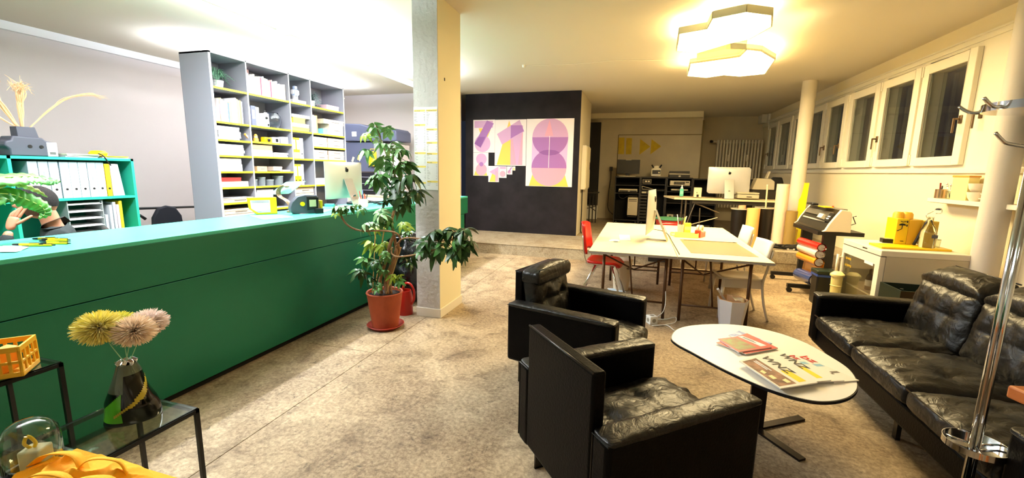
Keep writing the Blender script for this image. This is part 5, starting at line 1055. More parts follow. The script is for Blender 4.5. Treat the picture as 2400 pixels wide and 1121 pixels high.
t, q, c = slab('keyboard', 'white keyboard lying on the left work table', 'keyboard', [(-0.197,5.540,0.741), (-0.060,5.557,0.741), (-0.085,6.040,0.741), (-0.223,6.005,0.741)], TZ2, .008, KW)
for r_ in range(4):
    for k in range(9):
        u, v = (k + .12) / 9, (r_ + .12) / 4; u2, v2 = (k + .88) / 9, (r_ + .88) / 4
        P = lambda u, v, h: tuple(q[0] * (1 - u) * (1 - v) + q[1] * u * (1 - v) + q[2] * u * v + q[3] * (1 - u) * v - c + Vector((0, 0, h)))
        G().hexa([P(u, v, .008), P(u2, v, .008), P(u2, v2, .008), P(u, v2, .008)], [P(u, v, .011), P(u2, v, .011), P(u2, v2, .011), P(u, v2, .011)]).obj('key', KW, t)
t = thing('computer_mouse', 'white computer mouse beside the keyboard', 'mouse', (-0.250,5.430,0.741), .2); G().lathe([(0, .0), (.04, .0), (.042, .01), (.03, .024), (0, .028)], n=20, sx=1.7).obj('shell', KW, t, smooth=60); G().box((-.02, -.045, .004), (.03, -.038, .008)).obj('dark_edge', GREYP, t)
t, q, c = slab('cutting_mat', 'large grey translucent cutting mat on the right work table', 'mat', [(0.589,4.966,0.742), (1.256,4.977,0.742), (1.216,5.947,0.742), (0.558,5.980,0.742)], TZ2, .0025, mat('mat_grey', (150, 132, 100), .35))
t = thing('steel_ruler', 'long steel ruler lying along the top edge of the grey mat', 'ruler', (0.602,5.912,0.744)); e = Vector((1.231,5.922,0.744)) - Vector((0.602,5.912,0.744))
G().obox((e.x / 2, e.y / 2, .0015), (e.length, .03, .002), (0, 0, math.atan2(e.y, e.x))).obj('blade', mat('ruler_steel', (150, 140, 120), .3, .8), t); G().obox((e.x * .95, e.y * .95, .003), (.03, .03, .002), (0, 0, math.atan2(e.y, e.x))).obj('end_mark', BLK, t)
# desk organisers
bx_ = (0.658,6.192,0.741)
t = thing('pen_tray', 'low yellowish card tray in front of the pencil holders', 'tray', bx_, -.05); CARD = mat('card_yellowish', (222, 204, 132), .6)
for a, b in (((-.15, -.05, 0), (.15, .05, .006)), ((-.15, -.05, .006), (.15, -.044, .06)), ((-.15, .044, .006), (.15, .05, .06)), ((-.15, -.044, .006), (-.144, .044, .06)), ((.144, -.044, .006), (.15, .044, .06))): G().box(a, b).obj('tray_side', CARD, t)
p1 = (0.597,6.460,0.741)
t = thing('tray_box', 'shallow cream box left of the pencil holders on the work table', 'tray', (0.526,6.345,0.741), 0); G().box((-.06, -.09, 0), (.09, .10, .012)).obj('base', CARD, t, bev=.003); G().box((-.06, -.09, .012), (-.054, .10, .03)).obj('rim', CARD, t); G().box((-.06, .094, .012), (.09, .10, .03)).obj('rim', CARD, t)
t = thing('pencil_cup', 'translucent pink cup of pencils and scissors on the work table', 'pen cup', (0.616,6.594,0.741)); G().lathe([(0, .012), (.04, .012), (.048, .13), (.044, .13), (.037, .018), (0, .018)], n=20).obj('cup', mat('pink_translucent', (236, 206, 190), .3, trans=.4), t, smooth=40); t.location.z += .0
for i, (x, y, z, c_) in enumerate(((-.06, .0, .27, (230, 220, 200)), (-.035, .02, .21, (24, 20, 20)), (.0, .01, .20, (28, 24, 22)), (.05, .0, .24, (226, 190, 60)), (.07, .02, .25, (232, 220, 190)), (.02, .02, .23, (60, 50, 40)))):
    o = G().tube([(x * .3, y * .3, .02), (x, y, z)], .006, 6).obj('pencil', mat('pencil%d' % i, c_, .5), smooth=180); p = (0.616,6.594,0.741); o.location = p; tag(o, ['pale pencil leaning far left in the pink cup', 'black pen left of centre in the pink cup', 'black pen at the centre of the pink cup', 'yellow pencil leaning right in the pink cup', 'pale pencil at the far right of the pink cup', 'brown pencil behind the others in the pink cup'][i], 'pencil', 'pencils in the pink cup')
t = thing('note_block', 'yellow upright card box behind the low tray', 'box', (0.708,6.633,0.741), .1); G().box((-.045, -.03, 0), (.045, .03, .15)).obj('body', mat('post_yellow', (236, 206, 60), .6), t, bev=.002); G().box((-.04, -.031, .05), (.04, -.03, .1)).obj('label', mat('pale_lime_leaf', (206, 220, 130), .5), t)
t = thing('tape_dispenser', 'red tape dispenser block with clear tape rolls on the work table', 'tape dispenser', (0.842,6.292,0.741), -.5); RD = mat('dispenser_red', (206, 60, 30), .35)
G().prism([(-.09, 0), (.09, 0), (.09, .075), (.05, .05), (-.05, .085), (-.09, .10)], 'x', -.04, .04).obj('body', RD, t, bev=.004)
for k in (-.02, .02): G().lathe([(.028, -.014), (.052, -.014), (.052, .014), (.028, .014), (.028, -.014)], (0, 0, 0), 24, ax='x').xf((k, -.02, .115)).obj('tape_roll', mat('tape_clear', (226, 214, 190), .3), t, smooth=40)
g = G(); g.tube(spl([(0.230,6.875,0.745), (0.361,6.719,0.745), (0.432,6.361,0.745), (0.444,5.709,0.745), (0.457,4.912,0.745), (0.457,4.805,0.745)]), .004, 6); p = (0.230,6.875,0.745); o = g.obj('computer_cable', DARK, w=p, smooth=180); o.location = p; tag(o, 'thin dark cable running from the computer along the table seam', 'cable')
# ---- chairs
REDP = mat('chair_red', (196, 26, 14), .28)
def shell_seat(w_, d, zt, par, m, name='seat', sag=.02):
    g = G(); g.grid(lambda u, v: ((u - .5) * w_ * (1 - .12 * (2 * v - 1) ** 4), (v - .5) * d * (1 - .14 * (2 * u - 1) ** 4), zt - sag * (1 - (2 * u - 1) ** 2) * (1 - (2 * v - 1) ** 2) + .03 * (2 * u - 1) ** 4 * 0 - .02 * max(0, 1 - 6 * v)), 15, 15)
    return g.obj(name, m, par, smooth=180, solid=.012)
def red_chair(loc, rz, label):
    t = thing('red_chair', label, 'chair', loc, rz)   # faces local +x
    g = G(); g.grid(lambda u, v: ((v - .5) * .44 * (1 - .10 * (2 * u - 1) ** 4), (u - .5) * .45 * (1 - .14 * (2 * v - 1) ** 4), .475 - .03 * (1 - (2 * u - 1) ** 2) * math.sin(PI * v) - .05 * max(0, (v - .8) * 5) ** 2), 17, 17); g.obj('seat', REDP, t, smooth=180, solid=.03)
    g = G(); g.grid(lambda u, v: (-.27 - .05 * v + .06 * (2 * u - 1) ** 2, (u - .5) * (.42 - .06 * v * v), .60 + .36 * v - .03 * (2 * u - 1) ** 4), 15, 13); g.obj('backrest', REDP, t, smooth=180, solid=.025)
    for s in (-1, 1):
        G().tube(spl([(-.27, s * .17, .80), (-.25, s * .20, .62), (-.22, s * .20, .48), (-.18, s * .19, .45), (.16, s * .19, .45)], 5), .010, 8).obj('side_frame', CHROME, t, smooth=180)
        G().tube([(-.10, s * .14, .43), (-.30, s * .24, 0)], .012, 8).obj('leg', CHROME, t, smooth=180); G().tube([(.10, s * .14, .43), (.24, s * .22, 0)], .012, 8).obj('leg', CHROME, t, smooth=180)
    G().tube([(-.12, -.14, .42), (-.12, .14, .42)], .012, 8).obj('crosspiece', CHROME, t, smooth=180); G().tube([(.12, -.14, .42), (.12, .14, .42)], .012, 8).obj('crosspiece', CHROME, t, smooth=180)
    return t
red_chair((-.36, 5.55, 0), math.radians(-4), 'red plastic chair with chrome legs at the left end of the work table')
r2 = red_chair((.55, 7.87, .2), math.radians(-92), 'red chair behind the far end of the work tables, only its back rim showing'); r2.location = (.55, 7.37, 0); r2.scale = (.85, 1, .80)
t = thing('green_tub', 'green topped red tub standing beyond the work tables', 'tub', (0.615,8.900,0.620)); t.location.z = .2
G().lathe([(0, 0), (.2, 0), (.26, .50), (.245, .50), (.19, .02), (0, .02)], n=28).obj('body', mat('tub_red', (170, 44, 30), .5), t, smooth=40); G().lathe([(0, .505), (.275, .505), (.275, .53), (0, .535)], n=28).obj('lid', mat('lid_green', (70, 130, 90), .5), t, smooth=40)
CHW = mat('brushed_white', (214, 206, 190), .35, .35)
def white_chair(loc, rz, label):
    t = thing('metal_chair', label, 'chair', loc, rz)   # faces local -x
    g = G(); g.grid(lambda u, v: ((v - .5) * .42, (u - .5) * .42 * (1 - .06 * (2 * v - 1) ** 4), .46 - .025 * (1 - (2 * u - 1) ** 2) * (1 - (2 * v - 1) ** 2)), 15, 13); g.obj('seat', CHW, t, smooth=180, solid=.02)
    G().box((-.20, -.2, .36), (.20, -.185, .45)).obj('apron', CHW, t); G().box((-.20, .185, .36), (.20, .2, .45)).obj('apron', CHW, t)
    g = G(); g.grid(lambda u, v: (.24 + .06 * v - .04 * (2 * u - 1) ** 2, (u - .5) * .43, .62 + .26 * v), 13, 9); g.obj('backrest', mat('chair_back_white', (236, 230, 220), .4), t, smooth=180, solid=.035)
    for s in (-1, 1):
        G().tube(spl([(.28, s * .20, .80), (.24, s * .2, .58), (.21, s * .2, .42), (.24, s * .2, .2), (.30, s * .2, 0)], 5), .018, 10, flat=.7).obj('rear_leg', CHW, t, smooth=180)
        G().tube([(-.18, s * .18, .45), (-.21, s * .19, 0)], [.022, .013], 10).obj('front_leg', CHW, t, smooth=180)
    return t
white_chair((1.13, 5.30, 0), math.radians(6), 'white metal chair at the right side of the work tables, nearer one')
white_chair((1.24, 6.62, 0), math.radians(3), 'white metal chair at the right side of the work tables, farther one')
# ---- bins, paper bag, power cube
t = thing('paper_bin', 'faceted white waste paper bin with kraft lining at the table corner', 'bin', (.99, 4.69, 0)); nn = 7
g = G(); lo = [(.105 * math.cos(2 * PI * k / nn), .105 * math.sin(2 * PI * k / nn), 0) for k in range(nn)]; hi = [(.15 * math.cos(2 * PI * k / nn), .15 * math.sin(2 * PI * k / nn), .34) for k in range(nn)]
g.add(lo + hi, [tuple(range(nn))[::-1]] + [(i, (i + 1) % nn, (i + 1) % nn + nn, i + nn) for i in range(nn)]); g.obj('bin_body', mat('bin_white', (206, 206, 214), .6), t, solid=.004)
g = G(); lo = [(.12 * math.cos(2 * PI * k / nn), .12 * math.sin(2 * PI * k / nn), .18) for k in range(nn)]; hi = [(.143 * math.cos(2 * PI * k / nn), .143 * math.sin(2 * PI * k / nn), .345) for k in range(nn)]; g.add(lo + hi, [tuple(range(nn))[::-1]] + [(i, (i + 1) % nn, (i + 1) % nn + nn, i + nn) for i in range(nn)]); g.obj('kraft_lining', BOXK, t, solid=.003)
o = G().obox((0, 0, 0), (.022, .022, .22), (.5, -.6, 0)).obj('rolled_paper', WPAP); o.location = (.89, 4.71, .36); tag(o, 'narrow white paper roll sticking out of the faceted bin', 'paper roll', None)
o = G().grid(lambda u, v: ((u - .5) * .13, (v - .5) * .12, .02 * math.sin(5 * u) * math.cos(4 * v)), 7, 7).obj('crumpled_sheet', mat('cream_sheet', (236, 224, 196), .7), smooth=180, solid=.001); o.location = (1.04, 4.67, .34); o.rotation_euler = (.3, .4, .3); tag(o, 'cream sheet stuffed into the faceted bin', 'paper')
t = thing('waste_bin', 'plain white waste bin under the left table by the red chair', 'bin', (-.16, 5.95, 0)); G().lathe([(0, 0), (.10, 0), (.14, .42), (.13, .42), (.09, .01), (0, .01)], n=28).obj('bin_body', mat('bin_plain', (214, 200, 176), .5), t, smooth=40); G().lathe([(.138, .41), (.146, .415), (.138, .425)], n=28).obj('rim', mat('bin_plain', (214, 200, 176), .5), t)
papers([(-0.341,5.910,0.002)[:2], (-0.191,5.964,0.002)[:2], (-0.090,5.795,0.002)[:2], (-0.283,5.756,0.002)[:2]], .002, 2, 'white and blue leaflet on the floor behind the far armchair', 'floor_leaflet', mat('leaflet_blue', (150, 196, 230), .6, var=(9, (236, 240, 244), 2)), group='leaflets on the floor', cat='leaflet')
pc = (0.219,4.641,0.000)
t = thing('power_cube', 'white power strip cube with sockets on the floor under the table', 'power cube', pc, .5); G().box((-.045, -.045, 0), (.045, .045, .09)).obj('body', KW, t, bev=.006)
for r_, (a, b, c_) in enumerate(((0, -.0455, .045), (-.0455, 0, .045), (0, 0, .0905))):
    g = G().lathe([(.0, 0), (.022, 0), (.022, .001), (0, .001)], n=18); g.xf((a, b, c_), ((PI / 2, 0, 0), (0, -PI / 2, 0), (0, 0, 0))[r_]); g.obj('socket', mat('socket_grey', (150, 144, 130), .5), t)
for i, pts in enumerate(([(0.275,4.772,0.010), (0.375,4.807,0.010), (0.480,4.904,0.010), (0.454,4.717,0.010), (0.316,4.594,0.010), (0.220,4.542,0.010), (0.364,4.611,0.010), (0.437,4.475,0.010)], [(0.177,4.839,0.010), (0.126,4.928,0.010), (0.074,4.931,0.010)], [(0.282,4.826,0.020), (0.332,4.720,0.121), (0.351,4.750,0.220), (0.349,4.850,0.325)])):
    o = G().tube(spl(pts), .0045, 6).obj('white_cable', KW, w=pts[0], smooth=180); o.location = pts[0]; tag(o, ['white cable looping on the floor right of the power cube', 'short white cable leaving the power cube to the left', 'white cable rising from the power cube to the table'][i], 'cable')

# ================================================================ BACK WORKSHOP ON THE RAISED FLOOR
RB = mat('rack_black', (26, 22, 17), .55, var=(6, (38, 31, 24), 5)); SILV = mat('silver_plastic', (196, 186, 160), .4, .3); GDK = mat('gear_dark', (44, 38, 30), .45)
RY = 12.2
def wz(p): return (p[0], p[2])
def rect(a, b):
    """a, b: two opposite world corners on a y plane -> x0, z0, x1, z1"""
    return min(a[0], b[0]), min(a[2], b[2]), max(a[0], b[0]), max(a[2], b[2])
def panel(par, name, a, b, y, d, m, bev=0, w=None):
    x0, z0, x1, z1 = rect(a, b); return G().box((x0, y, z0), (x1, y + d, z1)).obj(name, m, par, bev=bev, w=w)
def rack(label, xa, xb, ztop, shelves, y=RY, d=.55):
    o = (xa, y, .2); t = thing('equipment_rack', label, 'rack', o)
    G().box((xa, y, .2), (xa + .03, y + d, ztop)).obj('side_panel', RB, t, w=o); G().box((xb - .034, y, .2), (xb - .004, y + d, ztop)).obj('side_panel', RB, t, w=o)
    G().box((xa, y - .01, ztop - .03), (xb - .004, y + d, ztop)).obj('top_panel', RB, t, w=o); G().box((xa + .03, y + d - .02, .2), (xb - .03, y + d, ztop - .03)).obj('back_panel', DARK, t, w=o)
    for z in shelves: G().box((xa + .03, y + .01, z - .02), (xb - .03, y + d - .02, z)).obj('shelf', RB, t, w=o)
    for x in (xa + .08, xb - .08): G().lathe([(0, -.015), (.03, -.015), (.03, .015), (0, .015)], (0, 0, 0), 12, ax='x').xf((x, y + .08, .23)).obj('caster', GDK, t, w=o)
    return t
A_ = [(-0.648,12.200,1.490), (0.035,12.200,1.503), (0.697,12.200,1.496), (1.349,12.200,1.480), (1.607,12.200,1.486)]
zt = A_[0][2]
def zk(y_): return A_[0][2] + (y_ - 300) * ZK
rack('left black equipment rack holding a silver computer tower and a flat silver player', A_[0][0], A_[1][0], zt, [(-0.300,12.200,1.259)[2], (-0.288,12.200,1.041)[2], .30])
rack('middle black equipment rack with a dark perforated door', A_[1][0], A_[2][0], zt, [(0.294,12.200,1.295)[2], (0.304,12.200,1.142)[2], .30])
rack('right black equipment rack with audio mixer under the flat scanner', A_[2][0], A_[3][0], zt, [(1.028,12.200,1.263)[2], (1.039,12.200,1.123)[2], (1.061,12.200,0.820)[2], .30])
rack('narrow black rack behind the cube speaker', A_[3][0], A_[4][0] + .35, zt - .02, [.8, .5])
def gear(name, label, cat, a, b, y, d, m, parts=(), bev=.006):
    x0, z0, x1, z1 = rect(a, b); o = ((x0 + x1) / 2, y, z0); t = thing(name, label, cat, o)
    G().box((x0, y, z0), (x1, y + d, z1)).obj('body', m, t, bev=bev, w=o)
    W2, H2 = x1 - x0, z1 - z0
    for nm, u0, v0, u1, v1, pr, mm in parts:
        G().box((x0 + u0 * W2, y - pr, z0 + v0 * H2), (x0 + u1 * W2, y + .001, z0 + v1 * H2)).obj(nm, mm, t, w=o)
    return t
SCRD = mat('monitor_dark', (44, 38, 24), .25)
t = gear('monitor', 'black flat monitor standing on the left rack against the back wall', 'monitor', (-0.626,12.350,1.948), (-0.015,12.350,1.567), 12.35, .05, BLK, (('screen', .02, .05, .98, .96, .002, SCRD), ('logo_tab', .38, .965, .62, .995, .003, SILV)), .008)
x0 = ((-0.626,12.350,1.948)[0] + (-0.039,12.350,1.953)[0]) / 2
G().prism([(x0 - .22, 12.22), (x0 + .22, 12.22), (x0 + .18, 12.5), (x0 - .18, 12.5)], 'z', zt, zt + .02).obj('stand_foot', SILV, t, w=t.location); G().box((x0 - .05, 12.39, zt + .01), (x0 + .05, 12.42, zt + .3)).obj('stand_neck', BLK, t, w=t.location)
t = gear('network_router', 'white box with two black antennas standing on the racks', 'router', (0.295,12.400,1.713), (0.545,12.400,1.512), 12.4, .12, SILV, (('dark_panel', .1, .28, .95, .82, .004, BLK), ('round_button', .72, .4, .88, .6, .008, SILV), ('paper_strip', .12, .08, .7, .22, .006, WPAP)))
rx0, rz0, rx1, rz1 = rect((0.295,12.400,1.713), (0.545,12.400,1.512))
G().prism([(rx0 + .03, rz1), (rx1 - .03, rz1), (rx1 - .08, rz1 + .08), (rx0 + .08, rz1 + .08)], 'y', 12.41, 12.5).obj('sloped_top', SILV, t, w=t.location)
for (a, b) in (((0.349,12.400,1.734), (0.296,12.400,1.819)), ((0.502,12.400,1.736), (0.551,12.400,1.822))): G().tube([a, b], .02, 8).obj('antenna', BLK, t, w=t.location)
t = gear('flat_scanner', 'flat dark scanner with a light rim lying on the right rack', 'scanner', (0.752,12.250,1.568), (1.269,12.250,1.492), 12.25, .4, GDK, (('logo_plate', .46, .2, .56, .7, .003, SILV),))
G().prism([wz(p) for p in ((0.751,12.250,1.594), (1.262,12.250,1.591), (1.256,12.250,1.662), (0.775,12.250,1.658))], 'y', 12.27, 12.6).obj('lid', GDK, t, w=t.location); G().prism([wz(p) for p in ((0.752,12.250,1.570), (1.263,12.250,1.571), (1.262,12.250,1.591), (0.751,12.250,1.592))], 'y', 12.24, 12.6).obj('light_rim', SILV, t, w=t.location)
t = gear('audio_mixer', 'silver rack unit full of knobs in the right rack', 'mixer', (0.784,12.180,1.408), (1.279,12.180,1.280), 12.18, .3, SILV)
x0, z0, x1, z1 = rect((0.784,12.180,1.408), (1.279,12.180,1.280)); g = G()
for i in range(10):
    for j in range(3):
        G().lathe([(0, -.02), (.012, -.02), (.014, 0), (0, 0)], n=8, ax='y').xf((x0 + (x1 - x0) * (.22 + i * .055), 12.18, z0 + (z1 - z0) * (.3 + .2 * j))).obj('knob', BLK, t, w=t.location)
G().box((x0 + (x1 - x0) * .78, 12.176, z0 + (z1 - z0) * .6), (x0 + (x1 - x0) * .95, 12.18, z0 + (z1 - z0) * .8)).obj('display', BLK, t, w=t.location)
gear('silver_deck', 'thin silver deck below the mixer in the right rack', 'player', (0.824,12.200,1.187), (1.244,12.200,1.149), 12.19, .3, SILV, (('slot', .35, .3, .65, .6, .002, BLK),), .003)
gear('video_player', 'flat silver player on the upper shelf of the left rack', 'player', (-0.534,12.190,1.155), (-0.038,12.190,1.070), 12.17, .35, SILV, (('dark_band', .03, .05, .97, .55, .003, BLK), ('button', .5, .2, .6, .4, .006, SILV)), .004)
t = gear('computer_tower', 'silver computer tower with handles standing in the left rack', 'computer', (-0.276,12.150,0.930), (-0.009,12.150,0.439), 12.13, .40, mat('tower_alu', (196, 184, 154), .4, .4), (('drive_slot', .1, .86, .9, .9, .002, GDK), ('drive_slot', .1, .78, .9, .81, .002, GDK), ('power_dot', .08, .42, .16, .46, .003, WPAP)), .006)
x0, z0, x1, z1 = rect((-0.276,12.150,0.930), (-0.009,12.150,0.439))
for z, s in ((z1, 1), (z0, -1)): G().tube([(x0 + .02, 12.15, z), (x0 + .02, 12.15, z + s * .04), (x1 - .02, 12.15, z + s * .04), (x1 - .02, 12.15, z)], .012, 8).obj('handle', GDK, t, w=t.location)
gear('cassette_box', 'small grey lit box in the top of the middle rack', 'box', (0.079,12.200,1.433), (0.313,12.200,1.310), 12.19, .2, mat('smoke_grey', (110, 100, 80), .4), (('window', .1, .15, .9, .85, .002, GDK), ('knob', .3, .35, .5, .65, .006, SILV), ('knob', .6, .35, .8, .65, .006, SILV)))
t = thing('folding_rack', 'grey folded metal frame lying slanted in the middle rack', 'frame', (0.086,12.170,1.157)); G().tube([(0.081,12.170,1.239), (0.390,12.170,1.166), (0.086,12.170,1.161), (0.081,12.170,1.239)], .012, 6).obj('frame_rod', SILV, t, w=t.location); G().tube([(0.390,12.170,1.166), (0.680,12.170,1.162)], .01, 6).obj('flat_rod', GDK, t, w=t.location)
gear('cream_socket_box', 'small cream box at the top of the perforated rack door', 'box', (0.076,12.180,1.099), (0.241,12.180,1.048), 12.17, .06, SILV, (('round_dial', .72, .1, .95, .9, .004, GDK),), .003)
for i in range(9):
    a = (0.075,12.180,1.012)[2] - i * .085; G().box(((0.007,12.180,2.110)[0], 12.18, a - .04), ((0.221,12.180,2.111)[0], 12.19, a)).obj('louvre', GDK, bpy.data.objects['equipment_rack.001'], w=bpy.data.objects['equipment_rack.001'].location)
gear('storage_carton', 'small grey carton low in the right rack', 'box', (0.766,12.180,0.503), (0.927,12.180,0.408), 12.17, .2, SILV, (('label', .3, .3, .7, .7, .002, GDK),), .003)
gear('storage_crate', 'wide dark crate low in the right rack', 'box', (0.938,12.180,0.521), (1.224,12.180,0.401), 12.17, .25, GDK, (('front_edge', 0, .9, 1, 1, .004, RB),), .004)
for i, pts in enumerate(([(-0.833,13.200,1.669), (-0.831,13.200,1.410), (-0.858,13.100,0.983), (-0.843,12.900,0.544), (-0.680,12.500,0.408)], [(-0.516,12.100,1.018), (-0.501,12.100,0.935), (-0.398,12.100,0.897), (-0.281,12.100,0.963)])):
    t = thing('wall_cable' if i == 0 else 'rack_cable', ['dark cable hanging from the wall socket down beside the racks', 'black cable sagging under the silver player'][i], 'cable', pts[0]); G().tube(spl(pts), .012 if i == 0 else .008, 6).obj('cable', GDK, t, w=pts[0], smooth=180)
    if i == 0: G().obox((0, .04, .03), (.08, .12, .12)).obj('plug', GDK, t)
t = thing('bar_stool', 'tall dark bar stool or trestle in the gap beside the black box', 'stool', (-1.0, 12.2, .2))
xs = [(-1.292,12.000,4.097)[0], (-1.204,12.000,4.093)[0], (-1.113,12.000,4.089)[0]]
for x in xs: G().tube([(x, 12.0, .2), (x, 12.0, 1.02)], .016, 8).obj('leg', GDK, t, w=t.location)
G().tube([(-1.427,12.000,0.738), (-1.102,12.000,0.518)], .014, 8).tube([(-1.462,12.000,0.566), (-1.109,12.000,0.666)], .012, 8).obj('strut', GDK, t, w=t.location); G().box((xs[0] - .35, 11.8, 1.02), (xs[-1] + .05, 12.3, 1.05)).obj('top', GDK, t, w=t.location)
# ---- long high desk with trestles
DY = 9.5
d0 = (0.668,9.900,1.122); d1 = (0.720,9.500,1.074); d2 = (2.809,9.500,1.066); zt_ = (0.718,9.500,1.100)[2]
t = thing('long_desk', 'long pale high desk on steel trestles carrying the far computer', 'desk', (d1[0], DY, .2)); w0 = (d1[0], DY, .2); DT = mat('desk_pale', (236, 216, 170), .45)
G().prism([(d1[0], DY), (d2[0], DY), (d2[0], 10.3), (d0[0] - .12, 10.3)], 'z', zt_ - .035, zt_).obj('desktop', DT, t, w=w0)
G().box((d1[0] + .35, DY + .04, zt_ - .11), (d2[0] - .1, DY + .08, zt_ - .036)).obj('front_rail', GDK, t, w=w0)
STD = mat('strut_steel', (120, 108, 90), .35, .7)
for x, y in (((0.958,9.600,1.059)[0], 9.6), ((0.931,10.100,1.029)[0], 10.15), (2.75, 9.6), (2.75, 10.15)): G().tube([(x, y, .2), (x, y, zt_ - .036)], .018, 8).obj('leg', STD, t, w=w0)
for a, b in (((1.146,9.600,1.040), (1.005,9.600,0.551)), ((1.133,9.600,0.996), (1.611,9.600,0.808)), ((1.040,9.600,0.526), (1.588,9.600,0.711)), ((1.238,9.600,0.896), (1.250,9.600,0.546))): G().tube([a, b], .013, 8).obj('strut', STD, t, w=w0)
q = (1.751,9.700,1.116)
desktop_computer((q[0], 9.72, zt_ + .001), math.radians(180), 'large silver all in one computer seen from behind on the far desk', W_=(2.072,9.700,1.732)[0] - (1.280,9.700,1.721)[0], Hh=1.0 * ((1.295,9.700,1.738)[2] - (1.339,9.700,1.197)[2]) / .78)
t = gear('cube_speaker', 'cream cube power supply box with sockets on the far desk', 'box', (1.100,9.600,1.315), (1.245,9.600,1.113), 9.6, .12, mat('speaker_cream', (222, 206, 164), .5), (('socket', .35, .05, .65, .3, .004, BLK), ('switch', .3, .45, .45, .52, .004, BLK)))
t = gear('spray_bottle', 'mint green spray bottle with white cap on the far desk', 'bottle', (0.835,9.750,1.280), (0.913,9.750,1.116), 9.75, .05, mat('mint_liquid', (96, 190, 160), .2), (('label', .1, .3, .9, .7, .002, MINT),), .015)
G().lathe([(.03, 0), (.02, .03), (.012, .04), (.012, .07), (0, .075)], (0, .025, ((0.864,9.750,1.281)[2] - (0.877,9.750,1.115)[2])), 12).obj('cap', WPAP, t, smooth=40)
t = gear('tool_case', 'grey lidded tool case with handle on the far desk right of the computer', 'case', (1.911,9.550,1.205), (2.299,9.550,1.127), 9.55, .3, mat('case_grey', (196, 186, 154), .5), (('handle', .42, .35, .66, .5, .012, GDK), ('rib', .08, .0, .1, .95, .004, SILV), ('rib', .9, .0, .92, .95, .004, SILV)))
panel(t, 'lid', (1.901,9.550,1.244), (2.297,9.550,1.216), 9.54, .32, mat('case_grey', (196, 186, 154), .5), .004, w=t.location)
for cx in (945, 1090): pass
t = thing('laser_printer', 'large grey angular printer behind the far desk', 'printer', ((2.514,10.100,1.294)[0], 10.1, zt_)); PG = mat('printer_grey', (196, 186, 160), .5)
G().prism([wz(p) for p in ((2.256,10.000,1.291), (2.673,10.000,1.294), (2.664,10.000,1.465), (2.593,10.000,1.519), (2.335,10.000,1.526))], 'y', 10.0, 10.28).obj('hood', PG, t, w=t.location, bev=.01); x0, z0, x1, z1 = rect((2.171,10.000,1.279), (2.750,10.000,1.211)); G().box((x0, 10.0, zt_ + .001), (x1, 10.28, z1)).obj('paper_tray', GDK, t, w=t.location)
G().hexa([tuple(Vector((2.522,10.100,1.528)) + Vector((0, k, 0))) for k in (0, .12)] + [tuple(Vector((2.556,10.100,1.529)) + Vector((0, k, 0))) for k in (.12, 0)], [tuple(Vector((2.569,10.100,1.675)) + Vector((0, k, 0))) for k in (0, .12)] + [tuple(Vector((2.595,10.100,1.666)) + Vector((0, k, 0))) for k in (.12, 0)]).obj('paper_support', PG, t, w=t.location)
# chairs behind the desk
for i, (a, b, y, lb) in enumerate((((2.800,10.900,1.571), (3.087,10.900,1.429), 10.9, 'round black office chair back behind the grey printer'), ((2.329,10.800,1.515), (2.491,10.800,1.323), 10.8, 'black chair back between the far computer and the grey printer'))):
    x0, z0, x1, z1 = rect(a, b); xc = (x0 + x1) / 2; t = thing('desk_chair', lb, 'office chair', (xc, y, .2), 0)
    hw = (x1 - x0) / 2; G().prism([(-hw, .62), (hw, .62), (hw, z1 - .35), (hw * .7, z1 - .22), (-hw * .7, z1 - .22), (-hw, z1 - .35)], 'y', 0, .05).obj('backrest', BLK, t, bev=.03); G().box((-.25, .0, .42), (.25, .48, .49)).obj('seat', BLK, t, bev=.02); G().tube([(0, .24, .07), (0, .24, .42)], .03, 8).obj('gas_lift', GDK, t); G().tube([(0, .1, .45), (0, .02, .65)], .02, 8).obj('back_bracket', GDK, t)
    for k in range(5): an = k * 2 * PI / 5; G().tube([(0, .24, .09), (.28 * math.cos(an), .24 + .28 * math.sin(an), .035)], .018, 8).obj('foot', BLK, t)
# ---- rolls and bins in front of the desk's right half
def roll(name, label, a, b, y, r, m, cat='paper roll', hollow=True, z0=.2, cone=1.0, group=None):
    """a: top centre, b: bottom centre on a y plane"""
    a, b = Vector(a), Vector((b[0], b[1], z0)); t = thing(name, label, cat, tuple(b), 0, group); L = (a - b)
    g = G().tube([(0, 0, 0), L], [r * cone, r], 28, caps=not hollow)
    if hollow: g.tube([(0, 0, .0), L], [r * cone - .012, r - .012], 28, caps=False)
    g.obj('sheet_roll', m, t, smooth=60)
    if hollow: G().tube([L * .96, L * .962], r - .011, 24).obj('core_end', mat('roll_core', (186, 150, 104), .7), t, smooth=40)
    return t
BINB = mat('bin_black', (22, 18, 14), .35)
def drum(label, a, w_, ztop, y):
    t = thing('black_drum', label, 'drum', (a[0], y, .2)); G().lathe([(0, 0), (w_ * .86, 0), (w_, ztop - .2)], n=30).obj('drum_body', BINB, t, smooth=40); G().lathe([(w_ * .90, ztop - .215), (w_ * 1.1, ztop - .215), (w_ * 1.1, ztop - .195), (w_ * .90, ztop - .195), (w_ * .90, ztop - .215)], n=30).obj('rim', SILV, t, smooth=40)
    G().lathe([(0, ztop - .26), (w_ * .9, ztop - .26), (w_ * .9, ztop - .25), (0, ztop - .25)], n=24).obj('inner_lid', BINB, t); return t
drum('left black drum with a silver rim holding a short pale roll', (1.856,8.900,0.968), .155, (1.856,8.900,0.968)[2], 8.9)
DZ = .38
drum('right black drum with a silver rim and a thin stick in it', (2.223,8.750,1.011), .15, (2.244,8.750,1.012)[2], 8.75)
roll('paper_roll', 'short pale orange roll standing in the left black drum', (1.875,8.900,1.027), (1.881,8.900,0.961), 8.9, .065, mat('roll_peach', (226, 176, 130), .7), z0=(1.881,8.900,0.961)[2] - .04)
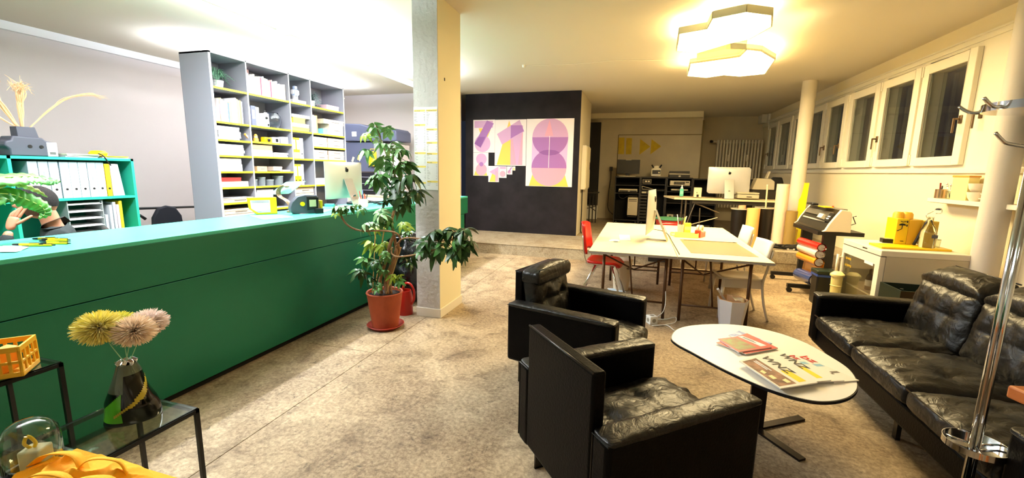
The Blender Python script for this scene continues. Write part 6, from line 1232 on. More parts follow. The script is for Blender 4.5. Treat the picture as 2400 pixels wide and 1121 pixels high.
roll('paper_roll', 'orange yellow paper roll between the two black drums', (1.994,8.550,1.006), (1.992,8.550,0.386), 8.55, .105, mat('roll_orange', (230, 182, 104), .7))
roll('paper_roll', 'tall pinkish white paper roll wrapped in film, left of the far column', (2.431,8.600,1.447), (2.436,8.600,0.376), 8.6, .10, mat('roll_pinkish', (236, 206, 176), .6, bump=(20, .3)), hollow=False, z0=.381)
roll('paper_roll', 'khaki brown paper roll leaning at the foot of the far column', (2.569,8.450,0.989), (2.566,8.450,0.352), 8.45, .085, mat('roll_khaki', (150, 122, 60), .6), z0=.381)
roll('paper_roll', 'slimmer mustard roll between the khaki roll and the yellow panel', (2.719,8.700,0.649), (2.703,8.700,0.299), 8.7, .05, mat('roll_mustard', (190, 160, 60), .6), z0=.381)
t = thing('wooden_stick', 'thin pale stick standing upright out of the right black drum', 'stick', (2.237,8.750,1.011)); e = Vector((2.220,8.750,1.426)) - t.location; G().tube([(0, 0, -.2), e], .014, 8).obj('stick', mat('stick_pale', (226, 206, 160), .6), t); G().tube([e * .985, e * 1.0], .016, 8).obj('tip', WPAP, t)
t = thing('yellow_board', 'bright yellow tall board leaning behind the far column', 'board', (2.899,9.000,0.261)); YBR = mat('board_yellow', (240, 236, 20), .5)
q = [(2.839,9.000,0.257), (2.925,9.000,0.263), (2.992,9.000,1.459), (2.846,9.000,1.463)]; w0 = q[0]; t.location = (w0[0], w0[1], .381)
G().hexa([(p[0], 9.0, max(p[2], .381)) for p in q][:2] + [(q[1][0], 9.03, .381), (q[0][0], 9.03, .381)], [(q[3][0] , 9.12, q[3][2]), (q[2][0], 9.12, q[2][2]), (q[2][0], 9.15, q[2][2]), (q[3][0], 9.15, q[3][2])]).obj('board', YBR, t, w=t.location); G().box((q[3][0], 9.11, q[3][2] - .0), (q[2][0], 9.16, q[3][2] + .006)).obj('top_edge', YBR, t, w=t.location)
g = G(); c0 = (2.406,8.152,0.380); rr = random.Random(3)
for k in range(6):
    pts = [(c0[0] + rr.uniform(-.35, .5), 8.0 + rr.uniform(-.12, .25), .395 + rr.uniform(0, .05)) for j in range(8)]; g.tube(spl(pts, 5), .011, 6)
o = g.obj('cable_tangle', BLK, w=(c0[0], 8.0, .38), smooth=180); o.location = (c0[0], 8.0, .38); tag(o, 'tangle of black cables lying on the concrete step edge', 'cables')
t = thing('power_plug', 'white multi plug in the middle of the black cable tangle', 'plug', (c0[0] + .05, 7.95, .381)); G().box((-.06, -.03, 0), (.06, .03, .05)).obj('body', KW, t, bev=.01); G().box((-.03, -.031, .015), (.03, -.03, .035)).obj('face', GDK, t)

# ================================================================ RIGHT SIDE: CUTTER, BINS, FRIDGE, WALL SHELF
PW = mat('plotter_white', (226, 216, 190), .45)
t = thing('vinyl_cutter', 'black and cream vinyl cutting plotter on a black wheeled stand', 'plotter', (2.4, 7.0, 0)); w0 = (2.4, 7.0, 0)
# body: profile extruded along its width; the near end faces the camera
na = Vector((2.235, 6.62, 0)); far_ = Vector((2.26, 7.62, 0)); PYN, PYF = 6.45, 7.5
prof = [wz(p) for p in ((2.332,6.450,0.877), (2.533,6.450,0.882), (2.648,6.450,0.877), (2.635,6.450,1.122), (2.605,6.450,1.161), (2.516,6.450,1.171), (2.462,6.450,1.086), (2.403,6.450,0.986), (2.365,6.450,0.900))]
G().prism(prof, 'y', PYN, PYN + .05).obj('end_cap', PW, t, w=w0, bev=.008)
G().prism(prof, 'y', PYF, PYF + .05).obj('end_cap', PW, t, w=w0, bev=.008)
xs = [p[0] for p in prof]; X0, X1, Z0 = min(xs), max(xs), prof[0][1]; ZT = max(p[1] for p in prof)
mid = [(x, z) for x, z in prof]
cxm = sum(xs) / len(xs); czm = sum(p[1] for p in prof) / len(prof)
G().prism([(cxm + (x - cxm) * .97, czm + (z - czm) * .96) for x, z in prof], 'y', PYN + .05, PYF).obj('main_body', mat('plotter_black', (34, 30, 20), .4), t, w=w0)
G().box((X0 + (X1 - X0) * .62, PYN + .05, ZT - .012), (X1 - .05, PYF, ZT + .006)).obj('top_cover', mat('plotter_top', (120, 114, 100), .4), t, w=w0)
def slope(u0, u1, y0, y1, pr, nm, m):
    a = Vector((prof[-1][0], 0, prof[-1][1])); b = Vector((prof[5][0], 0, prof[5][1])); d = b - a; n_ = Vector((-d.z, 0, d.x)).normalized()
    p0, p1 = a + d * u0, a + d * u1; q = [p0, p0 + n_ * pr, p1 + n_ * pr, p1]
    G().prism([(v.x, v.z) for v in q], 'y', y0, y1).obj(nm, m, t, w=w0)
slope(.30, .36, PYN + .15, PYF - .1, .02, 'guide_rail', CHROME); slope(.55, .80, PYN + .1, PYF - .05, .025, 'carriage_rail', mat('rail_grey', (120, 116, 106), .3, .6)); slope(.42, .62, PYN + .25, PYN + .40, .05, 'tool_carriage', PW); slope(.35, .75, PYN + .05, PYN + .16, .03, 'control_panel', BLK); slope(.45, .5, PYN + .07, PYN + .14, .035, 'key', WPAP); slope(.55, .6, PYN + .07, PYN + .14, .035, 'key', WPAP)
for y in (6.6, 7.38):
    G().box((2.40, y - .03, .12), (2.54, y + .03, Z0 - .05)).obj('stand_column', BLK, t, w=w0)
    G().box((2.05, y - .025, .07), (2.72, y + .025, .12)).obj('stand_foot', BLK, t, w=w0)
    for x in (2.08, 2.68): G().lathe([(0, -.018), (.034, -.018), (.034, .018), (0, .018)], (0, 0, 0), 16, ax='y').xf((x, y, .034)).obj('caster', BLK, t, w=w0, smooth=40)
G().box((2.30, 6.5, Z0 - .05), (2.82, 7.45, Z0)).obj('stand_top', BLK, t, w=w0)
t = thing('remote_on_cutter', 'small black tool lying on top of the vinyl cutter', 'tool', (2.45, 7.25, ZT + .008)); G().box((-.04, -.12, 0), (.04, .12, .03)).obj('body', BLK, t, bev=.01); G().box((-.02, -.1, .03), (.02, .0, .034)).obj('keys', GREYP, t)
t = thing('yellow_ruler', 'yellow ruler tape strip lying on top of the vinyl cutter', 'ruler', (2.45, 6.78, ZT + .008)); G().box((-.05, -.12, 0), (.05, .12, .012)).obj('strip', YPEN, t, bev=.002); G().box((-.04, -.1, .012), (-.03, .1, .013)).obj('scale', BLK, t)
t = thing('red_cutter_knife', 'red handled cutter lying at the back of the plotter top', 'knife', (2.58, 6.9, ZT + .008), 1.2); G().box((-.08, -.012, 0), (.06, .012, .014)).obj('handle', RD, t, bev=.003); G().box((.06, -.008, .004), (.11, .008, .006)).obj('blade', CHROME, t)
t = thing('wire_hook', 'bent dark wire holder sticking out behind the vinyl cutter', 'wire', (2.667,6.500,0.980)); G().tube([(2.658,6.500,0.977), (2.705,6.500,0.996), (2.666,6.500,1.084), (2.703,6.500,1.093)], .006, 6).obj('wire', BLK, t, w=t.location)
# four rolls of vinyl hung between hooks at the stand, each a tilted tube with a free sheet
VY = []
def vroll(label, a, b, r, col, drape=None):
    m = mat('vinyl_%d_%d_%d' % col, col, .22, coat=.4); a, b = Vector(a), Vector(b); t = thing('vinyl_roll', label, 'vinyl roll', tuple((a + b) / 2)); o = (a + b) / 2
    g = G().tube([a, b], r, 26, caps=False).tube([a, b], r - .012, 26, caps=False); g.obj('vinyl_sheet', m, t, w=o, smooth=60)
    d = (b - a).normalized(); G().tube([a - d * .02, b - d * .004], r * .62, 20, caps=False).tube([a - d * .02, b - d * .004], r * .52, 20, caps=False).obj('paper_core', mat('core_white', (226, 220, 210), .6), t, w=o, smooth=60)
    G().tube([a + d * .004, a + d * .006], r - .011, 20).obj('wound_end', mat('wound_grey', (170, 160, 150), .6), t, w=o)
    G().tube([b - d * .006, b - d * .004], r - .011, 20).obj('wound_end', mat('wound_grey', (170, 160, 150), .6), t, w=o)
    G().tube([a - d * .12, b + d * .12], .008, 8).obj('holder_rod', CHROME, t, w=o)
    if drape:
        n_ = d.cross(Vector((0, 0, 1))).normalized(); g = G(); g.grid(lambda u, v: tuple(a + (b - a) * u + Vector((0, 0, -1)) * (drape * v) + n_ * (-r * (1 - .5 * v) if True else 0)), 8, 8); g.obj('hanging_sheet', m, t, w=o, smooth=180, solid=.002)
    return t
YF, YN = 6.95, 6.22
def yv(p): return p
vroll('red vinyl roll, top of the four hung on the cutter stand', (2.264,6.950,0.676), (2.277,6.250,0.695), .052, (206, 34, 24))
vroll('white vinyl roll, second of the four hung on the cutter stand', (2.277,6.950,0.584), (2.268,6.250,0.605), .056, (232, 214, 196))
vroll('orange vinyl roll, third of the four, its sheet hanging down', (2.283,6.950,0.468), (2.270,6.250,0.501), .058, (238, 150, 30), .30)
vroll('blue vinyl roll, lowest of the four, loosely wound', (2.299,6.950,0.195), (2.261,6.250,0.261), .082, (40, 70, 140))
# ---- bins in front of the fridge
t = thing('bag_bin', 'black bin lined with a blue bag next to the fridge', 'bin', (2.310,6.100,0.405)); t.location.z = 0; zb = (2.319,6.100,0.420)[2]
G().box((-.12, -.08, 0), (.09, .12, zb)).obj('bin_body', BLK, t, bev=.02); G().box((-.126, -.086, zb - .06), (.096, .126, zb - .03)).obj('blue_bag_rim', mat('bag_blue', (40, 70, 150), .4), t, bev=.004); G().box((-.13, -.09, zb - .028), (.10, .13, zb + .02)).obj('lid', mat('lid_dark_green', (24, 40, 30), .4), t, bev=.01)
t = thing('cream_canister', 'tall narrow cream canister bin with a pointed lid beside the fridge door', 'bin', ((2.328,5.850,0.464)[0] - .02, 5.80, 0)); zc = (2.324,5.850,0.457)[2]; CRM = mat('canister_cream', (240, 224, 150), .45)
G().lathe([(0, 0), (.045, 0), (.058, zc - .05), (.058, zc - .01)], n=24).obj('bin_body', CRM, t, smooth=40); G().lathe([(.072, zc - .02), (.072, zc), (.04, zc + .03), (0, zc + .035)], n=24).obj('lid', CRM, t, smooth=40); G().lathe([(.056, zc - .14), (.061, zc - .135), (.056, zc - .13)], n=24).obj('groove_ring', CRM, t, smooth=40)
# ---- glass door fridge
FW = mat('fridge_white', (226, 218, 198), .4); FX0, FX1, FY0, FY1, FZ = 2.372, 3.09, 5.09, 5.93, .87
t = thing('glass_door_fridge', 'white undercounter fridge with a glass door facing the sofa corner', 'fridge', (2.7, 5.5, 0)); w0 = (2.7, 5.5, 0)
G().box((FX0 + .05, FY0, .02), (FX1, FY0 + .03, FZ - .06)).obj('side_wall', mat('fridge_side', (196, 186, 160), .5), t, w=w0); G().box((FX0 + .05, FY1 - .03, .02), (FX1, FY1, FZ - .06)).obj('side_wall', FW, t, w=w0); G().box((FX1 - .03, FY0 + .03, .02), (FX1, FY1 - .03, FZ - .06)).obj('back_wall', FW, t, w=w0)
G().box((FX0 + .05, FY0 + .03, .02), (FX1 - .03, FY1 - .03, .12)).obj('plinth', FW, t, w=w0); G().box((FX0, FY0, FZ - .06), (FX1, FY1, FZ)).obj('top_panel', FW, t, w=w0, bev=.006)
G().box((FX0 + .005, FY0 + .004, FZ - .066), (FX0 + .05, FY1 - .004, FZ - .061)).obj('shadow_joint', DARK, t, w=w0)
dr = G().box((FX0, FY0 + .005, FZ - .16), (FX0 + .045, FY1 - .005, FZ - .067)).box((FX0, FY0 + .005, .03), (FX0 + .045, FY0 + .09, FZ - .16)).box((FX0, FY1 - .05, .03), (FX0 + .045, FY1 - .005, FZ - .16)).box((FX0, FY0 + .09, .03), (FX0 + .045, FY1 - .05, .10)).obj('door', FW, t, w=w0)
G().box((FX0 + .015, FY0 + .09, .10), (FX0 + .025, FY1 - .05, FZ - .16)).obj('door_glass', mat('fridge_glass', (226, 224, 206), .04, trans=1), dr, w=w0)
G().tube([(FX0 - .045, FY1 - .03, FZ - .19), (FX0 - .045, FY1 - .03, .42)], .014, 10).obj('handle', FW, dr, w=w0, smooth=180)
for z in (FZ - .22, .46): G().tube([(FX0, FY1 - .03, z), (FX0 - .045, FY1 - .03, z)], .010, 8).obj('handle_post', FW, dr, w=w0)
G().box((FX0 - .001, FY0 + .28, FZ - .035), (FX0, FY0 + .38, FZ - .022)).obj('badge_plate', GDK, t, w=w0)
G().box((FX0 - .0012, FY0 + .12, FZ - .185), (FX0 + .001, FY0 + .30, FZ - .155)).obj('inner_label', WPAP, dr, w=w0)
YLE = mat('yellow_letters', (230, 186, 30), .5, emit=0)
text('price_lettering', '1,50 BIERE', .034, YLE, dr, (FX0 + .012 - w0[0], FY1 - .07 - w0[1], FZ - .225), (PI / 2, 0, -PI / 2)); text('price_lettering', '1,50 SOFTIS', .034, YLE, dr, (FX0 + .012 - w0[0], FY1 - .07 - w0[1], FZ - .305), (PI / 2, 0, -PI / 2))
text('print', 'CAFE', .022, GDK, t, (FX0 - .002 - w0[0], FY0 + .50 - w0[1], FZ - .115), (PI / 2, 0, -PI / 2)) if False else None
for z in (.34, .14): 
    s_ = G().box((FX0 + .07, FY0 + .05, z), (FX0 + .08, FY1 - .05, z + .012)).obj('rack_front', mat('wire_white', (232, 226, 210), .4), t, w=w0)
    for k in range(12): G().tube([(FX0 + .08, FY0 + .07 + k * .062, z + .006), (FX1 - .05, FY0 + .07 + k * .062, z + .006)], .003, 5).obj('rack_wire', mat('wire_white', (232, 226, 210), .4), s_, w=w0)
BRB = mat('bottle_brown', (70, 44, 24), .1, trans=.5)
for i, (x, y, h, m, lb) in enumerate(((.14, .20, .26, BRB, 'brown bottle with white label, nearest the fridge glass'), (.22, .32, .25, BRB, 'second brown bottle with white label in the fridge'), (.15, .46, .24, BRB, 'third brown bottle in the fridge, at the left'))): bottle((FX0 + x, FY0 + y, .354), h, .036, m, lb, cap=GDK, lab=WPAP, group=None)
for i, (x, y, c, lb) in enumerate(((.13, .12, (70, 140, 130), 'teal can standing at the right in the fridge'), (.20, .56, (170, 60, 40), 'red brown can in the fridge behind the bottles'), (.12, .30, (160, 70, 40), 'orange brown can low in front in the fridge'))):
    z = .354 if i < 2 else .154; t2 = thing('drink_can', lb, 'can', (FX0 + x, FY0 + y, z)); G().lathe([(0, 0), (.028, 0), (.032, .006), (.032, .11), (.027, .118), (0, .118)], n=20).obj('can_body', mat('can%d' % i, c, .3, .3), t2, smooth=40); G().lathe([(0, .1185), (.025, .1185), (.025, .121), (0, .121)], n=16).obj('can_lid', CHROME, t2)
# on the fridge
p = (2.588,5.599,0.871)
t = thing('yellow_board', 'bright yellow board lying on top of the fridge', 'board', (2.75, 5.3, FZ)); a, b, c_, d = (2.423,5.214,0.872), (3.037,5.270,0.872), (3.145,5.674,0.872), (2.591,5.594,0.872)
G().hexa([(a[0], a[1], FZ + .001), (b[0], b[1], FZ + .001), (b[0] + .01, b[1] + .28, FZ + .001), (a[0] + .01, a[1] + .28, FZ + .001)], [(a[0], a[1], FZ + .022), (b[0], b[1], FZ + .022), (b[0] + .01, b[1] + .28, FZ + .022), (a[0] + .01, a[1] + .28, FZ + .022)]).obj('board', YPEN, t, w=t.location, bev=.003); G().box((a[0] + .02, a[1] - .001, FZ + .008), (b[0] - .02, a[1], FZ + .010)).obj('edge_line', mat('yellow_dark', (200, 150, 20), .5), t, w=t.location)
FZB = FZ + .023
p0 = (2.566,5.508,0.893)
t = thing('drip_tray', 'flat black drip tray at the left of the yellow board', 'tray', (p0[0] + .10, p0[1] + .06, FZB - .022 + .0)); t.location.z = FZB; G().prism([(-.1, -.05), (.16, -.06), (.15, .05), (-.08, .06)], 'z', 0, .045).obj('body', BLK, t, bev=.003); G().prism([(-.07, -.03), (.12, -.035), (.12, .03), (-.06, .035)], 'z', .045, .047).obj('grille', SILV, t)
cm0 = (2.763,5.497,0.893); MAC = mat('machine_yellow', (238, 206, 24), .35)
t = thing('coffee_machine', 'yellow box shaped coffee machine with a black lever on the fridge', 'coffee machine', (cm0[0], cm0[1], FZB)); w0 = (cm0[0], cm0[1], FZB); yc = cm0[1]
def cmx(p): return p
MX0, MX1 = cm0[0], cm0[0] + .085; ZM = .27
G().box((MX0 - .105, yc + .0, FZB), (MX0, yc + .20, FZB + ZM)).obj('front_block', MAC, t, w=w0, bev=.004); G().prism([(MX0 + .001, FZB), (MX0 + .055, FZB), (MX0 + .12, FZB + ZM - .005), (MX0 + .001, FZB + ZM - .01)], 'y', yc + .0, yc + .20).obj('side_block', mat('machine_amber', (226, 178, 40), .4), t, w=w0)
for dx, r_ in ((-.055, .05), (.02, .055)): G().lathe([(r_, 0), (r_ * .95, .05), (r_ * .7, .07), (r_ * .66, .055), (0, .05)], (MX0 + dx, yc + .10, FZB + ZM - .003), 24).obj('hopper', mat('hopper_orange', (240, 190, 60), .4), t, w=w0, smooth=60)
G().tube(spl([(MX0 + .065, yc - .01, FZB + .0), (MX0 + .075, yc - .02, FZB + .05), (MX0 + .12, yc - .03, FZB + .20), (MX0 + .145, yc - .03, FZB + .26), (MX0 + .17, yc - .02, FZB + .27)], 5), [.014] * 12 + [.018] * 9, 10).obj('lever', BLK, t, w=w0, smooth=180)
G().lathe([(0, 0), (.012, 0), (.012, .004), (0, .004)], n=12, ax='y').xf((MX0 + .088, yc - .045, FZB + .045)).obj('bolt', CHROME, t, w=w0)
g = G()
lx = MX0 - .055
g.tube([(lx - .02, yc - .002, FZB + .245), (lx - .0, yc - .002, FZB + .235), (lx + .03, yc - .002, FZB + .245)], .0035, 5); g.obj('printed_stroke', BLK, t, w=w0)
G().prism([(x * .03 + lx, z * .022 + FZB + .20) for x, z in circ(0, 0, 1, 14, 0, PI)], 'y', yc - .003, yc).obj('printed_mushroom', BLK, t, w=w0)
G().tube([(lx, yc - .002, FZB + .20), (lx - .002, yc - .002, FZB + .165), (lx - .04, yc - .002, FZB + .14)], .004, 5).obj('printed_stroke', BLK, t, w=w0)
for z in (.19, .23): G().box((lx + .035, yc - .003, FZB + z), (lx + .045, yc, FZB + z + .022)).obj('printed_bar', BLK, t, w=w0)
G().box((lx + .0, yc - .003, FZB + .03), (lx + .03, yc, FZB + .036)).obj('printed_bar', BLK, t, w=w0)
t = thing('yellow_card_box', 'khaki yellow card box behind the black lever on the fridge', 'box', (cm0[0] + .2, yc + .06, FZB)); G().box((-.06, 0, 0), (.09, .12, .25)).obj('body', mat('khaki_card', (206, 176, 70), .6), t, bev=.002); G().box((-.055, -.001, .1), (.08, 0, .105)).obj('fold_line', mat('khaki_dark', (160, 130, 50), .7), t)
sb = (2.851,5.311,0.893)
t = thing('swing_top_bottle', 'clear swing top bottle standing on the yellow board', 'bottle', (sb[0] + .01, sb[1] + .03, FZB)); G().lathe([(0, 0), (.06, 0), (.065, .01), (.064, .15), (.045, .21), (.024, .25), (.022, .31), (.026, .315)], n=28).obj('glass_body', BG, t, smooth=60); G().tube(spl([(-.024, 0, .29), (-.045, 0, .33), (.0, 0, .365), (.03, 0, .40), (.07, 0, .40), (.075, 0, .355), (.03, 0, .35)], 4), .0035, 6).obj('wire_bail', CHROME, t, smooth=180); G().lathe([(0, 0), (.02, 0), (.022, .012), (0, .02)], (.045, 0, .385), 14).obj('stopper', GREYP, t, smooth=40); G().obox((.02, -.0655, .12), (.05, .002, .035)).obj('label', GREYP, t)
t = thing('shot_glass', 'small clear glass beside the swing top bottle', 'glass', (sb[0] + .12, sb[1] + .08, FZB)); G().lathe([(0, 0), (.024, 0), (.03, .08), (.027, .08), (.022, .008), (0, .008)], n=20).obj('glass_body', BG, t, smooth=60); G().lathe([(.0265, .078), (.0305, .081), (.0265, .084)], n=20).obj('rim', BG, t, smooth=60)
# ---- dark green bottle crate between fridge and sofa
cx = (2.365,4.720,0.567); t = thing('bottle_crate', 'dark green bottle crate in front of the fridge behind the sofa', 'crate', (2.78, 4.78, 0)); zc = cx[2]; CG = mat('crate_green', (8, 30, 22), .4)
x0 = cx[0]
for a, b in (((x0, 4.66, 0), (x0 + .5, 4.675, zc)), ((x0, 5.0, 0), (x0 + .5, 5.015, zc)), ((x0, 4.675, 0), (x0 + .015, 5.0, zc)), ((x0 + .485, 4.675, 0), (x0 + .5, 5.0, zc))): G().box(a, b).obj('side', CG, t, w=t.location)
G().box((x0 + .015, 4.675, 0), (x0 + .485, 5.0, .02)).obj('bottom', CG, t, w=t.location); G().box((x0 + .015, 4.675, zc - .3), (x0 + .485, 5.0, zc - .29)).obj('grid', CG, t, w=t.location)
bottle((x0 + .22, 4.78, zc - .26), .30, .034, BG, 'clear bottle leaning out of the dark green crate', tilt=(0, .7)); bottle((x0 + .10, 4.85, zc - .285), .26, .034, mat('bottle_green', (40, 96, 60), .1, trans=.6), 'green bottle standing in the dark green crate')
# ---- wall shelf
sz = 1.372
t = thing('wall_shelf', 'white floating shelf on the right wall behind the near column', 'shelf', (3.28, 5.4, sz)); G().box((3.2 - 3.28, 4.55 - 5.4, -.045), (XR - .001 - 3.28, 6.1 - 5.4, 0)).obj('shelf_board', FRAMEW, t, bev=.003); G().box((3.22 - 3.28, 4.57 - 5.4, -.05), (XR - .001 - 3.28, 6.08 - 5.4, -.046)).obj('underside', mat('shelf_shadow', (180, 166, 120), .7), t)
SZ = sz + .001
t = thing('cutlery_tin', 'small tin of spoons with red tongs at the left end of the wall shelf', 'tin', (3.27, 6.02, SZ)); G().lathe([(0, 0), (.05, 0), (.05, .10), (.047, .10), (.047, .005), (0, .005)], n=24).obj('tin', mat('tin_copper', (206, 170, 130), .2, .9), t, smooth=40)
for i, (dx, dy, c, h) in enumerate(((.0, .03, (120, 24, 20), .17), (.01, .045, (120, 24, 20), .17), (.0, -.01, (24, 18, 14), .14), (-.01, -.03, (30, 24, 20), .13))): G().tube([(dx * .5, dy * .4, .01), (dx, dy, h)], .007, 6).obj('utensil', mat('utensil_%d' % c[0], c, .4), t, smooth=180)
t = thing('glass_jar', 'glass jar of silver spoons beside the tin on the wall shelf', 'jar', (3.27, 5.86, SZ)); G().lathe([(0, 0), (.038, 0), (.040, .09), (.037, .09), (.035, .006), (0, .006)], n=24).obj('glass_body', BG, t, smooth=60)
for k in range(6): a = k * 1.05; G().tube([(0, 0, .01), (.035 * math.cos(a), .05 * math.sin(a), .13 + .01 * (k % 3))], .0035, 5).lathe([(0, -.012), (.011, -.004), (.009, .008), (0, .014)], (.035 * math.cos(a), .05 * math.sin(a), .14 + .01 * (k % 3)), 10).obj('spoon', CHROME, t, smooth=180)
t = thing('tall_canister', 'tall square cream canister with a wooden lid on the wall shelf', 'canister', (3.27, 5.66, SZ), .25); G().box((-.055, -.085, 0), (.055, .085, .235)).obj('body', mat('canister_pale', (232, 220, 150), .5), t, bev=.004); G().box((-.06, -.09, .236), (.06, .09, .256)).obj('lid', mat('lid_wood', (206, 150, 60), .5), t, bev=.003)
def cup(loc, label, r=.055, h=.07, group=None, rot=0):
    t = thing('cup', label, 'cup', loc, rot, group); G().lathe([(0, 0), (r * .55, 0), (r * .85, h * .4), (r, h), (r * .93, h), (r * .78, h * .42), (0, h * .12)], n=28).obj('cup_body', mat('porcelain', (236, 226, 206), .25), t, smooth=60)
    G().tube(spl([(0, -r * .9, h * .85), (0, -r * 1.45, h * .75), (0, -r * 1.35, h * .35), (0, -r * .8, h * .3)], 4), .006, 8).obj('handle', mat('porcelain', (236, 226, 206), .25), t, smooth=180); return t
cup((3.26, 5.475, SZ), 'big white cup at the bottom of the stack on the wall shelf', .068, .09); cup((3.265, 5.485, SZ + .091), 'big white cup stacked on top of the other on the wall shelf', .066, .085, rot=.4)
cup((3.29, 5.33, SZ), 'white cup half hidden by the near column', .05, .075); cup((3.29, 5.335, SZ + .076), 'upper small white cup half hidden by the near column', .05, .075)
cup((3.25, 4.86, SZ), 'white cup lying low right of the near column on the wall shelf', .06, .05); cup((3.25, 4.72, SZ), 'second low white cup right of the near column on the wall shelf', .06, .05)
t = thing('red_book_box', 'dark red framed box standing at the back of the shelf right of the column', 'box', (3.33, 4.92, SZ)); G().box((-.03, -.05, .0), (.03, .06, .11)).obj('body', mat('box_maroon', (70, 14, 22), .5), t, bev=.002); G().box((-.032, -.055, .03), (-.03, .065, .036)).obj('frame_line', WPAP, t)
t = thing('small_plant_ball', 'small dried tuft at the back of the shelf right of the maroon box', 'dried plant', (3.33, 4.80, SZ)); g = G()
for k in range(60): a, b_ = rr.uniform(0, 2 * PI), rr.uniform(0, PI); g.tube([(0, 0, .05), (.05 * math.sin(b_) * math.cos(a), .05 * math.sin(b_) * math.sin(a), .05 + .045 * math.cos(b_))], .002, 3)
g.obj('tuft', mat('tuft_olive', (150, 140, 90), .8), t); G().lathe([(0, 0), (.02, 0), (.02, .03), (0, .03)], n=12).obj('base', CARD, t)
t = thing('black_tray', 'thin black tray under the two low cups on the wall shelf', 'tray', (3.25, 4.63, SZ)); G().box((-.05, -.05, 0), (.05, .05, .03)).obj('body', BLK, t, bev=.003); G().box((-.04, -.04, .03), (.04, .04, .034)).obj('grid', GREYP, t)

# ================================================================ POTTED SCHEFFLERA AND THINGS BY THE PILLAR
PX_, PYY = -2.40, 3.64
TERRA = mat('terracotta', (168, 78, 42), .7, var=(5, (148, 62, 34), 5), bump=(40, .15)); SOIL = mat('potting_soil', (34, 24, 16), .95, bump=(70, .8))
t = thing('tall_potted_plant', 'tall umbrella plant with long bare stems in a terracotta pot before the counter', 'plant', (PX_, PYY, .012)); w0 = (PX_, PYY, .012)
G().lathe([(0, .008), (.13, .008), (.175, .345), (.182, .355), (.176, .366), (.164, .36), (.158, .33), (0, .325)], n=48).obj('pot', TERRA, t, smooth=50)
g = G(); g.lathe([(0, .345), (.155, .335)], n=30); g.obj('soil', SOIL, t, smooth=180)
G().lathe([(0, .0), (.15, .0), (.185, .035), (.178, .038), (.145, .012), (0, .006)], n=48).xf((0, 0, -.012)).obj('saucer_dish', mat('saucer_red', (150, 50, 34), .45), t, smooth=50)
BARK = mat('bark', (150, 112, 76), .8, bump=(60, .6)); GST = mat('green_stem', (70, 84, 40), .6); BAMB = mat('bamboo', (196, 160, 104), .6)
def pp(*a): return [Vector(p) - Vector(w0) for p in a]
trunk = pp((PX_ + .03, PYY, .34), (-2.379,3.640,0.477), (-2.297,3.620,0.663), (-2.245,3.620,0.796), (-2.256,3.620,0.922), (-2.296,3.640,1.086), (-2.272,3.660,1.210), (-2.235,3.660,1.356), (-2.262,3.660,1.540), (-2.362,3.680,1.741), (-2.440,3.700,1.904), (-2.483,3.700,2.025))
G().tube(spl(trunk, 5), [.024] * 8 + [.02] * 8 + [.014] * 14 + [.009] * 15 + [.006] * 15, 10).obj('trunk', BARK, t, smooth=180)
G().tube(spl(pp((PX_ - .02, PYY - .02, .34), (-2.426,3.600,0.483), (-2.332,3.580,0.712), (-2.279,3.580,0.885), (-2.242,3.600,0.968)), 5), .017, 8).obj('trunk', BARK, t, smooth=180)
G().tube(spl(pp((PX_ + .06, PYY + .02, .34), (-2.354,3.680,0.514), (-2.300,3.680,0.672), (-2.237,3.660,0.789), (-2.224,3.620,0.882)), 5), .014, 8).obj('trunk', BARK, t, smooth=180)
br1 = pp((-2.232,3.600,0.843), (-2.158,3.560,0.937), (-2.192,3.520,1.002), (-2.340,3.500,1.013), (-2.517,3.450,1.009), (-2.619,3.400,1.063), (-2.670,3.380,1.156), (-2.642,3.380,1.225))
G().tube(spl(br1, 5), .009, 8).obj('branch', BARK, t, smooth=180)
br2 = pp((-2.270,3.600,0.840), (-2.249,3.550,0.787), (-2.140,3.500,0.775), (-1.915,3.460,0.824), (-1.774,3.440,0.869), (-1.636,3.420,0.952))
G().tube(spl(br2, 5), .008, 8).obj('branch', BARK, t, smooth=180)
br3 = pp((-2.209,3.580,0.881), (-2.068,3.500,0.960), (-1.825,3.460,0.965), (-1.636,3.420,0.971), (-1.504,3.400,1.001), (-1.443,3.400,1.024))
G().tube(spl(br3, 5), .007, 8).obj('branch', BARK, t, smooth=180)
for a, b in (((-2.515,3.600,0.342), (-2.455,3.600,0.998)), ((-2.482,3.580,0.342), (-2.355,3.620,1.085)), ((-2.442,3.640,0.374), (-2.417,3.640,0.780)), ((-2.370,3.620,0.351), (-2.212,3.660,0.834))): G().tube(pp(a, b), .0055, 6).obj('bamboo_stake', BAMB, t)
LM = [mat('leaf_dark', (34, 66, 32), .35, var=(14, (54, 92, 40), 3)), mat('leaf_mid', (62, 112, 50), .4, var=(14, (90, 140, 70), 3)), mat('leaf_lit', (120, 164, 110), .45, var=(14, (160, 196, 140), 3)), mat('leaf_yellowgreen', (150, 180, 60), .45)]  # third, paler green puts light striking the upper leaves into the colour
rr = random.Random(21)
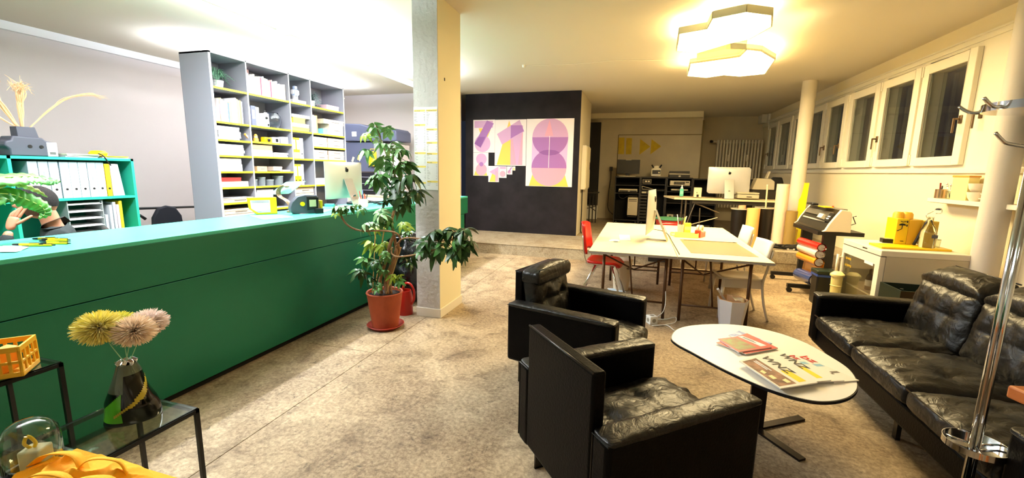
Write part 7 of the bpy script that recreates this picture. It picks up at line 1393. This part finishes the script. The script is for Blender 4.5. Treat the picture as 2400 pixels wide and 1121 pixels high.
def palmate(m, seed, droop, L=.105, W=.050, n=7):
    r_ = random.Random(seed); g = G()
    g.tube([(0, 0, -.09), (0, 0, 0)], .0022, 5)
    for k in range(n):
        a = 2 * PI * k / n + r_.uniform(-.15, .15); l = L * r_.uniform(.75, 1.1); d = Vector((math.cos(a), math.sin(a), 0)); s = Vector((-math.sin(a), math.cos(a), 0)); dz = droop * r_.uniform(.7, 1.3)
        rows = []
        for i in range(7):
            u = i / 6; p = d * (.012 + l * u) + Vector((0, 0, -dz * l * u ** 1.6 + .012 * math.sin(PI * u))); w_ = W * (math.sin(PI * min(1, u * .97 + .01)) ** .8) * (1 if u > .1 else .25) / 2
            rows.append((p - s * w_ + Vector((0, 0, .25 * w_)), p, p + s * w_ + Vector((0, 0, .25 * w_))))
        o = len(g.v)
        for r3 in rows: g.v += [tuple(q) for q in r3]
        for i in range(6):
            for j in range(2): g.f.append((o + i * 3 + j, o + i * 3 + j + 1, o + (i + 1) * 3 + j + 1, o + (i + 1) * 3 + j))
    return g.mesh('leaf', m, 180)
LF = [[palmate(m, s_ * 5 + i, dr) for i, dr in enumerate((.3, .75, 1.2))] for s_, m in enumerate(LM)]
spots = [  # photo-measured places of the leaf rosettes: (x, z at y) through world coordinates, colour, scale
    ((-2.473,3.700,2.017), 2, .75), ((-2.354,3.680,1.962), 2, .8), ((-2.568,3.720,1.915), 3, .7), ((-2.401,3.660,1.841), 2, .95), ((-2.541,3.700,1.762), 2, .8), ((-2.275,3.620,1.799), 2, 1.0), ((-2.150,3.600,1.770), 1, 1.1), ((-2.471,3.660,1.638), 2, .9), ((-2.325,3.620,1.691), 2, 1.0), ((-2.063,3.560,1.661), 1, 1.1), ((-2.223,3.600,1.600), 1, 1.0), ((-2.364,3.600,1.530), 1, 1.0),
    ((-2.181,3.600,1.482), 0, 1.1), ((-1.987,3.500,1.538), 0, 1.2), ((-2.275,3.600,1.419), 0, 1.1), ((-2.426,3.620,1.476), 1, .9), ((-2.115,3.560,1.365), 0, 1.1), ((-1.947,3.500,1.412), 0, 1.1), ((-2.232,3.600,1.298), 0, 1.1), ((-2.363,3.660,1.323), 0, .9), ((-2.152,3.580,1.254), 0, 1.0),
    ((-2.648,3.360,1.267), 1, .95), ((-2.557,3.360,1.230), 1, .8), ((-2.708,3.360,1.208), 3, .6), ((-2.471,3.340,1.267), 1, .6),
    ((-2.371,3.520,1.156), 2, .85), ((-2.319,3.580,1.091), 1, .8), ((-2.484,3.520,1.048), 2, .8), ((-2.521,3.700,1.024), 3, .7), ((-2.182,3.660,1.047), 3, .75), ((-2.114,3.620,0.981), 1, .8), ((-2.509,3.600,0.867), 3, .85), ((-2.362,3.560,0.862), 3, .7), ((-2.554,3.600,0.712), 1, .9), ((-2.412,3.520,0.717), 0, .8), ((-2.592,3.560,0.565), 0, .9), ((-2.463,3.500,0.526), 0, .6),
    ((-2.167,3.700,0.722), 0, .8), ((-2.121,3.700,0.652), 0, .7), ((-2.308,3.500,0.603), 1, .6), ((-2.193,3.500,0.550), 3, .6), ((-2.384,3.500,0.477), 1, .6), ((-2.161,3.560,0.509), 1, .7), ((-2.279,3.500,0.773), 1, .6),
    ((-1.826,3.460,0.953), 0, 1.0), ((-1.719,3.420,1.024), 0, 1.0), ((-1.765,3.440,0.854), 0, 1.1), ((-1.648,3.400,0.946), 1, .9), ((-1.536,3.400,1.056), 0, 1.1), ((-1.443,3.400,1.080), 0, 1.1), ((-1.466,3.360,1.002), 1, 1.0), ((-1.537,3.400,0.923), 0, 1.1), ((-1.407,3.380,0.965), 0, 1.0), ((-1.463,3.380,0.886), 0, .9), ((-1.624,3.440,1.046), 0, .9), ((-1.833,3.440,0.896), 1, .8)]
for p, c, s_ in spots:
    for q in range(2):
        o = bpy.data.objects.new('leaf', LF[c][rr.choice((0, 1, 1, 2, 2))]); COL.objects.link(o); o.parent = t
        o.location = Vector(p) - Vector(w0) + Vector((rr.uniform(-.03, .03), rr.uniform(-.05, .05), rr.uniform(-.04, .03))); o.rotation_euler = (rr.uniform(-.8, .8), rr.uniform(-.8, .8), rr.uniform(0, 6.28)); k = s_ * rr.uniform(.8, 1.1); o.scale = (k, k, k)
for a, b in ((0, 3), (3, 6), (5, 9), (8, 13), (13, 17), (12, 20), (14, 19), (27, 25), (30, 29), (33, 35), (46, 45), (50, 49), (53, 48), (37, 38), (31, 27)): G().tube(spl([Vector(spots[a][0]) - Vector(w0), (Vector(spots[a][0]) + Vector(spots[b][0])) / 2 - Vector(w0) + Vector((.02, 0, -.03)), Vector(spots[b][0]) - Vector(w0)], 4), .003, 5).obj('twig', GST, t, smooth=180)
# red watering can behind the pot
CANR = mat('can_red', (168, 34, 22), .3)
t = thing('watering_can', 'red plastic watering can with a tall looped handle behind the terracotta pot', 'watering can', (-2.42, 4.06, 0)); G().lathe([(0, 0), (.085, 0), (.085, .20), (.07, .27), (.062, .27), (.075, .19), (.075, .01), (0, .01)], n=32).obj('can_body', CANR, t, smooth=50)
G().tube(spl([(-.03, 0, .26), (.0, 0, .34), (.07, 0, .35), (.12, 0, .28), (.12, 0, .18), (.085, 0, .12)], 5), .013, 8).obj('handle', CANR, t, smooth=180); G().tube([(-.07, 0, .06), (-.14, 0, .30)], [.02, .012], 10).obj('spout', CANR, t, smooth=180)
t.rotation_euler.z = -.1
# black sack pile in the gap between counter and pillar
SACK = mat('black_sack', (14, 14, 16), .25, bump=(16, .5))
t = thing('black_sack', 'big glossy black rubbish sack between counter and plaster pillar', 'sack', (-2.60, 4.62, 0)); g = G()
def fsk(u, v):
    a = u * 2 * PI; th = v * PI; z = .42 - .42 * math.cos(th); r = .30 * math.sin(th) ** .55 * (1 - .10 * v); n_ = noise.noise(Vector((math.cos(a) * 2, math.sin(a) * 2, z * 7))) * .05 + noise.noise(Vector((math.cos(a) * 1.2, math.sin(a) * 1.2, z * 22))) * .02
    return ((r + n_) * math.cos(a) * .95, (r + n_) * math.sin(a) * 1.1, max(0, z + n_ * .5 * math.sin(th)))
g.grid(fsk, 40, 40, cu=True); g.obj('sack_body', SACK, t, smooth=180)
for k in range(5): G().tube(spl([(-.28, -.26 + .1 * k, .70 + .02 * k), (-.1, -.32 + .1 * k, .80), (.12, -.30 + .1 * k, .79), (.27, -.2 + .1 * k, .72)], 5), .012, 6).obj('fold', SACK, t, smooth=180)

# ================================================================ LEFT FOREGROUND: THREE BLACK FRAME TABLES
BF = mat('black_frame', (12, 12, 12), .35); TGL = mat('table_glass', (214, 232, 222), .03, trans=1)
def frame_table(x0, x1, y0, y1, z, label, bars=.008):
    o = (x0, y0, 0); t = thing('side_table', label, 'side table', o); b = bars
    for x in (x0 + b, x1 - b):
        for y in (y0 + b, y1 - b): G().box((x - b, y - b, 0), (x + b, y + b, z - .001)).obj('leg', BF, t, w=o)
    for a, c in (((x0, y0, z - 2 * b), (x1, y0 + 2 * b, z)), ((x0, y1 - 2 * b, z - 2 * b), (x1, y1, z)), ((x0, y0, z - 2 * b), (x0 + 2 * b, y1, z)), ((x1 - 2 * b, y0, z - 2 * b), (x1, y1, z))): G().box(a, c).obj('top_rail', BF, t, w=o)
    G().box((x0 + .004, y0 + .004, z + .0005), (x1 - .004, y1 - .004, z + .006)).obj('glass_top', TGL, t, w=o); return t
frame_table(-2.17, -1.785, .62, 1.27, .549, 'black framed side table with glass top carrying the dark vase')
frame_table(-2.74, -2.335, .62, 1.115, .749, 'tallest black framed side table with the yellow crate on it')
frame_table(-2.20, -1.20, .25, .88, .599, 'black side table under the glass bell and yellow cloth at the bottom edge')
# vase
VB = (-1.975, 1.135, .556)
t = thing('glass_vase', 'dark glossy glass vase with a green lit side holding feathery flowers', 'vase', VB); VG = mat('vase_black', (8, 10, 6), .12, spec=.6); VGR = mat('vase_green', (96, 190, 40), .2, trans=.35); VOL = mat('vase_olive', (170, 150, 40), .3); VCL = mat('vase_clear', (190, 210, 180), .05, trans=.85)
def vr(z, a):
    h = .235; u = z / h; r = .086 * (1 - .10 * u) if u < .30 else .0835 - (.0835 - .028) * ((u - .30) / .70) ** 1.15
    return r * (1 + .07 * math.sin(a * 2 + u * 5) + .04 * math.sin(3 * a - u * 9))
N = 72; rows = 44
for nm, m, test in (('dark_body', VG, lambda a, u: True), ('green_patch', VGR, 0), ('olive_stripe', VOL, 0), ('clear_neck', VCL, 0)):
    g = G(); off = {'dark_body': 0, 'green_patch': .0012, 'olive_stripe': .0018, 'clear_neck': .0015}[nm]
    P = [[((vr(j / (rows - 1) * .235, 2 * PI * i / N) + off) * math.cos(2 * PI * i / N) * 1.05, (vr(j / (rows - 1) * .235, 2 * PI * i / N) + off) * math.sin(2 * PI * i / N), j / (rows - 1) * .235) for j in range(rows)] for i in range(N)]
    g.v = [p for r3 in P for p in r3]
    for i in range(N):
        a = (2 * PI * (i + .5) / N)
        for j in range(rows - 1):
            u = (j + .5) / (rows - 1); da = (a + .52) % (2 * PI); da = da - 2 * PI if da > PI else da
            s = u - (.38 + .26 * da)  # diagonal band rising to the right
            ok = {'dark_body': True, 'green_patch': (-1.9 < da < -.45 and .08 < u < .55 and s < .0 + .3), 'olive_stripe': abs(s) < .035 + .02 * math.sin(da * 3) and -.8 < da < 1.5, 'clear_neck': u > .84 or (u > .55 and -1.9 < da < -.35)}[nm]
            if ok: g.f.append((i * rows + j, ((i + 1) % N) * rows + j, ((i + 1) % N) * rows + j + 1, i * rows + j + 1))
    if nm == 'dark_body': g.f.append(tuple(i * rows for i in range(N))[::-1])
    g.obj(nm, m, t, smooth=180)
for k in range(7): a = k * 2 * PI / 7; G().obox((.024 * math.cos(a), .024 * math.sin(a), .242), (.022, .016, .022), (.4 * k, .5, a)).obj('rim_crumple', CHROME, t, bev=.003)
# four feathery pompoms on wire stems
def pompom(c, r, col, ccol, label, foot, seed):
    c = Vector(c); t = thing('pompom_flower', label, 'flower', tuple(foot)); o = Vector(foot); rr = random.Random(seed)
    m = mat('feather_%d_%d_%d' % col, col, .7, sheen=.5); G().tube(spl([foot, (Vector(foot) + c) / 2 + Vector((rr.uniform(-.01, .01), 0, 0)), c], 4), .0018, 5).obj('stem', mat('wire_green', (150, 190, 150), .5), t, w=foot, smooth=180)
    g = G()
    for k in range(1500):
        z = rr.uniform(-1, 1); a = rr.uniform(0, 2 * PI); s = math.sqrt(1 - z * z); d = Vector((s * math.cos(a), s * math.sin(a), z * .78)); l = r * rr.uniform(.82, 1.04)
        q = d.cross(Vector((rr.uniform(-1, 1), rr.uniform(-1, 1), rr.uniform(-1, 1)))).normalized() * .0019
        p0 = c + d * r * .12; p1 = c + d * l * .6; p2 = c + d * l; q2 = q * 1.6
        g.add([p0 - q, p0 + q, p1 + q2, p1 - q2, p2 + q * .5, p2 - q * .5], [(0, 1, 2, 3), (3, 2, 4, 5)])
    f = g.obj('feathers', m, t, w=foot); f['kind'] = 'stuff'
    g = G()
    for k in range(140):
        z = rr.uniform(-1, 1); a = rr.uniform(0, 2 * PI); s = math.sqrt(1 - z * z); d = Vector((s * math.cos(a), s * math.sin(a) , z)); q = Vector((-d.y, d.x, 0)).normalized() * .0016 if abs(d.z) < .98 else Vector((.0016, 0, 0)); l = r * .5
        g.add([c - q, c + q, c + d * l * rr.uniform(.5, 1)], [(0, 1, 2)])
    g.obj('flower_heart', mat('heart_%d_%d_%d' % ccol, ccol, .7), t, w=foot)
ft = Vector(VB) + Vector((0, 0, .235))
def at_(p): return p
pompom((-2.020,1.086,0.957), .088, (250, 236, 130), (246, 140, 100), 'yellow pompom flower with a coral heart, leftmost of the four', tuple(ft + Vector((-.008, 0, 0))), 1)
pompom((-2.050,1.165,0.936), .075, (240, 236, 110), (220, 190, 60), 'lemon green pompom flower between the coral and pink ones', tuple(ft + Vector((-.002, .006, 0))), 2)
pompom((-1.930,1.150,0.932), .082, (255, 232, 206), (206, 110, 70), 'pale peach pompom flower with a rust heart, lowest of the four', tuple(ft + Vector((.004, -.004, 0))), 3)
pompom((-1.980,1.237,0.932), .075, (255, 236, 226), (220, 150, 130), 'cream pink pompom flower at the right of the bunch', tuple(ft + Vector((.010, .004, 0))), 4)
# yellow folding crate
CY = mat('crate_yellow', (226, 170, 30), .45)
A_ = Vector((-2.302,0.978,0.757)); B_ = Vector((-2.409,1.079,0.757)); u = (B_ - A_); Lb = u.length; u.normalize(); vv = Vector((-abs(u.y), -abs(u.x), 0)).normalized(); vv = Vector((u.y * -1, u.x, 0)); vv = vv if vv.x < 0 and True else -vv
La = .30; hc = .125
t = thing('folding_crate', 'small yellow plastic folding crate filled with orange things, at the left edge', 'crate', tuple(A_), math.atan2(u.y, u.x))   # local +x along the right side, local +y along the front face
sg_ = 1 if Vector((-u.y, u.x, 0)).dot(vv) > 0 else -1
def cb(a, b, nm, m=CY, bev=.002): G().box((a[0], a[1] * sg_, a[2]), (b[0], b[1] * sg_, b[2])).obj(nm, m, t, bev=bev)
cb((0, 0, 0), (Lb, La, .006), 'bottom')
def grille(side):
    for z0, z1 in ((.0, .02), (.055, .066), (hc - .022, hc)): 
        if side == 'r': cb((0, 0, z0), (Lb, .008, z1), 'rail')
        elif side == 'l': cb((0, La - .008, z0), (Lb, La, z1), 'rail')
        elif side == 'f': cb((0, 0.008, z0), (.008, La - .008, z1), 'rail')
        else: cb((Lb - .008, .008, z0), (Lb, La - .008, z1), 'rail')
    L = Lb if side in 'rl' else La; n = 5 if side in 'rl' else 11
    for k in range(n):
        p = (L - .01) * k / (n - 1)
        if side == 'r': cb((p, 0, .02), (p + .01, .006, hc - .022), 'slat', bev=0)
        elif side == 'l': cb((p, La - .006, .02), (p + .01, La, hc - .022), 'slat', bev=0)
        elif side == 'f': cb((0, max(p, .008), .02), (.006, p + .01, hc - .022), 'slat', bev=0)
        else: cb((Lb - .006, max(p, .008), .02), (Lb, p + .01, hc - .022), 'slat', bev=0)
for s in 'rlfb': grille(s)
OR = mat('orange_item', (238, 150, 40), .5)
for i, (x, y, lx, ly, rz_, lb) in enumerate(((.05, .07, .05, .09, .3, 'orange packet at the front of the yellow crate'), (.09, .16, .05, .10, -.4, 'orange packet in the middle of the yellow crate'), (.05, .23, .05, .08, .8, 'orange packet at the left in the yellow crate'))):
    o = G().obox((0, 0, .05), (lx, ly, .095), (.1, .1, rz_)).obj('orange_packet', OR, bev=.008); o.location = A_ + u * x + Vector((-u.y, u.x, 0)) * y * sg_ + Vector((0, 0, .012)); tag(o, lb, 'packet')
# glass bell with a candle inside, tilted box beside it
DC = (-1.83, .765, .6135)
t = thing('glass_bell', 'clear glass bell jar standing over a cream candle at the lower left', 'glass bell', DC); BELL = mat('bell_glass', (236, 244, 238), .02, trans=1)
G().lathe([(.070, .0), (.070, .105), (.065, .135), (.050, .158), (.028, .170), (0, .174)], n=48).obj('bell', BELL, t, smooth=180, solid=.0015); G().lathe([(0, 0), (.080, 0), (.080, .006), (0, .006)], n=40).xf((0, 0, -.0058)).obj('base_plate', BF, t, smooth=40)
t = thing('pillar_candle', 'square cream candle with a yellow tag under the glass bell', 'candle', (DC[0] + .018, DC[1] + .0, DC[2] + .002), .5); G().box((-.030, -.028, 0), (.030, .028, .08)).obj('wax', mat('candle_wax', (232, 218, 182), .5), t, bev=.006); G().tube([(0, 0, .079), (0, .004, .09)], .0015, 5).obj('wick', BLK, t); G().tube(spl([(-.01, 0, .078), (-.018, -.01, .10), (-.005, -.01, .125), (.008, -.005, .10), (-.0, 0, .082)], 4), .005, 6).obj('tag_ribbon', YPEN, t, smooth=180)
t = thing('acrylic_frame', 'small tilted dark picture block with pale edges at the bottom left', 'picture block', (-1.92, .64, .606), .4)
G().prism([(0, 0), (.08, 0), (.08, .09), (.02, .12)], 'x', -.05, 0).obj('block', mat('acrylic', (150, 150, 150), .1, trans=.5), t, bev=.004); G().box((.0005, .01, .01), (.002, .07, .08)).obj('picture', mat('picture_grey', (110, 106, 104), .4, var=(14, (180, 178, 174), 3)), t)
# crumpled yellow cloth heap
CLO = mat('yellow_cloth', (240, 170, 16), .8, bump=(150, .15)); t = thing('yellow_cloth', 'crumpled bright yellow cloth bags heaped beside the glass bell', 'cloth', (-1.575, .735, .606))
g = G()
def fc(u, v):
    x = (u - .5) * .54; y = (v - .5) * .29; r = math.sqrt((x / .27) ** 2 + (y / .145) ** 2); e = max(0, 1 - r ** 2.2)
    p = Vector((x * 6, y * 6, 2.3)); warp = noise.noise(Vector((x * 5, y * 5, 9))) * 1.2
    rid = (1 - abs(math.sin((x * 16 + y * 9 + warp * 3.2)))) ** 2.2; rid2 = (1 - abs(math.sin(x * 7 - y * 24 + warp * 4))) ** 2
    z = e ** .6 * (.052 + .025 * noise.noise(p) + .024 * rid + .018 * rid2)
    return (x * (1 - .08 * noise.noise(p)), y, max(.0008, z))
g.grid(fc, 110, 84); g.obj('cloth_heap', CLO, t, smooth=180)
for k, (x, y, a) in enumerate(((-.10, .02, .3), (.05, .05, .9), (.12, -.04, .1), (-.02, -.08, .6))):
    S = spl([(x - .10 * math.cos(a), (y - .07 * math.sin(a)) * .7, .05), (x - .04, y * .7, .09), (x + .05, y * .7 + .02, .095), (x + .11 * math.cos(a), (y + .06 * math.sin(a)) * .7, .045)], 5); g = G(); n_ = len(S)
    for i, p in enumerate(S): w_ = .016; g.v += [(p.x - w_ * math.sin(a), p.y + w_ * math.cos(a), p.z), (p.x + w_ * math.sin(a), p.y - w_ * math.cos(a), p.z + .012)]
    g.f = [(2 * i, 2 * i + 1, 2 * i + 3, 2 * i + 2) for i in range(n_ - 1)]; g.obj('strap', CLO, t, smooth=180, solid=.003)
